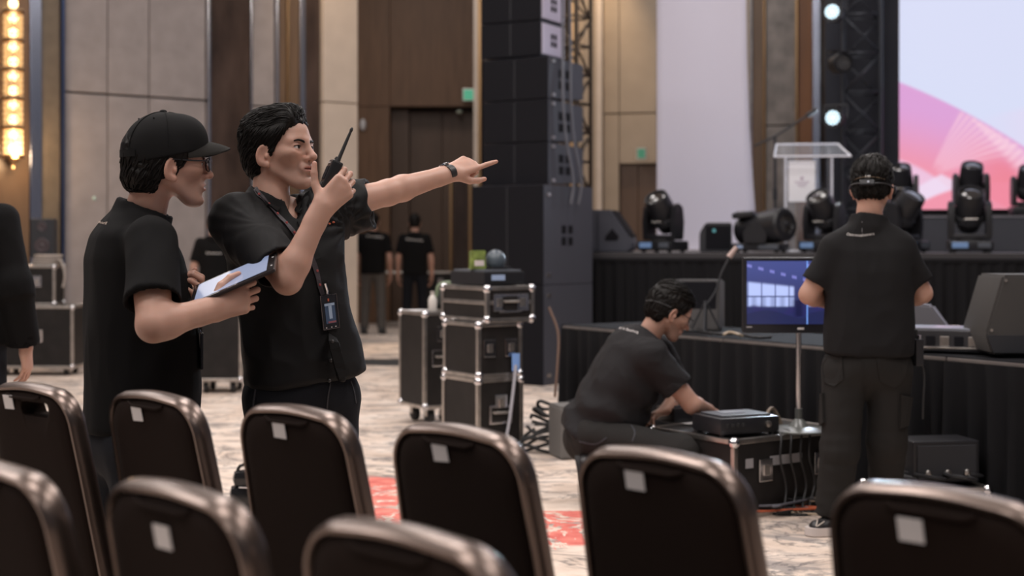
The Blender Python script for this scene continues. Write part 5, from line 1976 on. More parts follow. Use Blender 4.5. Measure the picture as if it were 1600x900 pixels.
def quad_mesh(name, V, Q):
    me = bpy.data.meshes.new(name)
    me.vertices.add(len(V))
    me.vertices.foreach_set('co', np.asarray(V, np.float32).ravel())
    me.loops.add(Q.size)
    me.loops.foreach_set('vertex_index', Q.astype(np.int32).ravel())
    me.polygons.add(len(Q))
    me.polygons.foreach_set('loop_start', (np.arange(len(Q)) * 4).astype(np.int32))
    me.update(calc_edges=True)
    me.polygons.foreach_set('use_smooth', np.ones(len(Q), dtype=bool))
    return me


def set_col(me, C):
    a = me.color_attributes.new('Col', 'FLOAT_COLOR', 'POINT')
    rgba = np.ones((len(C), 4), np.float32)
    rgba[:, :3] = C
    a.data.foreach_set('color', rgba.ravel())


def bvh_of(V, Q):
    return BVHTree.FromPolygons([Vector(v) for v in V], [tuple(q) for q in Q.tolist()])


CAMP = Vector((0, 0, EYE))


def cam_hit(bvh, px, py):
    d = Vector(P(px, py, 1.0)) - CAMP
    d.normalize()
    loc, nor, _, _ = bvh.ray_cast(CAMP, d)
    return (np.array(loc), np.array(nor)) if loc is not None else (None, None)


# ------------------------------------------------------------------ anatomy
M_SKIN = mat('skin', (0.5, 0.3, 0.2), 0.48, spec=0.4, sss=0.25, vcol='Col', bump=0.12, bscale=600)
SKIN = np.array([0.475, 0.275, 0.208])
M_HAIR = mat('black_hair', (0.0065, 0.0052, 0.0045), 0.48, spec=0.16)
M_EYEW = mat('eye_white', (0.62, 0.58, 0.56), 0.15)
M_IRIS = mat('eye_dark', (0.012, 0.008, 0.006), 0.08)
M_TEE = mat('black_cotton', (0.0052, 0.0049, 0.0052), 0.85, spec=0.14, bump=0.25, bscale=700)
M_SHIRT2 = mat('black_poplin', (0.0054, 0.0050, 0.0054), 0.72, spec=0.24, bump=0.2, bscale=900)
M_JEAN = mat('black_denim', (0.008, 0.009, 0.0125), 0.85, spec=0.2, bump=0.35, bscale=500)
M_CARGO = mat('charcoal_twill', (0.0185, 0.0172, 0.0165), 0.85, spec=0.2, bump=0.3, bscale=600)
M_WHITEP = mat('white_print', (0.62, 0.58, 0.56), 0.6)
M_STRAP = mat('webbing', (0.02, 0.017, 0.018), 0.7)


def head_frame(yaw_deg, pitch_deg=0, roll_deg=0):
    """columns: forward, subject's left, up. yaw 0 faces the camera (-y), +90 faces image right"""
    a = math.radians(yaw_deg)
    fw = np.array([math.sin(a), -math.cos(a), 0])
    le = np.array([-fw[1], fw[0], 0])
    up = np.array([0, 0, 1.0])
    M = np.stack([fw, le, up], 1)
    p = math.radians(pitch_deg)            # + looks down
    Rp = np.array([[math.cos(p), 0, math.sin(p)], [0, 1, 0], [-math.sin(p), 0, math.cos(p)]])
    r = math.radians(roll_deg)             # + leans towards subject's right
    Rr = np.array([[1, 0, 0], [0, math.cos(r), -math.sin(r)], [0, math.sin(r), math.cos(r)]])
    return M @ Rr @ Rp


def head_field(h, neck_l, face=True, sc=1.0):
    """neck_l: neck base in head coordinates"""
    lo = np.minimum(np.array([-0.13, -0.115, -0.15]), np.asarray(neck_l) - 0.09)
    hi = np.maximum(np.array([0.145, 0.115, 0.15]), np.asarray(neck_l) + 0.09)
    F = SDF(lo, hi, h)
    F.ell((-0.014, 0, 0.032), (0.098, 0.077, 0.090), 0.02)                   # cranium
    F.ell((0.030, 0, 0.040), (0.062, 0.062, 0.062), 0.03)                    # forehead
    F.ell((0.026, 0, -0.022), (0.066, 0.0565, 0.058), 0.03)                   # mid face
    F.cone((0.000, 0.052, -0.048), (0.066, 0.017, -0.098), 0.014, 0.013, 0.022)
    F.cone((0.000, -0.052, -0.048), (0.066, -0.017, -0.098), 0.014, 0.013, 0.022)
    F.ell((0.062, 0, -0.078), (0.030, 0.030, 0.032), 0.025)                  # muzzle/chin mass
    F.ell((0.082, 0, -0.099), (0.018, 0.021, 0.015), 0.016)                  # chin
    F.cone((-0.034, 0, -0.030), np.asarray(neck_l), 0.050, 0.059, 0.024)     # neck
    if face:
        for s in (-1, 1):
            F.ell((0.060, s * 0.043, -0.012), (0.030, 0.023, 0.018), 0.022)  # cheekbone
            F.cone((0.084, s * 0.010, 0.024), (0.074, s * 0.048, 0.022), 0.011, 0.010, 0.018)   # brow ridge
        F.cone((0.093, 0, 0.018), (0.114, 0, -0.024), 0.0075, 0.0105, 0.016)  # nose bridge to tip
        F.ell((0.1165, 0, -0.027), (0.0105, 0.0115, 0.0095), 0.008)
        for s in (-1, 1):
            F.ell((0.100, s * 0.0125, -0.031), (0.011, 0.0075, 0.0080), 0.007)
            F.ell((0.104, s * 0.0075, -0.0395), (0.006, 0.004, 0.0035), 0.003, sub=True)   # nostril
            F.ell((0.103, s * 0.0325, 0.006), (0.019, 0.021, 0.0135), 0.014, sub=True)       # socket
            F.ell((0.0765, s * 0.0330, 0.0045), (0.0170, 0.0205, 0.0150), 0.004)             # lids
            F.ell((0.0925, s * 0.0345, 0.0032), (0.014, 0.0185, 0.0042), 0.0015, sub=True)   # eye opening
        F.ell((0.091, 0, -0.060), (0.013, 0.027, 0.020), 0.014)               # mouth mound
        F.cone((0.1005, -0.007, -0.0545), (0.090, -0.024, -0.060), 0.0050, 0.003, 0.005)
        F.cone((0.1005, 0.007, -0.0545), (0.090, 0.024, -0.060), 0.0050, 0.003, 0.005)
        F.cone((0.0985, -0.010, -0.0655), (0.0985, 0.010, -0.0655), 0.0062, 0.0062, 0.006)
        F.cone((0.093, -0.022, -0.0612), (0.093, 0.022, -0.0612), 0.003, 0.003, 0.004)
        F.cone((0.105, -0.020, -0.0602), (0.105, 0.020, -0.0602), 0.0026, 0.0026, 0.003, flat=((1, 0, 0), 4.0), sub=True)
        F.ell((0.102, 0, -0.0790), (0.010, 0.016, 0.005), 0.008, sub=True)     # dip under the lip
        F.ell((0.106, 0, -0.046), (0.004, 0.003, 0.006), 0.004, sub=True)      # philtrum
    for s in (-1, 1):                                                         # ears
        c, sn = math.cos(0.45), math.sin(0.45)
        R = np.array([[c, s * -sn, 0], [s * sn * -1, -c * -1, 0], [0, 0, 1]])
        ax1 = nrm((-0.85, s * 0.50, 0.15))
        ax3 = nrm(np.array((0.22, 0, 1.0)) - ax1 * np.dot((0.22, 0, 1.0), ax1))
        ax2 = np.cross(ax3, ax1)
        R = np.stack([ax1, ax2, ax3], 1)
        F.ell((-0.004, s * 0.079, -0.014), (0.021, 0.0075, 0.033), 0.006, R)
        F.ell((0.006, s * 0.076, -0.041), (0.009, 0.007, 0.010), 0.007)
        F.ell(np.array((-0.003, s * 0.079, -0.009)) + ax2 * (0.0075 if (ax2[1] * s) > 0 else -0.0075), (0.0140, 0.0070, 0.0225), 0.004, R, sub=True)
        F.ell((0.008, s * 0.079, -0.018), (0.006, 0.006, 0.009), 0.005)      # tragus
    return F


def skin_colors(Vl, seed=3, moles=False):
    """Vl in head coordinates: lips, redder ears/nose, beard shadow"""
    C = np.tile(SKIN, (len(Vl), 1))
    n = vnoise(Vl * 38, seed)[:, None]
    C = C * (1 + 0.05 * n)
    x, y, z = Vl[:, 0], Vl[:, 1], Vl[:, 2]
    lip = np.exp(-((z + 0.0605) / 0.0088) ** 4) * np.exp(-(y / 0.0245) ** 6) * (x > 0.086)
    C = C * (1 - lip[:, None]) + np.array([0.40, 0.165, 0.135]) * lip[:, None]
    line = np.exp(-((z + 0.0602) / 0.0016) ** 2) * np.exp(-(y / 0.024) ** 6) * (x > 0.086)
    C = C * (1 - 0.7 * line[:, None])
    red = np.exp(-(((x - 0.11) / 0.02) ** 2 + ((z + 0.027) / 0.016) ** 2)) * 0.5 + np.exp(-(((np.abs(y) - 0.085) / 0.012) ** 2)) * 0.35
    C = C * (1 - red[:, None] * np.array([0.0, 0.16, 0.18]))
    beard = sstep(-0.040, -0.065, z) * sstep(0.0, 0.04, x) * (1 - lip) + np.exp(-((z + 0.047) / 0.006) ** 2) * (x > 0.09) * 0.9
    C = C * (1 - 0.16 * np.clip(beard, 0, 1)[:, None] * np.array([1.0, 0.85, 0.75]))
    if moles:
        for m in ((0.062, -0.062, -0.020), (0.070, -0.052, -0.036), (0.045, -0.066, -0.033), (0.060, -0.056, -0.050), (0.052, -0.06, 0.018), (0.082, -0.043, -0.044)):
            r = np.linalg.norm(Vl - np.array(m), axis=1)
            C = C * (1 - 0.55 * np.exp(-(r / 0.0024) ** 2)[:, None])
    return C


def hair_field(h, top=0.018, front=((0.15, 0.06), (0.10, 0.080), (0.075, 0.086), (0.055, 0.070), (0.035, 0.058), (0.012, 0.040), (-0.010, 0.020), (-0.030, 0.012), (-0.036, -0.030), (-0.10, -0.045)), bottom=-0.078, add=(), side=0.008, recede=(2.5, 2.5)):
    """front: (z, x) hairline - hair is kept behind it"""
    F = SDF((-0.16, -0.13, -0.12), (0.15, 0.13, 0.19), h)
    F.ell((-0.016, 0, 0.032 + top * 0.4), (0.098 + 0.013, 0.077 + side, 0.090 + top), 0.01)
    F.ell((0.028, 0, 0.046), (0.062 + 0.010, 0.062 + 0.012, 0.062 + top * 0.8), 0.025)
    F.ell((-0.045, 0, -0.025), (0.066, 0.070, 0.060), 0.03)
    for c, r in add:
        F.ell(c, r, 0.02)
    B = F.blk(F.lo, F.lo + F.h * F.n)
    sl, X, Y, Z = B
    zs = np.array(sorted(front))
    xf = np.interp(Z, zs[:, 0], zs[:, 1])
    d = (X - xf + np.where(Y > 0, recede[1], recede[0]) * sstep(0.01, 0.05, Z) * (1 - sstep(0.10, 0.13, Z)) * Y * Y) * 0.8
    F.subtract(sl, (-d).astype(np.float32), 0.006)
    F.subtract(sl, -(bottom - Z + 0 * X + 0 * Y - 0.15 * (X + 0.09)).astype(np.float32), 0.008)
    for s in (-1, 1):
        F.ell((-0.002, s * 0.092, -0.014), (0.027, 0.022, 0.034), 0.008, sub=True)  # clear the ears
    return F


def tufts(V, Q, flow, n, steps, seed, w=0.0045, step=0.010, lift=0.004, zone=None):
    """tapered locks combed over the hair surface -> MB"""
    rg = random.Random(seed)
    bvh = bvh_of(V, Q)
    cand = np.arange(len(V)) if zone is None else np.nonzero(zone(V))[0]
    mb = MB()
    for _ in range(n):
        p = V[cand[rg.randrange(len(cand))]].copy()
        pts = []
        lf = lift * rg.uniform(0.4, 1.5)
        wob = [rg.uniform(-0.35, 0.35) for _ in range(3)]
        for k in range(steps):
            loc, nor, _, _ = bvh.find_nearest(Vector(p))
            if loc is None:
                break
            nor = np.array(nor)
            loc = np.array(loc)
            u = k / (steps - 1)
            pts.append(loc + nor * (lf * math.sin(math.pi * min(1, u * 0.9 + 0.08)) - 0.001))
            d = np.asarray(flow(loc), float) + np.array(wob) * 0.6
            d = nrm(d - nor * np.dot(d, nor))
            p = loc + d * step
        if len(pts) < 3:
            continue
        ww = w * rg.uniform(0.6, 1.3)
        mb.tube(pts, lambda u, ww=ww: ww * (0.35 + 0.65 * math.sin(math.pi * min(1, 0.25 + u * 0.8))) * (1 - 0.85 * u * u), 6, flat=0.6, cap=False)
    return mb


def xf(V, R, o, sc=1.0):
    return (np.asarray(V) * sc) @ np.asarray(R).T + np.asarray(o)


FING = [(0.094, 0.029, (0.043, 0.026, 0.021), 0.0092), (0.099, 0.0095, (0.047, 0.029, 0.022), 0.0094), (0.094, -0.0105, (0.043, 0.027, 0.021), 0.0090), (0.085, -0.029, (0.034, 0.020, 0.018), 0.0080)]


def hand_prims(F, W, fwd, pn, right, curls, thumb, sc=1.0, splay=(0.06, 0.0, -0.05, -0.12)):
    """W wrist, fwd wrist->knuckles, pn out of the palm; curls: 4 x (mcp, pip, dip) degrees; thumb: 3 dirs (fwd, side, pn)"""
    fwd = nrm(fwd)
    pn = nrm(np.asarray(pn, float) - fwd * np.dot(pn, fwd))
    th = np.cross(fwd, pn) if right else np.cross(pn, fwd)
    tips = []
    for i, (L, y, seg, r) in enumerate(FING):
        mcp = W + fwd * L * sc + th * y * sc
        F.cone(W + fwd * 0.012 * sc + th * y * 0.62 * sc, mcp - pn * 0.002, 0.0165 * sc, 0.0120 * sc, 0.012, flat=(pn, 0.92))
        ang = 0.0
        p = mcp
        d0 = nrm(fwd + th * splay[i])
        for j in range(3):
            ang += math.radians(curls[i][j])
            d = d0 * math.cos(ang) + pn * math.sin(ang)
            q = p + d * seg[j] * sc
            F.cone(p, q, r * sc * (1.0, 0.93, 0.86)[j], r * sc * (0.93, 0.86, 0.74)[j], 0.0030)
            p = q
        tips.append((p, d, nrm(np.cross(d, th))))
    F.cone(W + fwd * 0.03 * sc + pn * 0.006 - th * 0.012 * sc, W + fwd * 0.075 * sc + pn * 0.004, 0.018 * sc, 0.016 * sc, 0.012)
    p = W + fwd * 0.018 * sc + th * 0.018 * sc + pn * 0.006 * sc
    for j, (L, r0, r1) in enumerate(((0.046, 0.0165, 0.0125), (0.034, 0.0115, 0.0100), (0.028, 0.0102, 0.0078))):
        d = nrm(fwd * thumb[j][0] + th * thumb[j][1] + pn * thumb[j][2])
        q = p + d * L * sc
        F.cone(p, q, r0 * sc, r1 * sc, 0.010 if j == 0 else 0.004)
        p = q
    tips.append((p, d, None))
    return th, tips


def arm_mesh(h, sh, el, W, fwd, pn, right, curls, thumb, sc=1.0, start=0.25, thick=1.0, wr_flat=None):
    sh, el, W = [np.asarray(q, float) for q in (sh, el, W)]
    a0 = sh + (el - sh) * start
    pts = np.stack([a0, el, W, W + nrm(fwd) * 0.2])
    F = SDF(pts.min(0) - 0.10, pts.max(0) + 0.10, h)
    F.cone(a0, el, 0.049 * thick, 0.040 * thick, 0.02)
    mid = el + (W - el) * 0.22
    F.cone(el, mid, 0.0395 * thick, 0.0405 * thick, 0.02)
    fw2 = nrm(fwd)
    p2 = nrm(np.asarray(pn, float) - fw2 * np.dot(pn, fw2))
    F.cone(mid, W, 0.0405 * thick, 0.0275 * thick, 0.02)
    F.cone(el + (W - el) * 0.8, W + fw2 * 0.01, 0.030 * thick, 0.030 * thick, 0.015, flat=(p2, 0.74))
    th, tips = hand_prims(F, W, fwd, pn, right, curls, thumb, sc)
    V, Q = F.mesh()
    V = relax(V, Q, 2, 0.4)
    C = np.tile(SKIN, (len(V), 1)) * (1 + 0.045 * vnoise(V * 30, 5)[:, None])
    # knuckles and fingertips a little redder
    for p, d, _ in tips:
        r = np.linalg.norm(V - p, axis=1)
        C = C * (1 - np.exp(-(r / 0.012) ** 2)[:, None] * np.array([-0.04, 0.10, 0.12]))
    return V, Q, C, th, tips


def join_parts(parts):
    Vs, Qs, Cs, n = [], [], [], 0
    for V, Q, C in parts:
        Vs.append(V)
        Qs.append(Q + n)
        Cs.append(C)
        n += len(V)
    return np.concatenate(Vs), np.concatenate(Qs), np.concatenate(Cs)


def core_mesh(rows_o, axis, front, rows, legs, h=0.014):
    """hidden trunk and legs under the clothes"""
    pts = [np.asarray(rows_o, float), np.asarray(rows_o, float) + nrm(axis) * rows[-1][0]] + [np.asarray(q, float) for L in legs for q in L]
    pts = np.stack(pts)
    F = SDF(pts.min(0) - 0.26, pts.max(0) + 0.26, h)
    F.stack(rows_o, axis, front, [(r[0], r[1] - 0.03, r[2] - 0.03) + tuple(r[3:]) for r in rows], 0.02, 0.03)
    for hp, kn, an in legs:
        F.cone(hp, kn, 0.068, 0.046, 0.03)
        F.cone(kn, an, 0.046, 0.034, 0.02)
    V, Q = F.mesh()
    return V, Q, np.tile(SKIN, (len(V), 1))


def person_root(label, loc):
    return thing('person', label, 'person', (float(loc[0]), float(loc[1]), 0.0))


def child(root, name, V, Q, m, label=None, parent=None):
    me = quad_mesh(name, np.asarray(V) - np.array(root.location), Q)
    o = link(name, me, m, parent or root)
    if label:
        o['label'] = label
    return o


def mb_child(root, name, mb, m, smooth=True, label=None, parent=None):
    loc = np.array(root.location)
    mb.v = [np.asarray(p, float) - loc for p in mb.v]
    o = mb.build(name, m, parent or root, smooth, fix=False)
    if label:
        o['label'] = label
    return o


def eyes(root, R, o, sc):
    for s in (-1, 1):
        c = np.array([0.0765, s * 0.0330, 0.0042])
        m1 = MB().sphere((0, 0, 0), 0.0156 * sc, 16, (1, 1.12, 1))
        m1.v = [xf(np.array([v]) / sc + c, R, o, sc)[0] for v in m1.v]
        e = mb_child(root, 'eye', m1, M_EYEW)
        m2 = MB().sphere((0, 0, 0), 0.0076 * sc, 14, (0.62, 1, 1))
        look = np.array([0.0122, 0.0006, 0.0002])
        m2.v = [xf(np.array([v]) / sc + c + look, R, o, sc)[0] for v in m2.v]
        mb_child(root, 'iris', m2, M_IRIS, parent=e)
        arc = [c + np.array([0.0158 * math.cos(a * 0.95), 0.0190 * math.sin(a), 0.0034 * math.cos(a * 1.35) + 0.0006]) for a in np.linspace(-1.05, 1.05, 11)]
        mb_child(root, 'lash_line', MB().tube(list(xf(np.array(arc), R, o, sc)), 0.0010 * sc, 5), M_HAIR, parent=e)


def brows(root, R, o, sc):
    for s in (-1, 1):
        mb = MB()
        pts = [(0.0965, s * 0.0100, 0.0172), (0.0968, s * 0.022, 0.0212), (0.0925, s * 0.038, 0.0236), (0.0805, s * 0.0535, 0.0190)]
        pts = xf(np.array(spline(pts, 10)), R, o, sc)
        mb.tube(list(pts), lambda u: 0.0046 * sc * min(1.0, 0.45 + 2.2 * u) * (1 - 0.62 * u), 6)
        mb_child(root, 'eyebrow', mb, M_HAIR)


def glasses(root, R, o, sc, color=None):
    g = MB()
    for s in (-1, 1):
        cen = np.array([0.1085, s * 0.0335, 0.002])
        pts = []
        for k in range(25):
            a = 2 * math.pi * k / 24
            ca, sa = math.cos(a), math.sin(a)
            pts.append(cen + np.array([-0.004 * abs(ca) ** 2, 0.0255 * math.copysign(abs(ca) ** 0.6, ca), 0.0185 * math.copysign(abs(sa) ** 0.6, sa)]))
        g.tube(list(xf(np.array(pts), R, o, sc)), 0.0017 * sc, 6, cap=False)
        g.tube(list(xf(np.array(spline([(0.104, s * 0.059, 0.010), (0.092, s * 0.072, 0.010), (0.05, s * 0.079, 0.010), (0.0, s * 0.082, 0.012), (-0.022, s * 0.082, 0.0), (-0.030, s * 0.080, -0.016)], 14)), R, o, sc)), 0.0021 * sc, 6)
    g.tube(list(xf(np.array(spline([(0.110, -0.010, 0.008), (0.1145, 0, 0.011), (0.110, 0.010, 0.008)], 6)), R, o, sc)), 0.0017 * sc, 6)
    fr = mb_child(root, 'glasses', g, M_BLACKPL, label='thin dark-rimmed glasses')
    lm = mat('spectacle_lens', (0.75, 0.8, 0.85), 0.05, alpha=0.12, spec=0.8)
    for s in (-1, 1):
        l = MB()
        cen = np.array([0.1072, s * 0.0335, 0.002])
        vs = [cen] + [cen + np.array([-0.003 * math.cos(a) ** 2, 0.0245 * math.copysign(abs(math.cos(a)) ** 0.6, math.cos(a)), 0.0175 * math.copysign(abs(math.sin(a)) ** 0.6, math.sin(a))]) for a in np.linspace(0, 2 * math.pi, 20, endpoint=False)]
        l.add(xf(np.array(vs), R, o, sc), [(0, i, i % 20 + 1) for i in range(1, 21)])
        mb_child(root, 'lens', l, lm, parent=fr)


def text_on(root, text, bvh, pa, pb, hpx, m, off=0.0015, name='shirt_print', parent=None):
    """flat lettering laid on a garment between pixels pa -> pb (left to right), letter height hpx"""
    cu = bpy.data.curves.new('lettering', 'FONT')
    cu.body = text
    cu.size = 1.0
    cu.resolution_u = 2
    ob = bpy.data.objects.new('lettering', cu)
    COL.objects.link(ob)
    bpy.context.view_layer.update()
    dg = bpy.context.evaluated_depsgraph_get()
    me = bpy.data.meshes.new_from_object(ob.evaluated_get(dg))
    bpy.data.objects.remove(ob)
    bm = bmesh.new()
    bm.from_mesh(me)
    bmesh.ops.triangulate(bm, faces=list(bm.faces))
    bm.to_mesh(me)
    bm.free()
    V = np.array([v.co[:] for v in me.vertices])
    x0, x1 = V[:, 0].min(), V[:, 0].max()
    d = np.array(pb, float) - np.array(pa, float)
    L = np.linalg.norm(d)
    d = d / L
    nn = np.array([d[1], -d[0]])                      # up in pixels (y down)
    out = []
    loc = np.array(root.location)
    for v in V:
        u = (v[0] - x0) / (x1 - x0) * L
        q = np.array(pa) + d * u + nn * (v[1] / 0.7 * hpx)
        h, n = cam_hit(bvh, q[0], q[1])
        if h is None:
            h, n = (out[-1] + loc if out else P(q[0], q[1], 6.0)), np.array([0, -1.0, 0])
        out.append(h + n * off - loc)
    me2 = me_from(out, [tuple(p.vertices) for p in me.polygons])
    return link(name, me2, m, parent or root)
# ================================================================== people
def garment(lo, hi, h):
    return SDF(np.asarray(lo) - 0.02, np.asarray(hi) + 0.02, h)


def make_shirt(o, axis, front, rows, sleeves, neck, h=0.007, amp=0.006, seed=1, collar=0.0, vneck=None, n=2.4, fscale=(7, 7, 3.2), extra=None, adds=(), post=None):
    """sleeves: (shoulder, elbow, fraction, r0, r1, hollow); neck: (base, top, radius)"""
    top = np.asarray(o) + nrm(axis) * rows[-1][0]
    pts = [np.asarray(o, float), top, np.asarray(neck[1], float)] + [np.asarray(s[0], float) for s in sleeves] + [np.asarray(s[0]) + (np.asarray(s[1]) - np.asarray(s[0])) * (s[2] + 0.1) for s in sleeves]
    pts = np.stack(pts)
    F = SDF(pts.min(0) - 0.30, pts.max(0) + 0.24, h)
    F.stack(o, axis, front, rows, 0.02, 0.02, n)
    for c, r in adds:
        F.ell(c, r, 0.05)
    for sv in sleeves:
        sh, el, fr, r0, r1 = sv[:5]
        sh, el = np.asarray(sh, float), np.asarray(el, float)
        cf = sh + (el - sh) * fr
        d = nrm(el - sh)
        cn = nrm(sv[5]) if len(sv) > 5 and sv[5] is not None else d
        F.cone(sh - d * 0.02, cf + d * 0.09, r0, r1, 0.035, cut=[(cf, cn)], hollow=(0.012, 0.05), flat=(sv[6] if len(sv) > 6 else None))
    nb, nt, nr = np.asarray(neck[0], float), np.asarray(neck[1], float), neck[2]
    nd = nrm(nt - nb)
    if collar > 0:
        F.cone(nb - nd * 0.02, nb + nd * (collar + 0.05), nr + 0.024, nr + 0.010, 0.012, cut=[(nb + nd * collar, nd)])
    else:
        F.cone(nb - nd * 0.03, nb + nd * 0.05, nr + 0.020, nr + 0.014, 0.02, cut=[(nb + nd * 0.012, nd)])
    F.cone(nb - nd * 0.03, nb + nd * 0.2, nr + 0.004, nr + 0.002, 0.004, sub=True)
    if vneck is not None:
        for c, r, R in vneck:
            F.ell(c, r, 0.006, R, sub=True)
    if post:
        post(F)
    V, Q = F.mesh()
    V = relax(V, Q, 1, 0.4)
    V = folds(V, Q, amp, fscale, seed, extra)
    return V, Q


def make_trousers(hipc, front, legs, h=0.008, amp=0.006, seed=9, pelvis=(0.165, 0.125, 0.12), r=(0.092, 0.070, 0.062), top=None, up=(0, 0, 1.0)):
    pts = np.stack([np.asarray(hipc, float)] + [np.asarray(q, float) for L in legs for q in L[:3]])
    F = SDF(pts.min(0) - 0.24, pts.max(0) + 0.22, h)
    fr = nrm(front)
    upv = nrm(up)
    la = np.cross(upv, fr)
    R = np.stack([la, fr, upv], 1)
    F.ell(hipc, pelvis, 0.05, R)
    for hp, kn, an in [L[:3] for L in legs]:
        hp, kn, an = [np.asarray(q, float) for q in (hp, kn, an)]
        F.cone(hp, kn, r[0], r[1], 0.05)
        d = nrm(an - kn)
        F.cone(kn, an + d * 0.04, r[1], r[2], 0.03, cut=[(an + d * 0.01, d)])
    V, Q = F.mesh()
    V = relax(V, Q, 1, 0.4)
    def crease(V):
        e = np.zeros(len(V))
        for hp, kn, an in [L[:3] for L in legs]:
            for c, s_, a in ((kn, 0.10, 0.006), (an, 0.12, 0.011)):
                w = np.exp(-np.sum((V - np.asarray(c)) ** 2, 1) / s_ ** 2)
                e += a * w * vnoise(V * np.array([9, 9, 34]), seed + 3)
        return e
    V = folds(V, Q, amp, (8, 8, 5), seed, crease)
    return V, Q


def make_shoe(root, heel, toe, up=(0, 0, 1.0), white=False, name='shoe', rw=0.043):
    """heel and toe: points on the ground plane of the sole"""
    heel, toe = np.asarray(heel, float), np.asarray(toe, float)
    d = nrm(toe - heel)
    upv = nrm(np.asarray(up, float) - d * np.dot(up, d))
    L = np.linalg.norm(toe - heel)
    sd = np.cross(upv, d)
    F = SDF(np.minimum(heel, toe) - 0.14, np.maximum(heel, toe) + 0.16, 0.005)
    F.cone(heel + d * 0.045 + upv * 0.045, heel + d * (L - 0.05) + upv * 0.034, 0.040, 0.036, 0.02, flat=(sd, 1.12))
    F.cone(heel + d * 0.05 + upv * 0.05, heel + d * 0.06 + upv * 0.105, 0.042, 0.040, 0.02)
    F.cone(heel + d * 0.08 + upv * 0.085, heel + d * (L * 0.6) + upv * 0.05, 0.036, 0.034, 0.02)
    F.cutplane(heel + upv * (0.034 if white else 0.022), -upv)
    V, Q = F.mesh()
    sh = child(root, name, V, Q, mat('shoe_black', (0.016, 0.015, 0.016), 0.4))
    mb = MB()
    nseg = 22
    vs, fs = [], []
    for layer, (hz, ex) in enumerate(((0.0, 0.002), (0.006, 0.008), (0.040, 0.007)) if white else ((0.0, 0.0), (0.005, 0.004), (0.026, 0.003))):
        for k in range(nseg):
            a = 2 * math.pi * k / nseg
            ca, sa = math.cos(a), math.sin(a)
            w = 0.046 if ca > 0 else 0.040
            vs.append(heel + d * (L / 2 + (L / 2 - 0.002 + ex) * math.copysign(abs(ca) ** 0.8, ca)) + sd * (w + ex) * math.copysign(abs(sa) ** 0.75, sa) + upv * hz)
    for l in range(2):
        for k in range(nseg):
            a0, a1 = l * nseg + k, l * nseg + (k + 1) % nseg
            fs.append((a0, a1, a1 + nseg, a0 + nseg))
    fs.append(tuple(range(nseg - 1, -1, -1)))
    fs.append(tuple(2 * nseg + k for k in range(nseg)))
    mb.add(vs, fs)
    mb_child(root, 'sole', mb, mat('white_sole', (0.62, 0.55, 0.52), 0.5) if white else M_RUBBER, parent=sh)
    return sh


def build_head(root, c, R, sc, neck_w, h, face=True, hair=None, moles=False, seed=3):
    """returns (V, Q, C) in world space; adds hair, eyes, brows as children"""
    nl = (np.asarray(R).T @ (np.asarray(neck_w) - np.asarray(c))) / sc
    F = head_field(h, nl, face)
    V, Q = F.mesh()
    C = skin_colors(V, seed, moles)
    return xf(V, R, c, sc), Q, C


def hair_child(root, c, R, sc, F, m=M_HAIR, flow=None, n=0, steps=7, seed=2, amp=0.0035, w=0.0045, zone=None, lift=0.004, name='hair', label=None):
    V, Q = F.mesh()
    # combed ridges
    q = V * np.array([14.0, 60.0, 60.0])
    V = V + vnormals(V, Q) * (amp * (1 - 2 * np.abs(vnoise(q + 3 * vnoise(V * 12, 4)[:, None], seed))))[:, None]
    ho = child(root, name, xf(V, R, c, sc), Q, m, label)
    if n:
        mb = tufts(V, Q, flow, n, steps, seed, w, zone=zone, lift=lift)
        mb.v = list(xf(np.array(mb.v), R, c, sc))
        lo_ = mb_child(root, 'locks', mb, m, parent=ho)
        if 'sharp_edge' in lo_.data.attributes:
            lo_.data.attributes.remove(lo_.data.attributes['sharp_edge'])
    return ho


def band(pts, nors, w, th):
    """ribbon along pts, lying flat against the surface normals"""
    mb = MB()
    pts = [np.asarray(p, float) for p in pts]
    vs, fs = [], []
    for i, p in enumerate(pts):
        d = nrm(pts[min(i + 1, len(pts) - 1)] - pts[max(i - 1, 0)])
        n = np.asarray(nors[i], float)
        n = nrm(n - d * np.dot(n, d))
        s = np.cross(d, n)
        for a, b in ((-1, 0), (1, 0), (1, 1), (-1, 1)):
            vs.append(p + s * a * w / 2 + n * b * th)
    for i in range(len(pts) - 1):
        for k in range(4):
            a, b = i * 4 + k, i * 4 + (k + 1) % 4
            fs.append((a, b, b + 4, a + 4))
    fs += [(3, 2, 1, 0), tuple(len(vs) - 4 + k for k in range(4))]
    mb.add(vs, fs)
    return mb


def rows_std(W=0.19, D=0.125, L=0.66, belly=0.0, hem=1.0, sh=1.0):
    """torso rows from hem (t=0) to neck base (t=L)"""
    return [(0.0, W * 0.98 * hem, D * 1.08 * hem, belly * 0.6), (L * 0.18, W * 0.95, D * 1.05, belly), (L * 0.38, W * 0.93, D * 1.0, belly),
            (L * 0.62, W * 0.99, D * 1.02, 0.005), (L * 0.78, W * 1.02 * sh, D * 0.92, 0.0), (L * 0.87, W * 0.95 * sh, D * 0.76, -0.004),
            (L * 0.935, W * 0.70 * sh, D * 0.62, -0.006), (L * 0.98, W * 0.46, D * 0.54, -0.006), (L, W * 0.36, D * 0.5, -0.006)]


UP = np.array([0, 0, 1.0])

# ------------------------------------------------------------------ the pointing man
Y2 = 4.27
def p2(px, py, dy=0.0):
    return P(px, py, Y2 + dy)


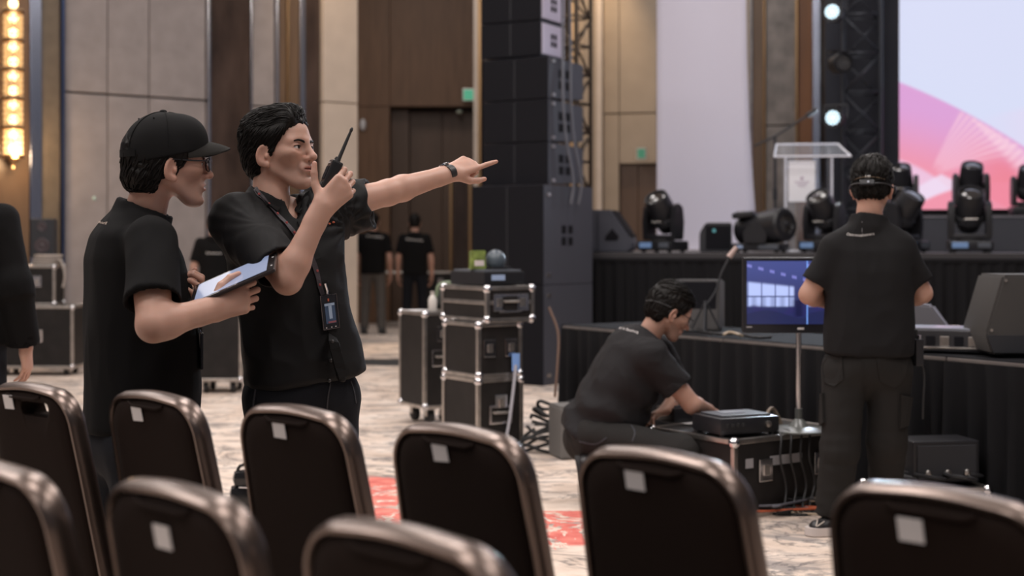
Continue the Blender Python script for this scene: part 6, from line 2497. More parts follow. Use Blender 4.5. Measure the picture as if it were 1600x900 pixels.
F2 = nrm(np.array([0.56, -0.83, 0]))
root2 = person_root('man in a black button shirt pointing right and holding a walkie-talkie to his mouth', p2(470, 1064))
hc, hs = p2(437, 238), 1.02
HR2 = head_frame(64, -5, 0)
nb2, nt2 = p2(420, 322, 0.0), p2(442, 272, 0.0)
hV, hQ, hC = build_head(root2, hc, HR2, hs, nb2 + F2 * 0.02 + (0, 0, -0.05), 0.0028, True, moles=True)
shR, elR, wrR = p2(377, 350, -0.085), p2(449, 437, -0.275), p2(503, 324, -0.235)
shL, elL, wrL = p2(512, 325, 0.10), p2(606, 301, 0.27), p2(704, 271, 0.46)
# radio hand: fingers round the radio, thumb on the near side
rfwd, rpn = nrm(np.array([0.66, 0.28, 0.68])), nrm(np.array([-0.36, 0.92, -0.05]))
curlR = [(30, 66, 36), (36, 72, 40), (42, 76, 42), (48, 78, 44)]
thumbR = [(0.36, 0.86, 0.25), (0.62, 0.76, 0.05), (0.72, 0.66, 0.05)]
aV, aQ, aC, thR, tipsR = arm_mesh(0.0028, shR, elR, wrR, rfwd, rpn, True, curlR, thumbR, 0.98, 0.45)
pfwd = nrm(P(776, 236, 4.86) - wrL)
ppn = nrm(np.array([-0.40, 0.45, -0.80]))
curlP = [(2, 4, 2), (62, 92, 52), (66, 95, 55), (70, 95, 55)]
thumbP = [(0.72, 0.60, 0.36), (0.93, 0.30, 0.20), (0.98, 0.12, 0.12)]
bV, bQ, bC, thL, tipsL = arm_mesh(0.0028, shL, elL, wrL, pfwd, ppn, False, curlP, thumbP, 1.0, 0.3)
tb0, tt0 = p2(470, 598), p2(434, 303)
ax2 = tt0 - tb0
L2_ = np.linalg.norm(ax2)
rows2 = rows_std(0.180, 0.116, L2_, 0.012, 1.0)
rows2[0] = (0.0, 0.192, 0.120, 0.012, 0.016)
rows2[1] = (L2_ * 0.18, 0.186, 0.120, 0.012, 0.012)
legs2 = [(p2(427, 625, -0.05), p2(428, 830, -0.06), p2(424, 1030, -0.05)), (p2(517, 625, 0.06), p2(516, 830, 0.06), p2(516, 1030, 0.07))]
cV, cQ, cC = core_mesh(tb0, ax2, F2, rows2, legs2)
V, Q, C = join_parts([(hV, hQ, hC), (aV, aQ, aC), (bV, bQ, bC), (cV, cQ, cC)])
bo = child(root2, 'body', V, Q, M_SKIN)
set_col(bo.data, C)
eyes(root2, HR2, hc, hs)
brows(root2, HR2, hc, hs)
# hair: short sides, full swept-back top with a quiff
hf = hair_field(0.0032, 0.010, recede=(1.0, 7.0), add=(((0.050, 0.0, 0.090), (0.046, 0.056, 0.030)), ((0.000, 0.0, 0.100), (0.070, 0.064, 0.032)), ((0.070, -0.004, 0.102), (0.026, 0.042, 0.024)), ((0.040, 0.0, 0.108), (0.04, 0.05, 0.024)), ((-0.06, 0, 0.07), (0.056, 0.066, 0.055))))
def flow2(p):
    x, y, z = p
    if z > 0.07:
        return np.array([-1.0, 0.25 * np.sign(y) + 0.2, 0.25 if x > 0.05 else -0.25])
    return np.array([-0.75, 0.0, -0.75])
hair_child(root2, hc, HR2, hs, hf, flow=flow2, n=1800, steps=8, seed=4, w=0.0016, lift=0.0028, label='thick black hair swept back')
# shirt
L_F2 = np.cross(UP, F2)
vn = [(p2(463, 312, -0.05), (0.026, 0.06, 0.060), np.stack([L_F2, F2, UP], 1))]
def wr2(V):
    # pulled folds fanning from both armpits
    e = np.zeros(len(V))
    for c, amp, sc in ((shR, 0.0012, 0.17), (shL, 0.003, 0.15), (p2(540, 352, 0.08), 0.005, 0.13)):
        d = V - c
        r = np.linalg.norm(d, axis=1)
        a = np.arctan2(d[:, 2], d @ L_F2)
        e += amp * np.exp(-(r / sc) ** 2) * np.sin(a * 13 + 18 * r) * sstep(0.02, 0.06, r)
    return e
def tail2(F):
    # open placket: the wearer's left front flares away from the body below the chest
    F.cone(p2(522, 540, -0.13), p2(535, 590, -0.11), 0.022, 0.012, 0.03, flat=(F2, 0.5))
sV, sQ = make_shirt(tb0, ax2, F2, rows2, [(shR, elR, 0.80, 0.084, 0.068), (shL + (0, 0, -0.012), elL + (0, 0, -0.022), 0.70, 0.078, 0.066, (0.98, 0.0, 0.16), ((0.3, -0.2, 1.0), 1.22))], (nb2, nt2, 0.062 * hs), 0.006, 0.0095, 3, collar=0.036, vneck=vn, fscale=(9, 9, 6.5), extra=wr2, post=tail2)
shirt2 = child(root2, 'shirt', sV, sQ, M_SHIRT2, 'black short-sleeved button shirt worn untucked')
bv2 = bvh_of(sV, sQ)
tV, tQ = make_trousers(p2(472, 612), F2, legs2, 0.008, 0.005, 12, (0.166, 0.118, 0.12), (0.088, 0.068, 0.064))
tr2 = child(root2, 'trousers', tV, tQ, M_JEAN)
for (hp, kn, an) in legs2:
    a = np.array([an[0], an[1], 0.0])
    make_shoe(root2, a - F2 * 0.09, a + F2 * 0.18)
# collar leaves
for pix in ([(397, 287), (401, 300), (416, 322), (431, 333), (437, 326), (421, 303), (407, 290)], [(479, 292), (476, 306), (463, 330), (470, 334), (484, 318), (487, 300)]):
    pts, nn = [], []
    for q in pix:
        h_, n_ = cam_hit(bv2, *q)
        if h_ is None:
            continue
        pts.append(h_ + n_ * 0.004)
        nn.append(n_)
    if len(pts) > 3:
        k = len(pts)
        mb = MB()
        mb.add([p + n * 0.006 for p, n in zip(pts, nn)] + [p - n * 0.004 for p, n in zip(pts, nn)], [tuple(range(k)), tuple(range(2 * k - 1, k - 1, -1))] + [(i, (i + 1) % k, (i + 1) % k + k, i + k) for i in range(k)])
        mb_child(root2, 'collar_leaf', mb, M_SHIRT2, False, parent=shirt2)
# placket, buttons, pocket
def path_on(bvh, pix, n=20, off=0.002):
    pts, nn = [], []
    for q in spline([(x, y, 0) for x, y in pix], n):
        h_, n_ = cam_hit(bvh, q[0], q[1])
        if h_ is not None:
            pts.append(h_ + n_ * off)
            nn.append(n_)
    return pts, nn
a_, n_ = path_on(bv2, [(468, 338), (492, 400), (508, 460), (520, 530), (536, 590)], 26, 0.0)
if len(a_) > 3:
    mb_child(root2, 'placket', band(a_, n_, 0.030, 0.003), M_SHIRT2, False, parent=shirt2)
for q in ((478, 362), (519, 534), (516, 563), (514, 594)):
    h_, n_ = cam_hit(bv2, *q)
    if h_ is not None:
        mb_child(root2, 'button', MB().sphere(h_ + n_ * 0.003, 0.0055, 10, (1, 0.6, 1)), mat('dark_button', (0.05, 0.045, 0.045), 0.3), parent=shirt2)
a_, n_ = path_on(bv2, [(505, 354), (515, 349), (523, 345)], 8, 0.0)
if len(a_) > 2:
    mb_child(root2, 'pocket_welt', band(a_, n_, 0.010, 0.003), M_SHIRT2, False, parent=shirt2)
for q in ((507, 353), (513, 350), (520, 347)):
    h_, n_ = cam_hit(bv2, *q)
    if h_ is not None:
        mb_child(root2, 'pocket_print', MB().sphere(h_ + n_ * 0.004, 0.004, 8, (1.2, 0.6, 0.8)), mat('orange_print', (0.45, 0.10, 0.05), 0.5), parent=shirt2)
# lanyard and badge
M_LAN = mat('lanyard_webbing', (0.035, 0.026, 0.032), 0.6)
lan = []
a_, n_ = path_on(bv2, [(398, 293), (412, 313), (428, 332), (446, 350), (462, 368), (480, 392), (492, 418), (498, 445), (503, 461)], 40, 0.004)
lany = mb_child(root2, 'lanyard', band(a_, n_, 0.014, 0.002), M_LAN, False, label='dark lanyard with small red print')
for i in range(3, len(a_) - 2, 4):
    mb_child(root2, 'lanyard_print', MB().sphere(a_[i] + n_[i] * 0.003, 0.0042, 8, (1, 0.5, 1)), mat('red_print', (0.32, 0.06, 0.06), 0.5), parent=lany)
a2_, n2_ = path_on(bv2, [(486, 318), (480, 345), (477, 372), (484, 400), (494, 430), (502, 458)], 30, 0.004)
if len(a2_) > 3:
    mb_child(root2, 'lanyard_strap', band(a2_, n2_, 0.014, 0.002), M_LAN, False, parent=lany)
# badge hanging in front of the shirt
bc, bn = cam_hit(bv2, 511, 487)
bfr = nrm(np.array([bn[0], bn[1], 0.0]))
bri = np.cross(UP, bfr)
tiltA = math.radians(-7)
bu = nrm(UP * math.cos(tiltA) + bri * math.sin(tiltA))
br = np.cross(bu, bfr)
def bp_(x, z, y=0.0):
    return bc + bfr * (0.014 + y) + br * x + bu * z
def bbox(x, z, y, w, h, d):
    mb = MB()
    mb.add([bp_(x + sx * w / 2, z + sz * h / 2, y + sy * d / 2) for sx in (-1, 1) for sy in (-1, 1) for sz in (-1, 1)], [(0, 1, 3, 2), (4, 6, 7, 5), (0, 4, 5, 1), (2, 3, 7, 6), (0, 2, 6, 4), (1, 5, 7, 3)])
    return mb
bdg = mb_child(root2, 'badge', bbox(0, 0, 0, 0.056, 0.102, 0.004), mat('badge_black', (0.014, 0.015, 0.02), 0.25), False, parent=lany, label='black event badge with a pale blue picture')
mb_child(root2, 'badge_picture', bbox(0.001, -0.004, 0.0028, 0.034, 0.060, 0.0012), mat('badge_blue', (0.05, 0.09, 0.17), 0.4), False, parent=lany)
mb_child(root2, 'badge_picture', bbox(0.0, 0.022, 0.004, 0.034, 0.007, 0.001), mat('badge_pale', (0.35, 0.45, 0.60), 0.4), False, parent=lany)
mb_child(root2, 'badge_picture', bbox(0.001, 0.0, 0.004, 0.011, 0.040, 0.001), mat('badge_pale', (0.35, 0.45, 0.6)), False, parent=lany)
mb_child(root2, 'badge_picture', bbox(0.004, -0.030, 0.004, 0.026, 0.005, 0.001), mat('badge_red', (0.30, 0.10, 0.12), 0.4), False, parent=lany)
mb_child(root2, 'badge_mark', bbox(-0.002, 0.036, 0.004, 0.005, 0.008, 0.001), mat('orange_print', (0.45, 0.1, 0.05)), False, parent=lany)
for k in (-0.018, 0.0, 0.014):
    mb_child(root2, 'badge_mark', bbox(k, -0.045, 0.004, 0.004, 0.003, 0.001), M_WHITEP, False, parent=lany)
mb_child(root2, 'badge_clip', MB().tube([bp_(0, 0.052), bp_(0.001, 0.062), bp_(-0.002, 0.075), bp_(-0.004, 0.085)], 0.0032, 8), M_CHROME, parent=lany)
rim = [bp_(x, z, 0.003) for x, z in ((-0.027, -0.05), (0.027, -0.05), (0.027, 0.05), (-0.027, 0.05), (-0.027, -0.05))]
mb_child(root2, 'badge_rim', MB().tube(rim, 0.0014, 6), mat('badge_rim', (0.10, 0.08, 0.08), 0.3), parent=lany)
# wrist watch
wd = nrm(wrL - elL)
wc = elL + (wrL - elL) * 0.955
wn = nrm(np.array([0.0, 0.45, 0.9]) - wd * np.dot(np.array([0.0, 0.45, 0.9]), wd))
ws = np.cross(wd, wn)
ring_ = [wc + (wn * 0.0262 * math.cos(a) + ws * 0.0325 * math.sin(a)) for a in np.linspace(0, 2 * math.pi, 29)]
wb_ = band(ring_, [nrm(p - wc) for p in ring_], 0.024, 0.0035)
wat = mb_child(root2, 'watch_strap', wb_, mat('watch_band', (0.016, 0.015, 0.016), 0.5), label='black wristwatch strap')
fc = wc + wn * 0.0285
mb = MB()
for rr, zz in ((0.018, 0), (0.0195, 0.003), (0.0195, 0.007), (0.0165, 0.0095)):
    pass
wm_ = MB().lathe([(0.017, 0.0), (0.0195, 0.002), (0.0195, 0.007), (0.016, 0.009)], 22)
Rw = np.stack([wd, ws, wn], 1)
wm_.v = [fc + Rw @ v for v in wm_.v]
mb_child(root2, 'watch_case', wm_, M_CHROME, parent=wat)
wm_ = MB().lathe([(0.0155, 0.0092), (0.0155, 0.0098)], 20)
wm_.v = [fc + Rw @ v for v in wm_.v]
mb_child(root2, 'watch_dial', wm_, mat('watch_dial', (0.05, 0.055, 0.06), 0.1), parent=wat)
# fly seam, pocket seam on the trousers
bt2 = bvh_of(tV, tQ)
for pix in ([(516, 598), (512, 622), (510, 650)], [(400, 606), (395, 640), (393, 680)], [(548, 596), (553, 612), (556, 630)]):
    a_, n_ = path_on(bt2, pix, 12, 0.0)
    if len(a_) > 2:
        mb_child(root2, 'seam', band(a_, n_, 0.005, 0.002), mat('seam_thread', (0.03, 0.03, 0.036), 0.8), False, parent=tr2)

# the walkie-talkie in his right hand
rax = nrm(np.array([0.37, 0.10, 0.92]))
rface = nrm(np.array([-0.80, -0.28, 0.30]))
rface = nrm(rface - rax * np.dot(rface, rax))
rsd = np.cross(rax, rface)
fw_, pn_ = nrm(rfwd), nrm(rpn - nrm(rfwd) * np.dot(rpn, nrm(rfwd)))
rc = P(515, 279, wrR[1] + 0.062)
wt = thing('walkie_talkie', 'black walkie-talkie with a stub antenna held at the pointing man\'s mouth', 'walkie-talkie', rc)
Rr = np.stack([rsd, -rface, rax], 1)                 # local x side, y back, z up
def rput(name, mb, m, smooth=False, parent=None):
    mb.v = [Rr @ np.asarray(v) for v in mb.v]
    return mb.build(name, m, parent or wt, smooth)
M_RAD = mat('radio_plastic', (0.014, 0.014, 0.015), 0.34)
rput('body', MB().box((0, 0, -0.005), (0.056, 0.034, 0.118), 0.006), M_RAD)
rput('speaker_grille', MB().box((0, -0.0178, 0.012), (0.040, 0.002, 0.040), 0.001), M_GRILLE)
rput('name_strip', MB().box((0, -0.0182, 0.043), (0.030, 0.0015, 0.004)), mat('silver_print', (0.45, 0.44, 0.42), 0.3))
rput('keypad', MB().box((0, -0.0178, -0.03), (0.036, 0.002, 0.026), 0.001), M_RUBBER)
rput('antenna', MB().tube([(0.017, 0.0, 0.05), (0.017, 0.0, 0.066), (0.019, 0.0, 0.12), (0.021, 0, 0.148)], lambda u: 0.0068 - 0.0030 * u, 12), M_RUBBER, True)
rput('antenna_tip', MB().sphere((0.0212, 0, 0.152), 0.0050, 12, (1, 1, 1.6)), M_RUBBER, True)
rput('volume_knob', MB().lathe([(0.006, 0.052), (0.0065, 0.066), (0.0045, 0.068)], 14, rotM('X', 0, (-0.008, 0, 0))), M_RUBBER, True)
rput('channel_knob', MB().lathe([(0.005, 0.052), (0.0055, 0.064), (0.0040, 0.066)], 14, rotM('X', 0, (-0.021, 0, 0))), M_RUBBER, True)

# ------------------------------------------------------------------ the man in the cap with a tablet
Y1 = 4.10
def p1(px, py, dy=0.0):
    return P(px, py, Y1 + dy)


F1 = nrm(np.array([0.92, 0.39, 0]))
root1 = person_root('man in a black cap and glasses seen from behind, reading a tablet', p1(205, 1090))
hc1, hs1 = p1(262, 258), 1.03
HR1 = head_frame(112, 0, 0)
nb1, nt1 = p1(228, 328, 0.02), p1(243, 285, 0.02)
hV, hQ, hC = build_head(root1, hc1, HR1, hs1, nb1 + (-0.005, 0, -0.02), 0.0030, True, seed=8)
shR1, elR1, wrR1 = p1(236, 385, -0.19), p1(240, 508, -0.34), p1(330, 484, -0.22)
shL1, elL1, wrL1 = p1(205, 380, 0.20), p1(240, 500, 0.22), p1(262, 476, 0.03)
fw1 = nrm(np.array([0.86, 0.22, 0.30]))
pn1 = nrm(np.array([-0.20, 0.95, 0.0]))
curl1 = [(34, 50, 26), (42, 52, 28), (48, 54, 28), (52, 56, 30)]
thumb1 = [(0.60, 0.72, 0.30), (0.84, 0.36, 0.38), (0.94, 0.10, 0.30)]
aV, aQ, aC, thT, tips1 = arm_mesh(0.0030, shR1, elR1, wrR1, fw1, pn1, True, curl1, thumb1, 1.02, 0.35, 1.10)
fwl = nrm(np.array([0.80, -0.25, 0.30]))
bV, bQ, bC, thl1, tl1 = arm_mesh(0.0036, shL1, elL1, wrL1, fwl, nrm(np.array([0.1, -0.5, 0.8])), False, [(40, 80, 50)] * 4, thumb1, 1.0, 0.35, 1.05)
tb1, tt1 = p1(218, 672, 0.02), p1(216, 318, 0.03)
ax1_ = tt1 - tb1
L1_ = np.linalg.norm(ax1_)
rows1 = [(0.0, 0.188, 0.164, 0.0), (L1_ * 0.2, 0.184, 0.162, 0.010), (L1_ * 0.4, 0.180, 0.158, 0.008), (L1_ * 0.62, 0.186, 0.150, 0.0), (L1_ * 0.76, 0.192, 0.138, -0.012),
         (L1_ * 0.86, 0.185, 0.112, -0.020), (L1_ * 0.93, 0.135, 0.086, -0.014), (L1_ * 0.975, 0.09, 0.072, 0.0), (L1_, 0.07, 0.064, 0.008)]
legs1 = [(p1(222, 700, -0.09), p1(215, 880, -0.08), p1(200, 1060, -0.08)), (p1(190, 700, 0.10), p1(182, 880, 0.10), p1(170, 1050, 0.12))]
cV, cQ, cC = core_mesh(tb1, ax1_, F1, rows1, legs1)
V, Q, C = join_parts([(hV, hQ, hC), (aV, aQ, aC), (bV, bQ, bC), (cV, cQ, cC)])
bo = child(root1, 'body', V, Q, M_SKIN)
set_col(bo.data, C)
eyes(root1, HR1, hc1, hs1)
brows(root1, HR1, hc1, hs1)
hf = hair_field(0.0036, 0.006, bottom=-0.072, add=(((-0.075, 0, -0.035), (0.045, 0.066, 0.045)),))
def flow1(p):
    return np.array([-0.5, 0, -1.0])
hair_child(root1, hc1, HR1, hs1, hf, flow=flow1, n=420, steps=7, seed=6, w=0.0026, zone=lambda V: V[:, 2] < 0.03, label='black hair below the cap')
glasses(root1, HR1, hc1, hs1)
# the cap
M_CAP = mat('cap_twill', (0.0075, 0.0072, 0.0075), 0.85, spec=0.15, bump=0.3, bscale=800)
M_BRIM = mat('cap_brim_twill', (0.018, 0.0165, 0.015), 0.85, spec=0.15, bump=0.3, bscale=800)
CF = SDF((-0.17, -0.13, -0.02), (0.16, 0.13, 0.20), 0.0032)
CF.ell((-0.010, 0, 0.030), (0.117, 0.093, 0.118), 0.01)
CF.ell((0.050, 0, 0.075), (0.058, 0.070, 0.062), 0.03)
CF.cutplane((0, 0, 0.020), nrm((0.22, 0, -1.0)))
CF.ell((-0.010, 0, 0.022), (0.111, 0.087, 0.112), 0.004, sub=True)
CF.ell((-0.125, 0, 0.050), (0.050, 0.042, 0.026), 0.004, sub=True)
V, Q = CF.mesh()
cap = child(root1, 'cap', xf(V, HR1, hc1, hs1), Q, M_CAP, 'black baseball cap')
mb = MB()
vs, fs = [], []
nu, nv = 18, 8
for lay in (0, 1):
    for i in range(nu + 1):
        a = (i / nu - 0.5) * 2
        for j in range(nv + 1):
            u = j / nv
            x0, y0 = 0.100 * math.cos(a * 1.02), 0.088 * math.sin(a * 1.02)
            ext = 0.082 * (1 - abs(a) ** 3.2)
            x = x0 + ext * u - 0.008
            y = y0 * (1 + 0.10 * u)
            z = 0.066 - 0.42 * y * y / 0.088 - 0.014 * u * u - 0.004 * u + (0.0 if lay else 0.0045)
            vs.append((x, y, z))
n1 = (nu + 1) * (nv + 1)
for lay in (0, 1):
    for i in range(nu):
        for j in range(nv):
            a0 = lay * n1 + i * (nv + 1) + j
            q = (a0, a0 + 1, a0 + nv + 2, a0 + nv + 1)
            fs.append(q if lay else q[::-1])
for i in range(nu):
    a0 = i * (nv + 1) + nv
    fs.append((a0, a0 + nv + 1, a0 + nv + 1 + n1, a0 + n1))
    a0 = i * (nv + 1)
    fs.append((a0, a0 + n1, a0 + nv + 1 + n1, a0 + nv + 1))
mb.add(xf(np.array(vs), HR1, hc1, hs1), fs)
mb_child(root1, 'brim', mb, M_BRIM, parent=cap)
mb = MB().sphere((0, 0, 0), 0.011, 12, (1, 1, 0.6))
mb.v = list(xf(np.array(mb.v) + np.array([-0.012, 0, 0.1485]), HR1, hc1, hs1))
mb_child(root1, 'top_button', mb, M_CAP, parent=cap)
for k in range(6):
    a = math.pi / 6 + k * math.pi / 3
    pts = [(-0.010 + 0.1185 * math.sin(t) * math.cos(a), 0.0942 * math.sin(t) * math.sin(a), 0.030 + 0.1190 * math.cos(t)) for t in np.linspace(0.12, 1.45, 12)]
    mb = MB().tube(list(xf(np.array(pts), HR1, hc1, hs1)), 0.0013, 5)
    mb_child(root1, 'seam', mb, M_CAP, parent=cap)
    t = 0.62
    a2 = a + math.pi / 6
    c = np.array([-0.010 + 0.1185 * math.sin(t) * math.cos(a2), 0.0942 * math.sin(t) * math.sin(a2), 0.030 + 0.119 * math.cos(t)])
    mb = MB().sphere((0, 0, 0), 0.0026, 8)
    mb.v = list(xf(np.array(mb.v) + c, HR1, hc1, hs1))
    mb_child(root1, 'eyelet', mb, M_CAP, parent=cap)
sp_ = [(-0.010 - 0.1165 * math.cos(a), 0.092 * math.sin(a), 0.0285) for a in np.linspace(-0.75, 0.75, 13)]
mb = band(list(xf(np.array(sp_), HR1, hc1, hs1)), [HR1 @ nrm((p[0], p[1], 0.0)) for p in sp_], 0.020, 0.004)
mb_child(root1, 'strap', mb, M_CAP, parent=cap)
# tee
sV, sQ = make_shirt(tb1, ax1_, F1, rows1, [(shR1, elR1, 0.72, 0.072, 0.080), (shL1, elL1, 0.72, 0.080, 0.078)], (nb1, nt1, 0.063 * hs1), 0.0065, 0.009, 21, collar=0.010, fscale=(7, 7, 2.4))
shirt1 = child(root1, 'shirt', sV, sQ, M_TEE, 'loose black short-sleeved tee')
bv1 = bvh_of(sV, sQ)
text_on(root1, 'ersorif', bv1, (151, 348), (167, 352), 5, mat('tan_print', (0.42, 0.33, 0.27), 0.6), parent=shirt1)
tV, tQ = make_trousers(p1(208, 690, 0.01), F1, legs1, 0.009, 0.005, 15, (0.17, 0.13, 0.12), (0.092, 0.070, 0.064))
child(root1, 'trousers', tV, tQ, M_JEAN)
for (hp, kn, an) in legs1:
    a = np.array([an[0], an[1], 0.0])
    make_shoe(root1, a - F1 * 0.09, a + F1 * 0.18)
# lanyard badge edge-on in front of him
bd = p1(315, 548, 0.0)
lan1 = mb_child(root1, 'lanyard', MB().tube(spline([p1(292, 440, -0.02), p1(306, 480, -0.01), p1(313, 505, 0.0), p1(314, 520, 0.0)], 20), 0.004, 6), M_STRAP)
mb = MB().box((0, 0, 0), (0.008, 0.06, 0.105), 0.002, rotM('Z', 0.25, bd))
mb_child(root1, 'badge', mb, mat('badge_black', (0.014, 0.015, 0.02)), False, parent=lan1)
mb_child(root1, 'badge_clip', MB().tube([p1(313, 515, 0), p1(315, 524, 0)], 0.004, 8), M_CHROME, parent=lan1)

# the tablet
def quad_frame(a, b, c):
    """a: lower left, b: lower right (near), c: upper left -> origin, axes"""
    ex = nrm(b - a)
    ey = nrm((c - a) - ex * np.dot(c - a, ex))
    return ex, ey, np.cross(ex, ey)


A = P(303, 477, Y1 - 0.235)       # near-body near corner
Bc = P(430, 422, Y1 - 0.235)      # far end, near edge
Cc = P(388, 415, Y1 - 0.075)      # far end, far edge
ex = nrm(Bc - A)
ey = nrm((Cc - Bc) - ex * np.dot(Cc - Bc, ex))
ez = np.cross(ex, ey)
tw_, th_ = 0.255, 0.178
cen = Bc - ex * tw_ / 2 + ey * th_ / 2
tabm = thing('tablet', 'black tablet with a lit pale blue screen held by the cap man', 'tablet', cen)
Rt = np.stack([ex, ey, ez], 1)
def tput(name, mb, m, smooth=False):
    mb.v = [Rt @ np.asarray(v) for v in mb.v]
    return mb.build(name, m, tabm, smooth)
tput('shell', MB().box((0, 0, 0), (tw_, th_, 0.011), 0.004), mat('tablet_shell', (0.05, 0.04, 0.04), 0.3, 0.3))
tput('glass_front', MB().box((0, 0, 0.0056), (tw_ - 0.006, th_ - 0.006, 0.0012)), mat('tablet_glass', (0.02, 0.016, 0.016), 0.12))
tput('screen', MB().box((-0.004, 0, 0.0065), (tw_ - 0.040, th_ - 0.026, 0.0008)), mat('tablet_screen', (0.1, 0.1, 0.12), 0.2, emit=(0.50, 0.60, 0.90), estr=0.46))
for yy in (-0.05, 0.03):
    tput('bezel_dot', MB().lathe([(0.003, 0), (0.003, 0.0008)], 10, rotM('X', 0, (tw_ / 2 - 0.010, yy, 0.0063))), M_CARD)

# ------------------------------------------------------------------ the man with the headset, seen from behind
Y4 = 6.42
def p4(px, py, dy=0.0):
    return P(px, py, Y4 + dy)


F4 = nrm(np.array([0.10, 1.0, 0]))
root4 = person_root('man with a headset seen from behind, standing at the work tables', p4(1350, 835))
hc4, hs4 = p4(1363, 294, 0.03), 1.06
HR4 = head_frame(158, 20, 0)
nb4, nt4 = p4(1357, 350, 0.0), p4(1361, 318, 0.015)
hV, hQ, hC = build_head(root4, hc4, HR4, hs4, nb4 + (0, 0, -0.02), 0.0036, True, seed=9)
shL4, elL4, wrL4 = p4(1300, 396, 0.0), p4(1264, 460, 0.02), p4(1300, 474, 0.24)
shR4, elR4, wrR4 = p4(1412, 397, 0.0), p4(1441, 458, 0.02), p4(1402, 474, 0.24)
cur = [(30, 40, 20)] * 4
th4 = [(0.7, 0.6, 0.3), (0.85, 0.3, 0.3), (0.9, 0.2, 0.3)]
aV, aQ, aC, _, _ = arm_mesh(0.0042, shL4, elL4, wrL4, nrm(np.array([0.5, 0.8, 0.1])), nrm(np.array([0.3, -0.2, -0.9])), False, cur, th4, 1.0, 0.35, 1.08)
bV, bQ, bC, _, _ = arm_mesh(0.0042, shR4, elR4, wrR4, nrm(np.array([-0.5, 0.8, 0.1])), nrm(np.array([-0.3, -0.2, -0.9])), True, cur, th4, 1.0, 0.35, 1.08)
tb4, tt4 = p4(1356, 556, -0.01), p4(1357, 343, 0.0)
ax4 = tt4 - tb4
L4_ = np.linalg.norm(ax4)
rows4 = [(0.0, 0.200, 0.140, 0.0), (L4_ * 0.2, 0.202, 0.140, 0.0), (L4_ * 0.42, 0.196, 0.132, 0), (L4_ * 0.62, 0.196, 0.130, 0), (L4_ * 0.77, 0.200, 0.118, 0), (L4_ * 0.86, 0.190, 0.098, 0.0), (L4_ * 0.93, 0.140, 0.080, 0.0), (L4_ * 0.975, 0.092, 0.070, 0.0), (L4_, 0.072, 0.062, 0.0)]
legs4 = [(p4(1319, 585, 0.0), p4(1312, 700, -0.02), p4(1301, 800, 0.02)), (p4(1391, 585, 0.0), p4(1385, 690, 0.03), p4(1385, 786, 0.18))]
cV, cQ, cC = core_mesh(tb4, ax4, F4, rows4, legs4)
V, Q, C = join_parts([(hV, hQ, hC), (aV, aQ, aC), (bV, bQ, bC), (cV, cQ, cC)])
bo = child(root4, 'body', V, Q, M_SKIN)
set_col(bo.data, C)
eyes(root4, HR4, hc4, hs4)
hf = hair_field(0.004, 0.014, bottom=-0.070, add=(((0.0, 0, 0.095), (0.085, 0.070, 0.036)), ((-0.065, 0, 0.04), (0.058, 0.074, 0.066))))
def flow4(p):
    return np.array([-0.6, 0.5 * p[1] / 0.08, -0.9]) if p[0] < 0.02 else np.array([0.8, 0.3, -0.2])
hair_child(root4, hc4, HR4, hs4, hf, flow=flow4, n=500, steps=7, seed=8, w=0.003, label='short black hair')
sV, sQ = make_shirt(tb4, ax4, F4, rows4, [(shL4, elL4, 0.74, 0.066, 0.076), (shR4, elR4, 0.74, 0.066, 0.076)], (nb4, nt4, 0.063 * hs4), 0.007, 0.010, 33, collar=0.034, fscale=(7, 7, 3.0))
shirt4 = child(root4, 'shirt', sV, sQ, mat('black_pique', (0.0095, 0.009, 0.0098), 0.8, spec=0.2, bump=0.25, bscale=700), 'black polo shirt with white lettering on the back')
bv4 = bvh_of(sV, sQ)
text_on(root4, 'Oatersnen', bv4, (1323, 368), (1345, 370), 4.5, M_WHITEP, parent=shirt4)
text_on(root4, 'sheners', bv4, (1345, 370), (1366, 367), 4.5, M_WHITEP, parent=shirt4)
h_, n_ = cam_hit(bv4, 1350, 331)
if h_ is not None:
    mb_child(root4, 'collar_print', MB().sphere(h_ + n_ * 0.002, 0.010, 8, (1.6, 0.3, 0.3)), mat('orange_print2', (0.5, 0.2, 0.1), 0.5), parent=shirt4)
for q in ((1347, 347), (1347, 360)):
    h_, n_ = cam_hit(bv4, *q)
    if h_ is not None:
        mb_child(root4, 'stitch_mark', MB().sphere(h_ + n_ * 0.001, 0.004, 8, (0.5, 0.5, 1.0 if q[1] < 350 else 3)), mat('grey_stitch', (0.16, 0.16, 0.17), 0.5), parent=shirt4)
tV, tQ = make_trousers(p4(1356, 566, 0.0), F4, legs4, 0.008, 0.006, 18, (0.186, 0.135, 0.13), (0.098, 0.084, 0.076))
tr4 = child(root4, 'trousers', tV, tQ, M_CARGO, 'charcoal cargo trousers')
bt4 = bvh_of(tV, tQ)
def patch(bvh, quad, m, name, parent, th=0.006, root=None):
    pts, nn = [], []
    n = len(quad)
    for i in range(n):
        a, b = quad[i], quad[(i + 1) % n]
        for t in (0, 0.34, 0.67):
            q = (a[0] + (b[0] - a[0]) * t, a[1] + (b[1] - a[1]) * t)
            h_, n_ = cam_hit(bvh, *q)
            if h_ is not None:
                pts.append(h_)
                nn.append(n_)
    k = len(pts)
    if k < 4:
        return
    mb = MB()
    mb.add([p + n * th for p, n in zip(pts, nn)] + [p - n * 0.002 for p, n in zip(pts, nn)], [tuple(range(k)), tuple(range(2 * k - 1, k - 1, -1))] + [(i, (i + 1) % k, (i + 1) % k + k, i + k) for i in range(k)])
    mb_child(root, name, mb, m, False, parent=parent)
patch(bt4, [(1286, 556), (1316, 556), (1318, 592), (1304, 604), (1287, 596)], M_CARGO, 'back_pocket', tr4, root=root4)
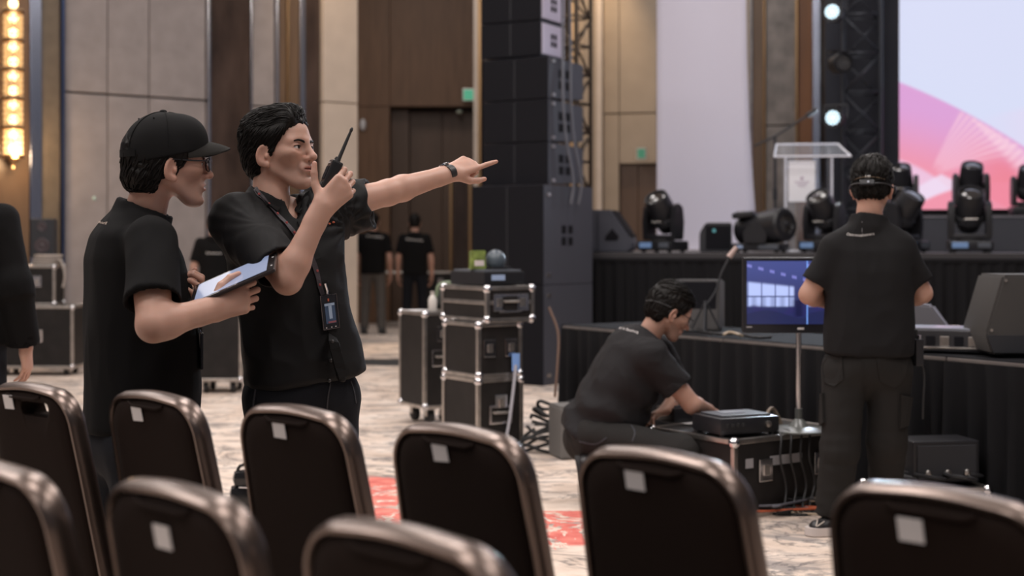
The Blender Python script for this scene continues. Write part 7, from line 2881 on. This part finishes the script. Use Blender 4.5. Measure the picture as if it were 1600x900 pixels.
patch(bt4, [(1368, 556), (1418, 560), (1412, 594), (1396, 606), (1374, 594)], M_CARGO, 'back_pocket', tr4, root=root4)
patch(bt4, [(1280, 618), (1288, 614), (1290, 660), (1281, 668)], M_CARGO, 'cargo_pocket', tr4, 0.014, root4)
patch(bt4, [(1406, 616), (1422, 620), (1422, 664), (1404, 668)], M_CARGO, 'cargo_pocket', tr4, 0.014, root4)
for pix in ([(1346, 545), (1349, 590), (1352, 628)], [(1290, 556), (1316, 557)], [(1368, 560), (1416, 564)]):
    a_, n_ = path_on(bt4, pix, 12, 0.0)
    if len(a_) > 2:
        mb_child(root4, 'seam', band(a_, n_, 0.006, 0.003), M_CARGO, False, parent=tr4)
# shoes: white soles
lt = ground(1262, 838)
hl = ground(1336, 832)
make_shoe(root4, hl * [1, 1, 0], nrm((lt - hl) * [1, 1, 0]) * 0.25 + hl * [1, 1, 0], white=True)
rr_ = legs4[1][2]
make_shoe(root4, np.array([rr_[0], rr_[1] - 0.09, 0]), np.array([rr_[0] + 0.03, rr_[1] + 0.18, 0]), white=True)
# pale tick-shaped stripe on the visible shoe
shoe4 = [o for o in root4.children if o.name.startswith('shoe')][0]
vv = np.array([v.co[:] for v in shoe4.data.vertices]) + np.array(root4.location)
qq = np.array([p.vertices[:] for p in shoe4.data.polygons])
bs4 = bvh_of(vv, qq)
for pix in ([(1275, 820), (1277, 822), (1288, 815)], [(1276, 820), (1278, 808)]):
    a_, n_ = path_on(bs4, pix, 8, 0.001)
    if len(a_) > 2:
        mb_child(root4, 'shoe_mark', band(a_, n_, 0.005, 0.0015), mat('pale_stripe', (0.50, 0.44, 0.38), 0.5), False, parent=shoe4)
# headset: band round the back of the head, pod and ear pieces
arc = [(-0.02 - 0.100 * math.cos(a), 0.090 * math.sin(a), -0.030 + 0.018 * abs(math.sin(a))) for a in np.linspace(-1.45, 1.45, 21)]
hst = mb_child(root4, 'headset', MB().tube(list(xf(np.array(arc), HR4, hc4, hs4)), 0.0045, 8), M_BLACKPL, label='black behind-the-head headset')
arc2 = [(-0.02 - 0.108 * math.cos(a), 0.088 * math.sin(a), 0.000 + 0.0 * a) for a in np.linspace(-0.8, 0.8, 13)]
mb_child(root4, 'headset_wire', MB().tube(list(xf(np.array(arc2), HR4, hc4, hs4)), 0.0022, 6), mat('bronze_wire', (0.25, 0.18, 0.12), 0.3, 0.6), parent=hst)
mb = MB().box((0, 0, 0), (0.018, 0.062, 0.026), 0.006)
mb.v = list(xf(np.array(mb.v) + np.array([-0.126, 0.004, -0.026]), HR4, hc4, hs4))
mb_child(root4, 'headset_pod', mb, M_BLACKPL, False, parent=hst)
mb = MB().box((0, 0, 0), (0.004, 0.009, 0.008), 0.001)
mb.v = list(xf(np.array(mb.v) + np.array([-0.1365, -0.002, -0.026]), HR4, hc4, hs4))
mb_child(root4, 'headset_mark', mb, mat('pod_mark', (0.35, 0.38, 0.45), 0.3), False, parent=hst)
for s in (-1, 1):
    mb = MB().sphere((0, 0, 0), 0.017, 12, (1, 0.5, 1.1))
    mb.v = list(xf(np.array(mb.v) + np.array([0.002, s * 0.092, -0.008]), HR4, hc4, hs4))
    mb_child(root4, 'ear_piece', mb, M_BLACKPL, parent=hst)
mb = MB().box((0, 0, 0), (0.010, 0.028, 0.018), 0.002)
mb.v = list(xf(np.array(mb.v) + np.array([-0.122, 0.0, 0.004]), HR4, hc4, hs4))
mb_child(root4, 'headset_clip', mb, mat('smoked_clip', (0.12, 0.10, 0.09), 0.15), False, parent=hst)
# belt radio
br_ = p4(1432, 540, -0.02)
rt = thing('belt_radio', 'black two-way radio clipped to the headset man\'s belt', 'radio', br_, 0.3)
MB().box((0.0, 0, -0.03), (0.040, 0.06, 0.12), 0.006).build('body', M_BLACKPL, rt)
MB().tube([(0.005, 0.012, 0.03), (0.007, 0.012, 0.07)], 0.006, 8).build('antenna', M_RUBBER, rt)
MB().lathe([(0.009, 0), (0.009, 0.018)], 12, rotM('X', 0, (0.006, -0.014, 0.03))).build('knob', M_CHROME, rt, True)
MB().tube(spline([(0.018, -0.01, -0.06), (0.03, -0.015, -0.14), (0.022, -0.02, -0.24), (0.026, -0.01, -0.33)], 20), 0.005, 6).build('lead', M_RUBBER, rt, True)

# ------------------------------------------------------------------ the crouching man
Y3 = 7.25
def p3(px, py, dy=0.0):
    return P(px, py, Y3 + dy)


F3 = nrm(np.array([0.80, 0.38, -0.46]))
F3h = nrm(np.array([0.92, 0.39, 0]))
root3 = person_root('man in glasses and black tee crouching over the low flight case', p3(960, 770))
hc3, hs3 = p3(1046, 487, 0.0), 1.08
HR3 = head_frame(104, 30, 0)
nb3, nt3 = p3(1016, 528, 0.0), p3(1030, 508, 0.0)
hV, hQ, hC = build_head(root3, hc3, HR3, hs3, nb3 + (-0.03, 0, -0.03), 0.004, True, seed=12)
shR3, elR3, wrR3 = p3(1022, 562, -0.17), p3(1082, 633, -0.16), p3(1106, 640, 0.06)
shL3, elL3, wrL3 = p3(1028, 552, 0.18), p3(1062, 615, 0.26), p3(1040, 640, 0.10)
aV, aQ, aC, _, _ = arm_mesh(0.0044, shR3, elR3, wrR3, nrm(np.array([0.35, 0.9, -0.15])), nrm(np.array([-0.2, 0.0, -1.0])), True, cur, th4, 1.0, 0.35, 1.12)
bV, bQ, bC, _, _ = arm_mesh(0.0044, shL3, elL3, wrL3, nrm(np.array([-0.5, -0.3, -0.15])), nrm(np.array([0.0, -0.3, -1.0])), False, cur, th4, 1.0, 0.35, 1.1)
tb3, tt3 = p3(912, 678, 0.0), p3(1014, 516, 0.0)
ax3_ = tt3 - tb3
L3_ = np.linalg.norm(ax3_)
rows3 = [(-0.03, 0.190, 0.150, 0.03), (L3_ * 0.15, 0.205, 0.172, 0.045), (L3_ * 0.38, 0.205, 0.180, 0.045), (L3_ * 0.6, 0.208, 0.165, 0.030), (L3_ * 0.77, 0.208, 0.140, 0.012),
         (L3_ * 0.87, 0.190, 0.110, 0.0), (L3_ * 0.94, 0.140, 0.085, 0.0), (L3_ * 0.98, 0.095, 0.072, 0.0), (L3_, 0.078, 0.066, 0.0)]
hip3 = p3(922, 676, 0.0)
legs3 = [(p3(928, 684, -0.11), p3(1064, 706, -0.32), p3(928, 738, -0.17)), (p3(935, 684, 0.11), p3(1012, 690, 0.26), p3(960, 765, 0.20))]
cV, cQ, cC = core_mesh(tb3, ax3_, F3, rows3, legs3)
V, Q, C = join_parts([(hV, hQ, hC), (aV, aQ, aC), (bV, bQ, bC), (cV, cQ, cC)])
bo = child(root3, 'body', V, Q, M_SKIN)
set_col(bo.data, C * 0.92)
eyes(root3, HR3, hc3, hs3)
brows(root3, HR3, hc3, hs3)
glasses(root3, HR3, hc3, hs3)
hf = hair_field(0.004, 0.012, bottom=-0.070, add=(((0.062, 0.0, 0.085), (0.043, 0.055, 0.028)), ((-0.02, 0, 0.096), (0.082, 0.068, 0.038))))
def flow3(p):
    return np.array([0.9, 0.1, 0.1]) if p[2] > 0.07 else np.array([-0.3, 0.0, -1.0])
hair_child(root3, hc3, HR3, hs3, hf, flow=flow3, n=500, steps=7, seed=14, w=0.003, label='short black hair')
arc = [(-0.02 - 0.103 * math.cos(a), 0.088 * math.sin(a), -0.012 + 0.02 * abs(math.sin(a))) for a in np.linspace(-1.45, 1.45, 19)]
mb_child(root3, 'headset', MB().tube(list(xf(np.array(arc), HR3, hc3, hs3)), 0.0040, 8), M_RUBBER, label='thin black headset band')
def hang3(V):
    return 0.010 * np.sin(V[:, 2] * 38 + V[:, 0] * 16 + 1.5 * np.sin(V[:, 1] * 17)) * sstep(0.75, 0.42, V[:, 2])
sV, sQ = make_shirt(tb3, ax3_, F3, rows3, [(shR3, elR3, 0.62, 0.092, 0.080), (shL3, elL3, 0.62, 0.090, 0.078)], (nb3, nt3, 0.064 * hs3), 0.0075, 0.010, 41, collar=0.020, fscale=(7, 7, 7), extra=hang3)
shirt3 = child(root3, 'shirt', sV, sQ, mat('charcoal_tee', (0.0165, 0.0155, 0.0168), 0.82, spec=0.2, bump=0.25, bscale=700), 'faded black tee with white lettering across the shoulders')
bv3 = bvh_of(sV, sQ)
text_on(root3, 'Nast in Ibastlorg', bv3, (961, 512), (997, 521), 4.0, M_WHITEP, parent=shirt3)
h_, n_ = cam_hit(bv3, 1014, 501)
if h_ is not None:
    mb_child(root3, 'collar_tag', MB().sphere(h_ + n_ * 0.002, 0.008, 8, (1.4, 0.5, 0.9)), mat('orange_print2', (0.5, 0.2, 0.1)), parent=shirt3)
tV, tQ = make_trousers(hip3 + (0.01, 0, -0.03), F3h, legs3, 0.008, 0.007, 44, (0.185, 0.138, 0.135), (0.100, 0.082, 0.070))
tr3 = child(root3, 'trousers', tV, tQ, M_CARGO)
bt3 = bvh_of(tV, tQ)
for pix in ([(905, 690), (930, 694), (948, 684)], [(985, 662), (992, 676), (988, 690)]):
    a_, n_ = path_on(bt3, pix, 10, 0.0)
    if len(a_) > 2:
        mb_child(root3, 'seam', band(a_, n_, 0.008, 0.003), mat('seam_thread', (0.03, 0.03, 0.036)), False, parent=tr3)
# near shoe stands on its toes, sole facing left
tz = ground(901, 776)
toe3 = np.array([tz[0] + 0.02, legs3[0][2][1], 0.02])
heel3 = toe3 + np.array([-0.045, 0, 0.235])
make_shoe(root3, heel3, toe3, up=(1, 0, 0.1))
a = legs3[1][2]
make_shoe(root3, np.array([a[0] - 0.08, a[1], 0]), np.array([a[0] + 0.17, a[1] + 0.06, 0]))

# ------------------------------------------------------------------ people in the background
def simple_person(label, px, Y, H, yaw, sleeve=0.75, trousers=M_JEAN, shirt=M_TEE, seed=50, h=0.011, arms_in=0.0, text=None, face=False, hem=0.47, cap=False):
    """standing figure, height H, feet on the carpet at pixel column px, depth Y; yaw as for heads"""
    R = head_frame(yaw)
    fw, le = R[:, 0], R[:, 1]
    b = PZ(px, Y, 0.0)
    k = H / 1.72
    def q(x, l, z):
        return b + fw * x * k + le * l * k + UP * z * k
    root = person_root(label, b)
    hc_, hs_ = q(0.02, 0, 1.605), 1.0 * k
    nb, nt = q(-0.02, 0, 1.46), q(-0.01, 0, 1.53)
    HR = head_frame(yaw, 6)
    hV, hQ, hC = build_head(root, hc_, HR, hs_, nb - UP * 0.02, 0.0055, face, seed=seed)
    parts = [(hV, hQ, hC)]
    sl = []
    for s in (-1, 1):
        sh, el, wr = q(0, s * 0.172, 1.365), q(-0.02, s * (0.235 - arms_in * 0.3), 1.10), q(0.05, s * (0.245 - arms_in), 0.86)
        V, Q, C, _, _ = arm_mesh(0.0055, sh, el, wr, -UP + fw * 0.1, -le * s, s < 0, [(20, 25, 15)] * 4, th4, k, 0.3)
        parts.append((V, Q, C))
        sl.append((sh, el if sleeve < 1 else wr, sleeve if sleeve < 1 else 0.98, 0.066, 0.068 if sleeve < 1 else 0.055))
        if sleeve >= 1:
            sl[-1] = (sh, el + (el - sh) * 0.15, 0.98, 0.068, 0.066)
            sl.append((el, wr, 0.98, 0.070, 0.056))
    o = q(0, 0, 0.86)
    L = 0.62 * k
    rows = rows_std(0.188 * k, 0.122 * k, L)
    legs = [(q(0, s * 0.09, 0.86), q(0.01, s * 0.11, 0.47), q(-0.02, s * 0.125, 0.08)) for s in (-1, 1)]
    cV, cQ, cC = core_mesh(o, UP, fw, rows, legs, 0.02)
    parts.append((cV, cQ, cC))
    V, Q, C = join_parts(parts)
    bo = child(root, 'body', V, Q, M_SKIN)
    set_col(bo.data, C)
    hair_child(root, hc_, HR, hs_, hair_field(0.006, 0.015, bottom=-0.07), seed=seed)
    sV, sQ = make_shirt(o, UP, fw, rows, sl, (nb, nt, 0.060 * k), h, 0.006, seed, collar=0.012)
    so = child(root, 'shirt', sV, sQ, shirt)
    tV, tQ = make_trousers(q(0, 0, 0.92), fw, legs, h, 0.005, seed + 3, (0.165 * k, 0.12 * k, 0.12 * k), (0.086 * k, 0.068 * k, 0.062 * k))
    child(root, 'trousers', tV, tQ, trousers)
    for s in (-1, 1):
        a = q(-0.10, s * 0.125, 0.0)
        c = q(0.17, s * 0.14, 0.0)
        make_shoe(root, a, c)
    if text:
        text_on(root, text[0], bvh_of(sV, sQ), text[1], text[2], text[3], M_WHITEP, parent=so, name='shirt_print')
    return root


M_GREYT = mat('grey_trousers', (0.085, 0.075, 0.068), 0.85)
simple_person('distant man in grey trousers seen from behind at the walnut doors', 583, 20.6, 1.74, 178, trousers=M_GREYT, seed=61, text=('Onarstsens', (572, 370), (598, 372), 3.5))
simple_person('distant man all in black seen from behind beside the grey-trousered man', 648, 20.6, 1.72, 182, seed=67, text=('Oarsnens', (634, 375), (661, 377), 3.5))
simple_person('man in black standing far off between the cap man and the pointing man', 335, 16.0, 1.63, 186, seed=71, text=('Onatsens', (322, 397), (346, 397), 4))
simple_person('dark figure in long black sleeves cut off by the left edge', -56, 6.0, 1.76, 172, sleeve=1, seed=77, h=0.009)
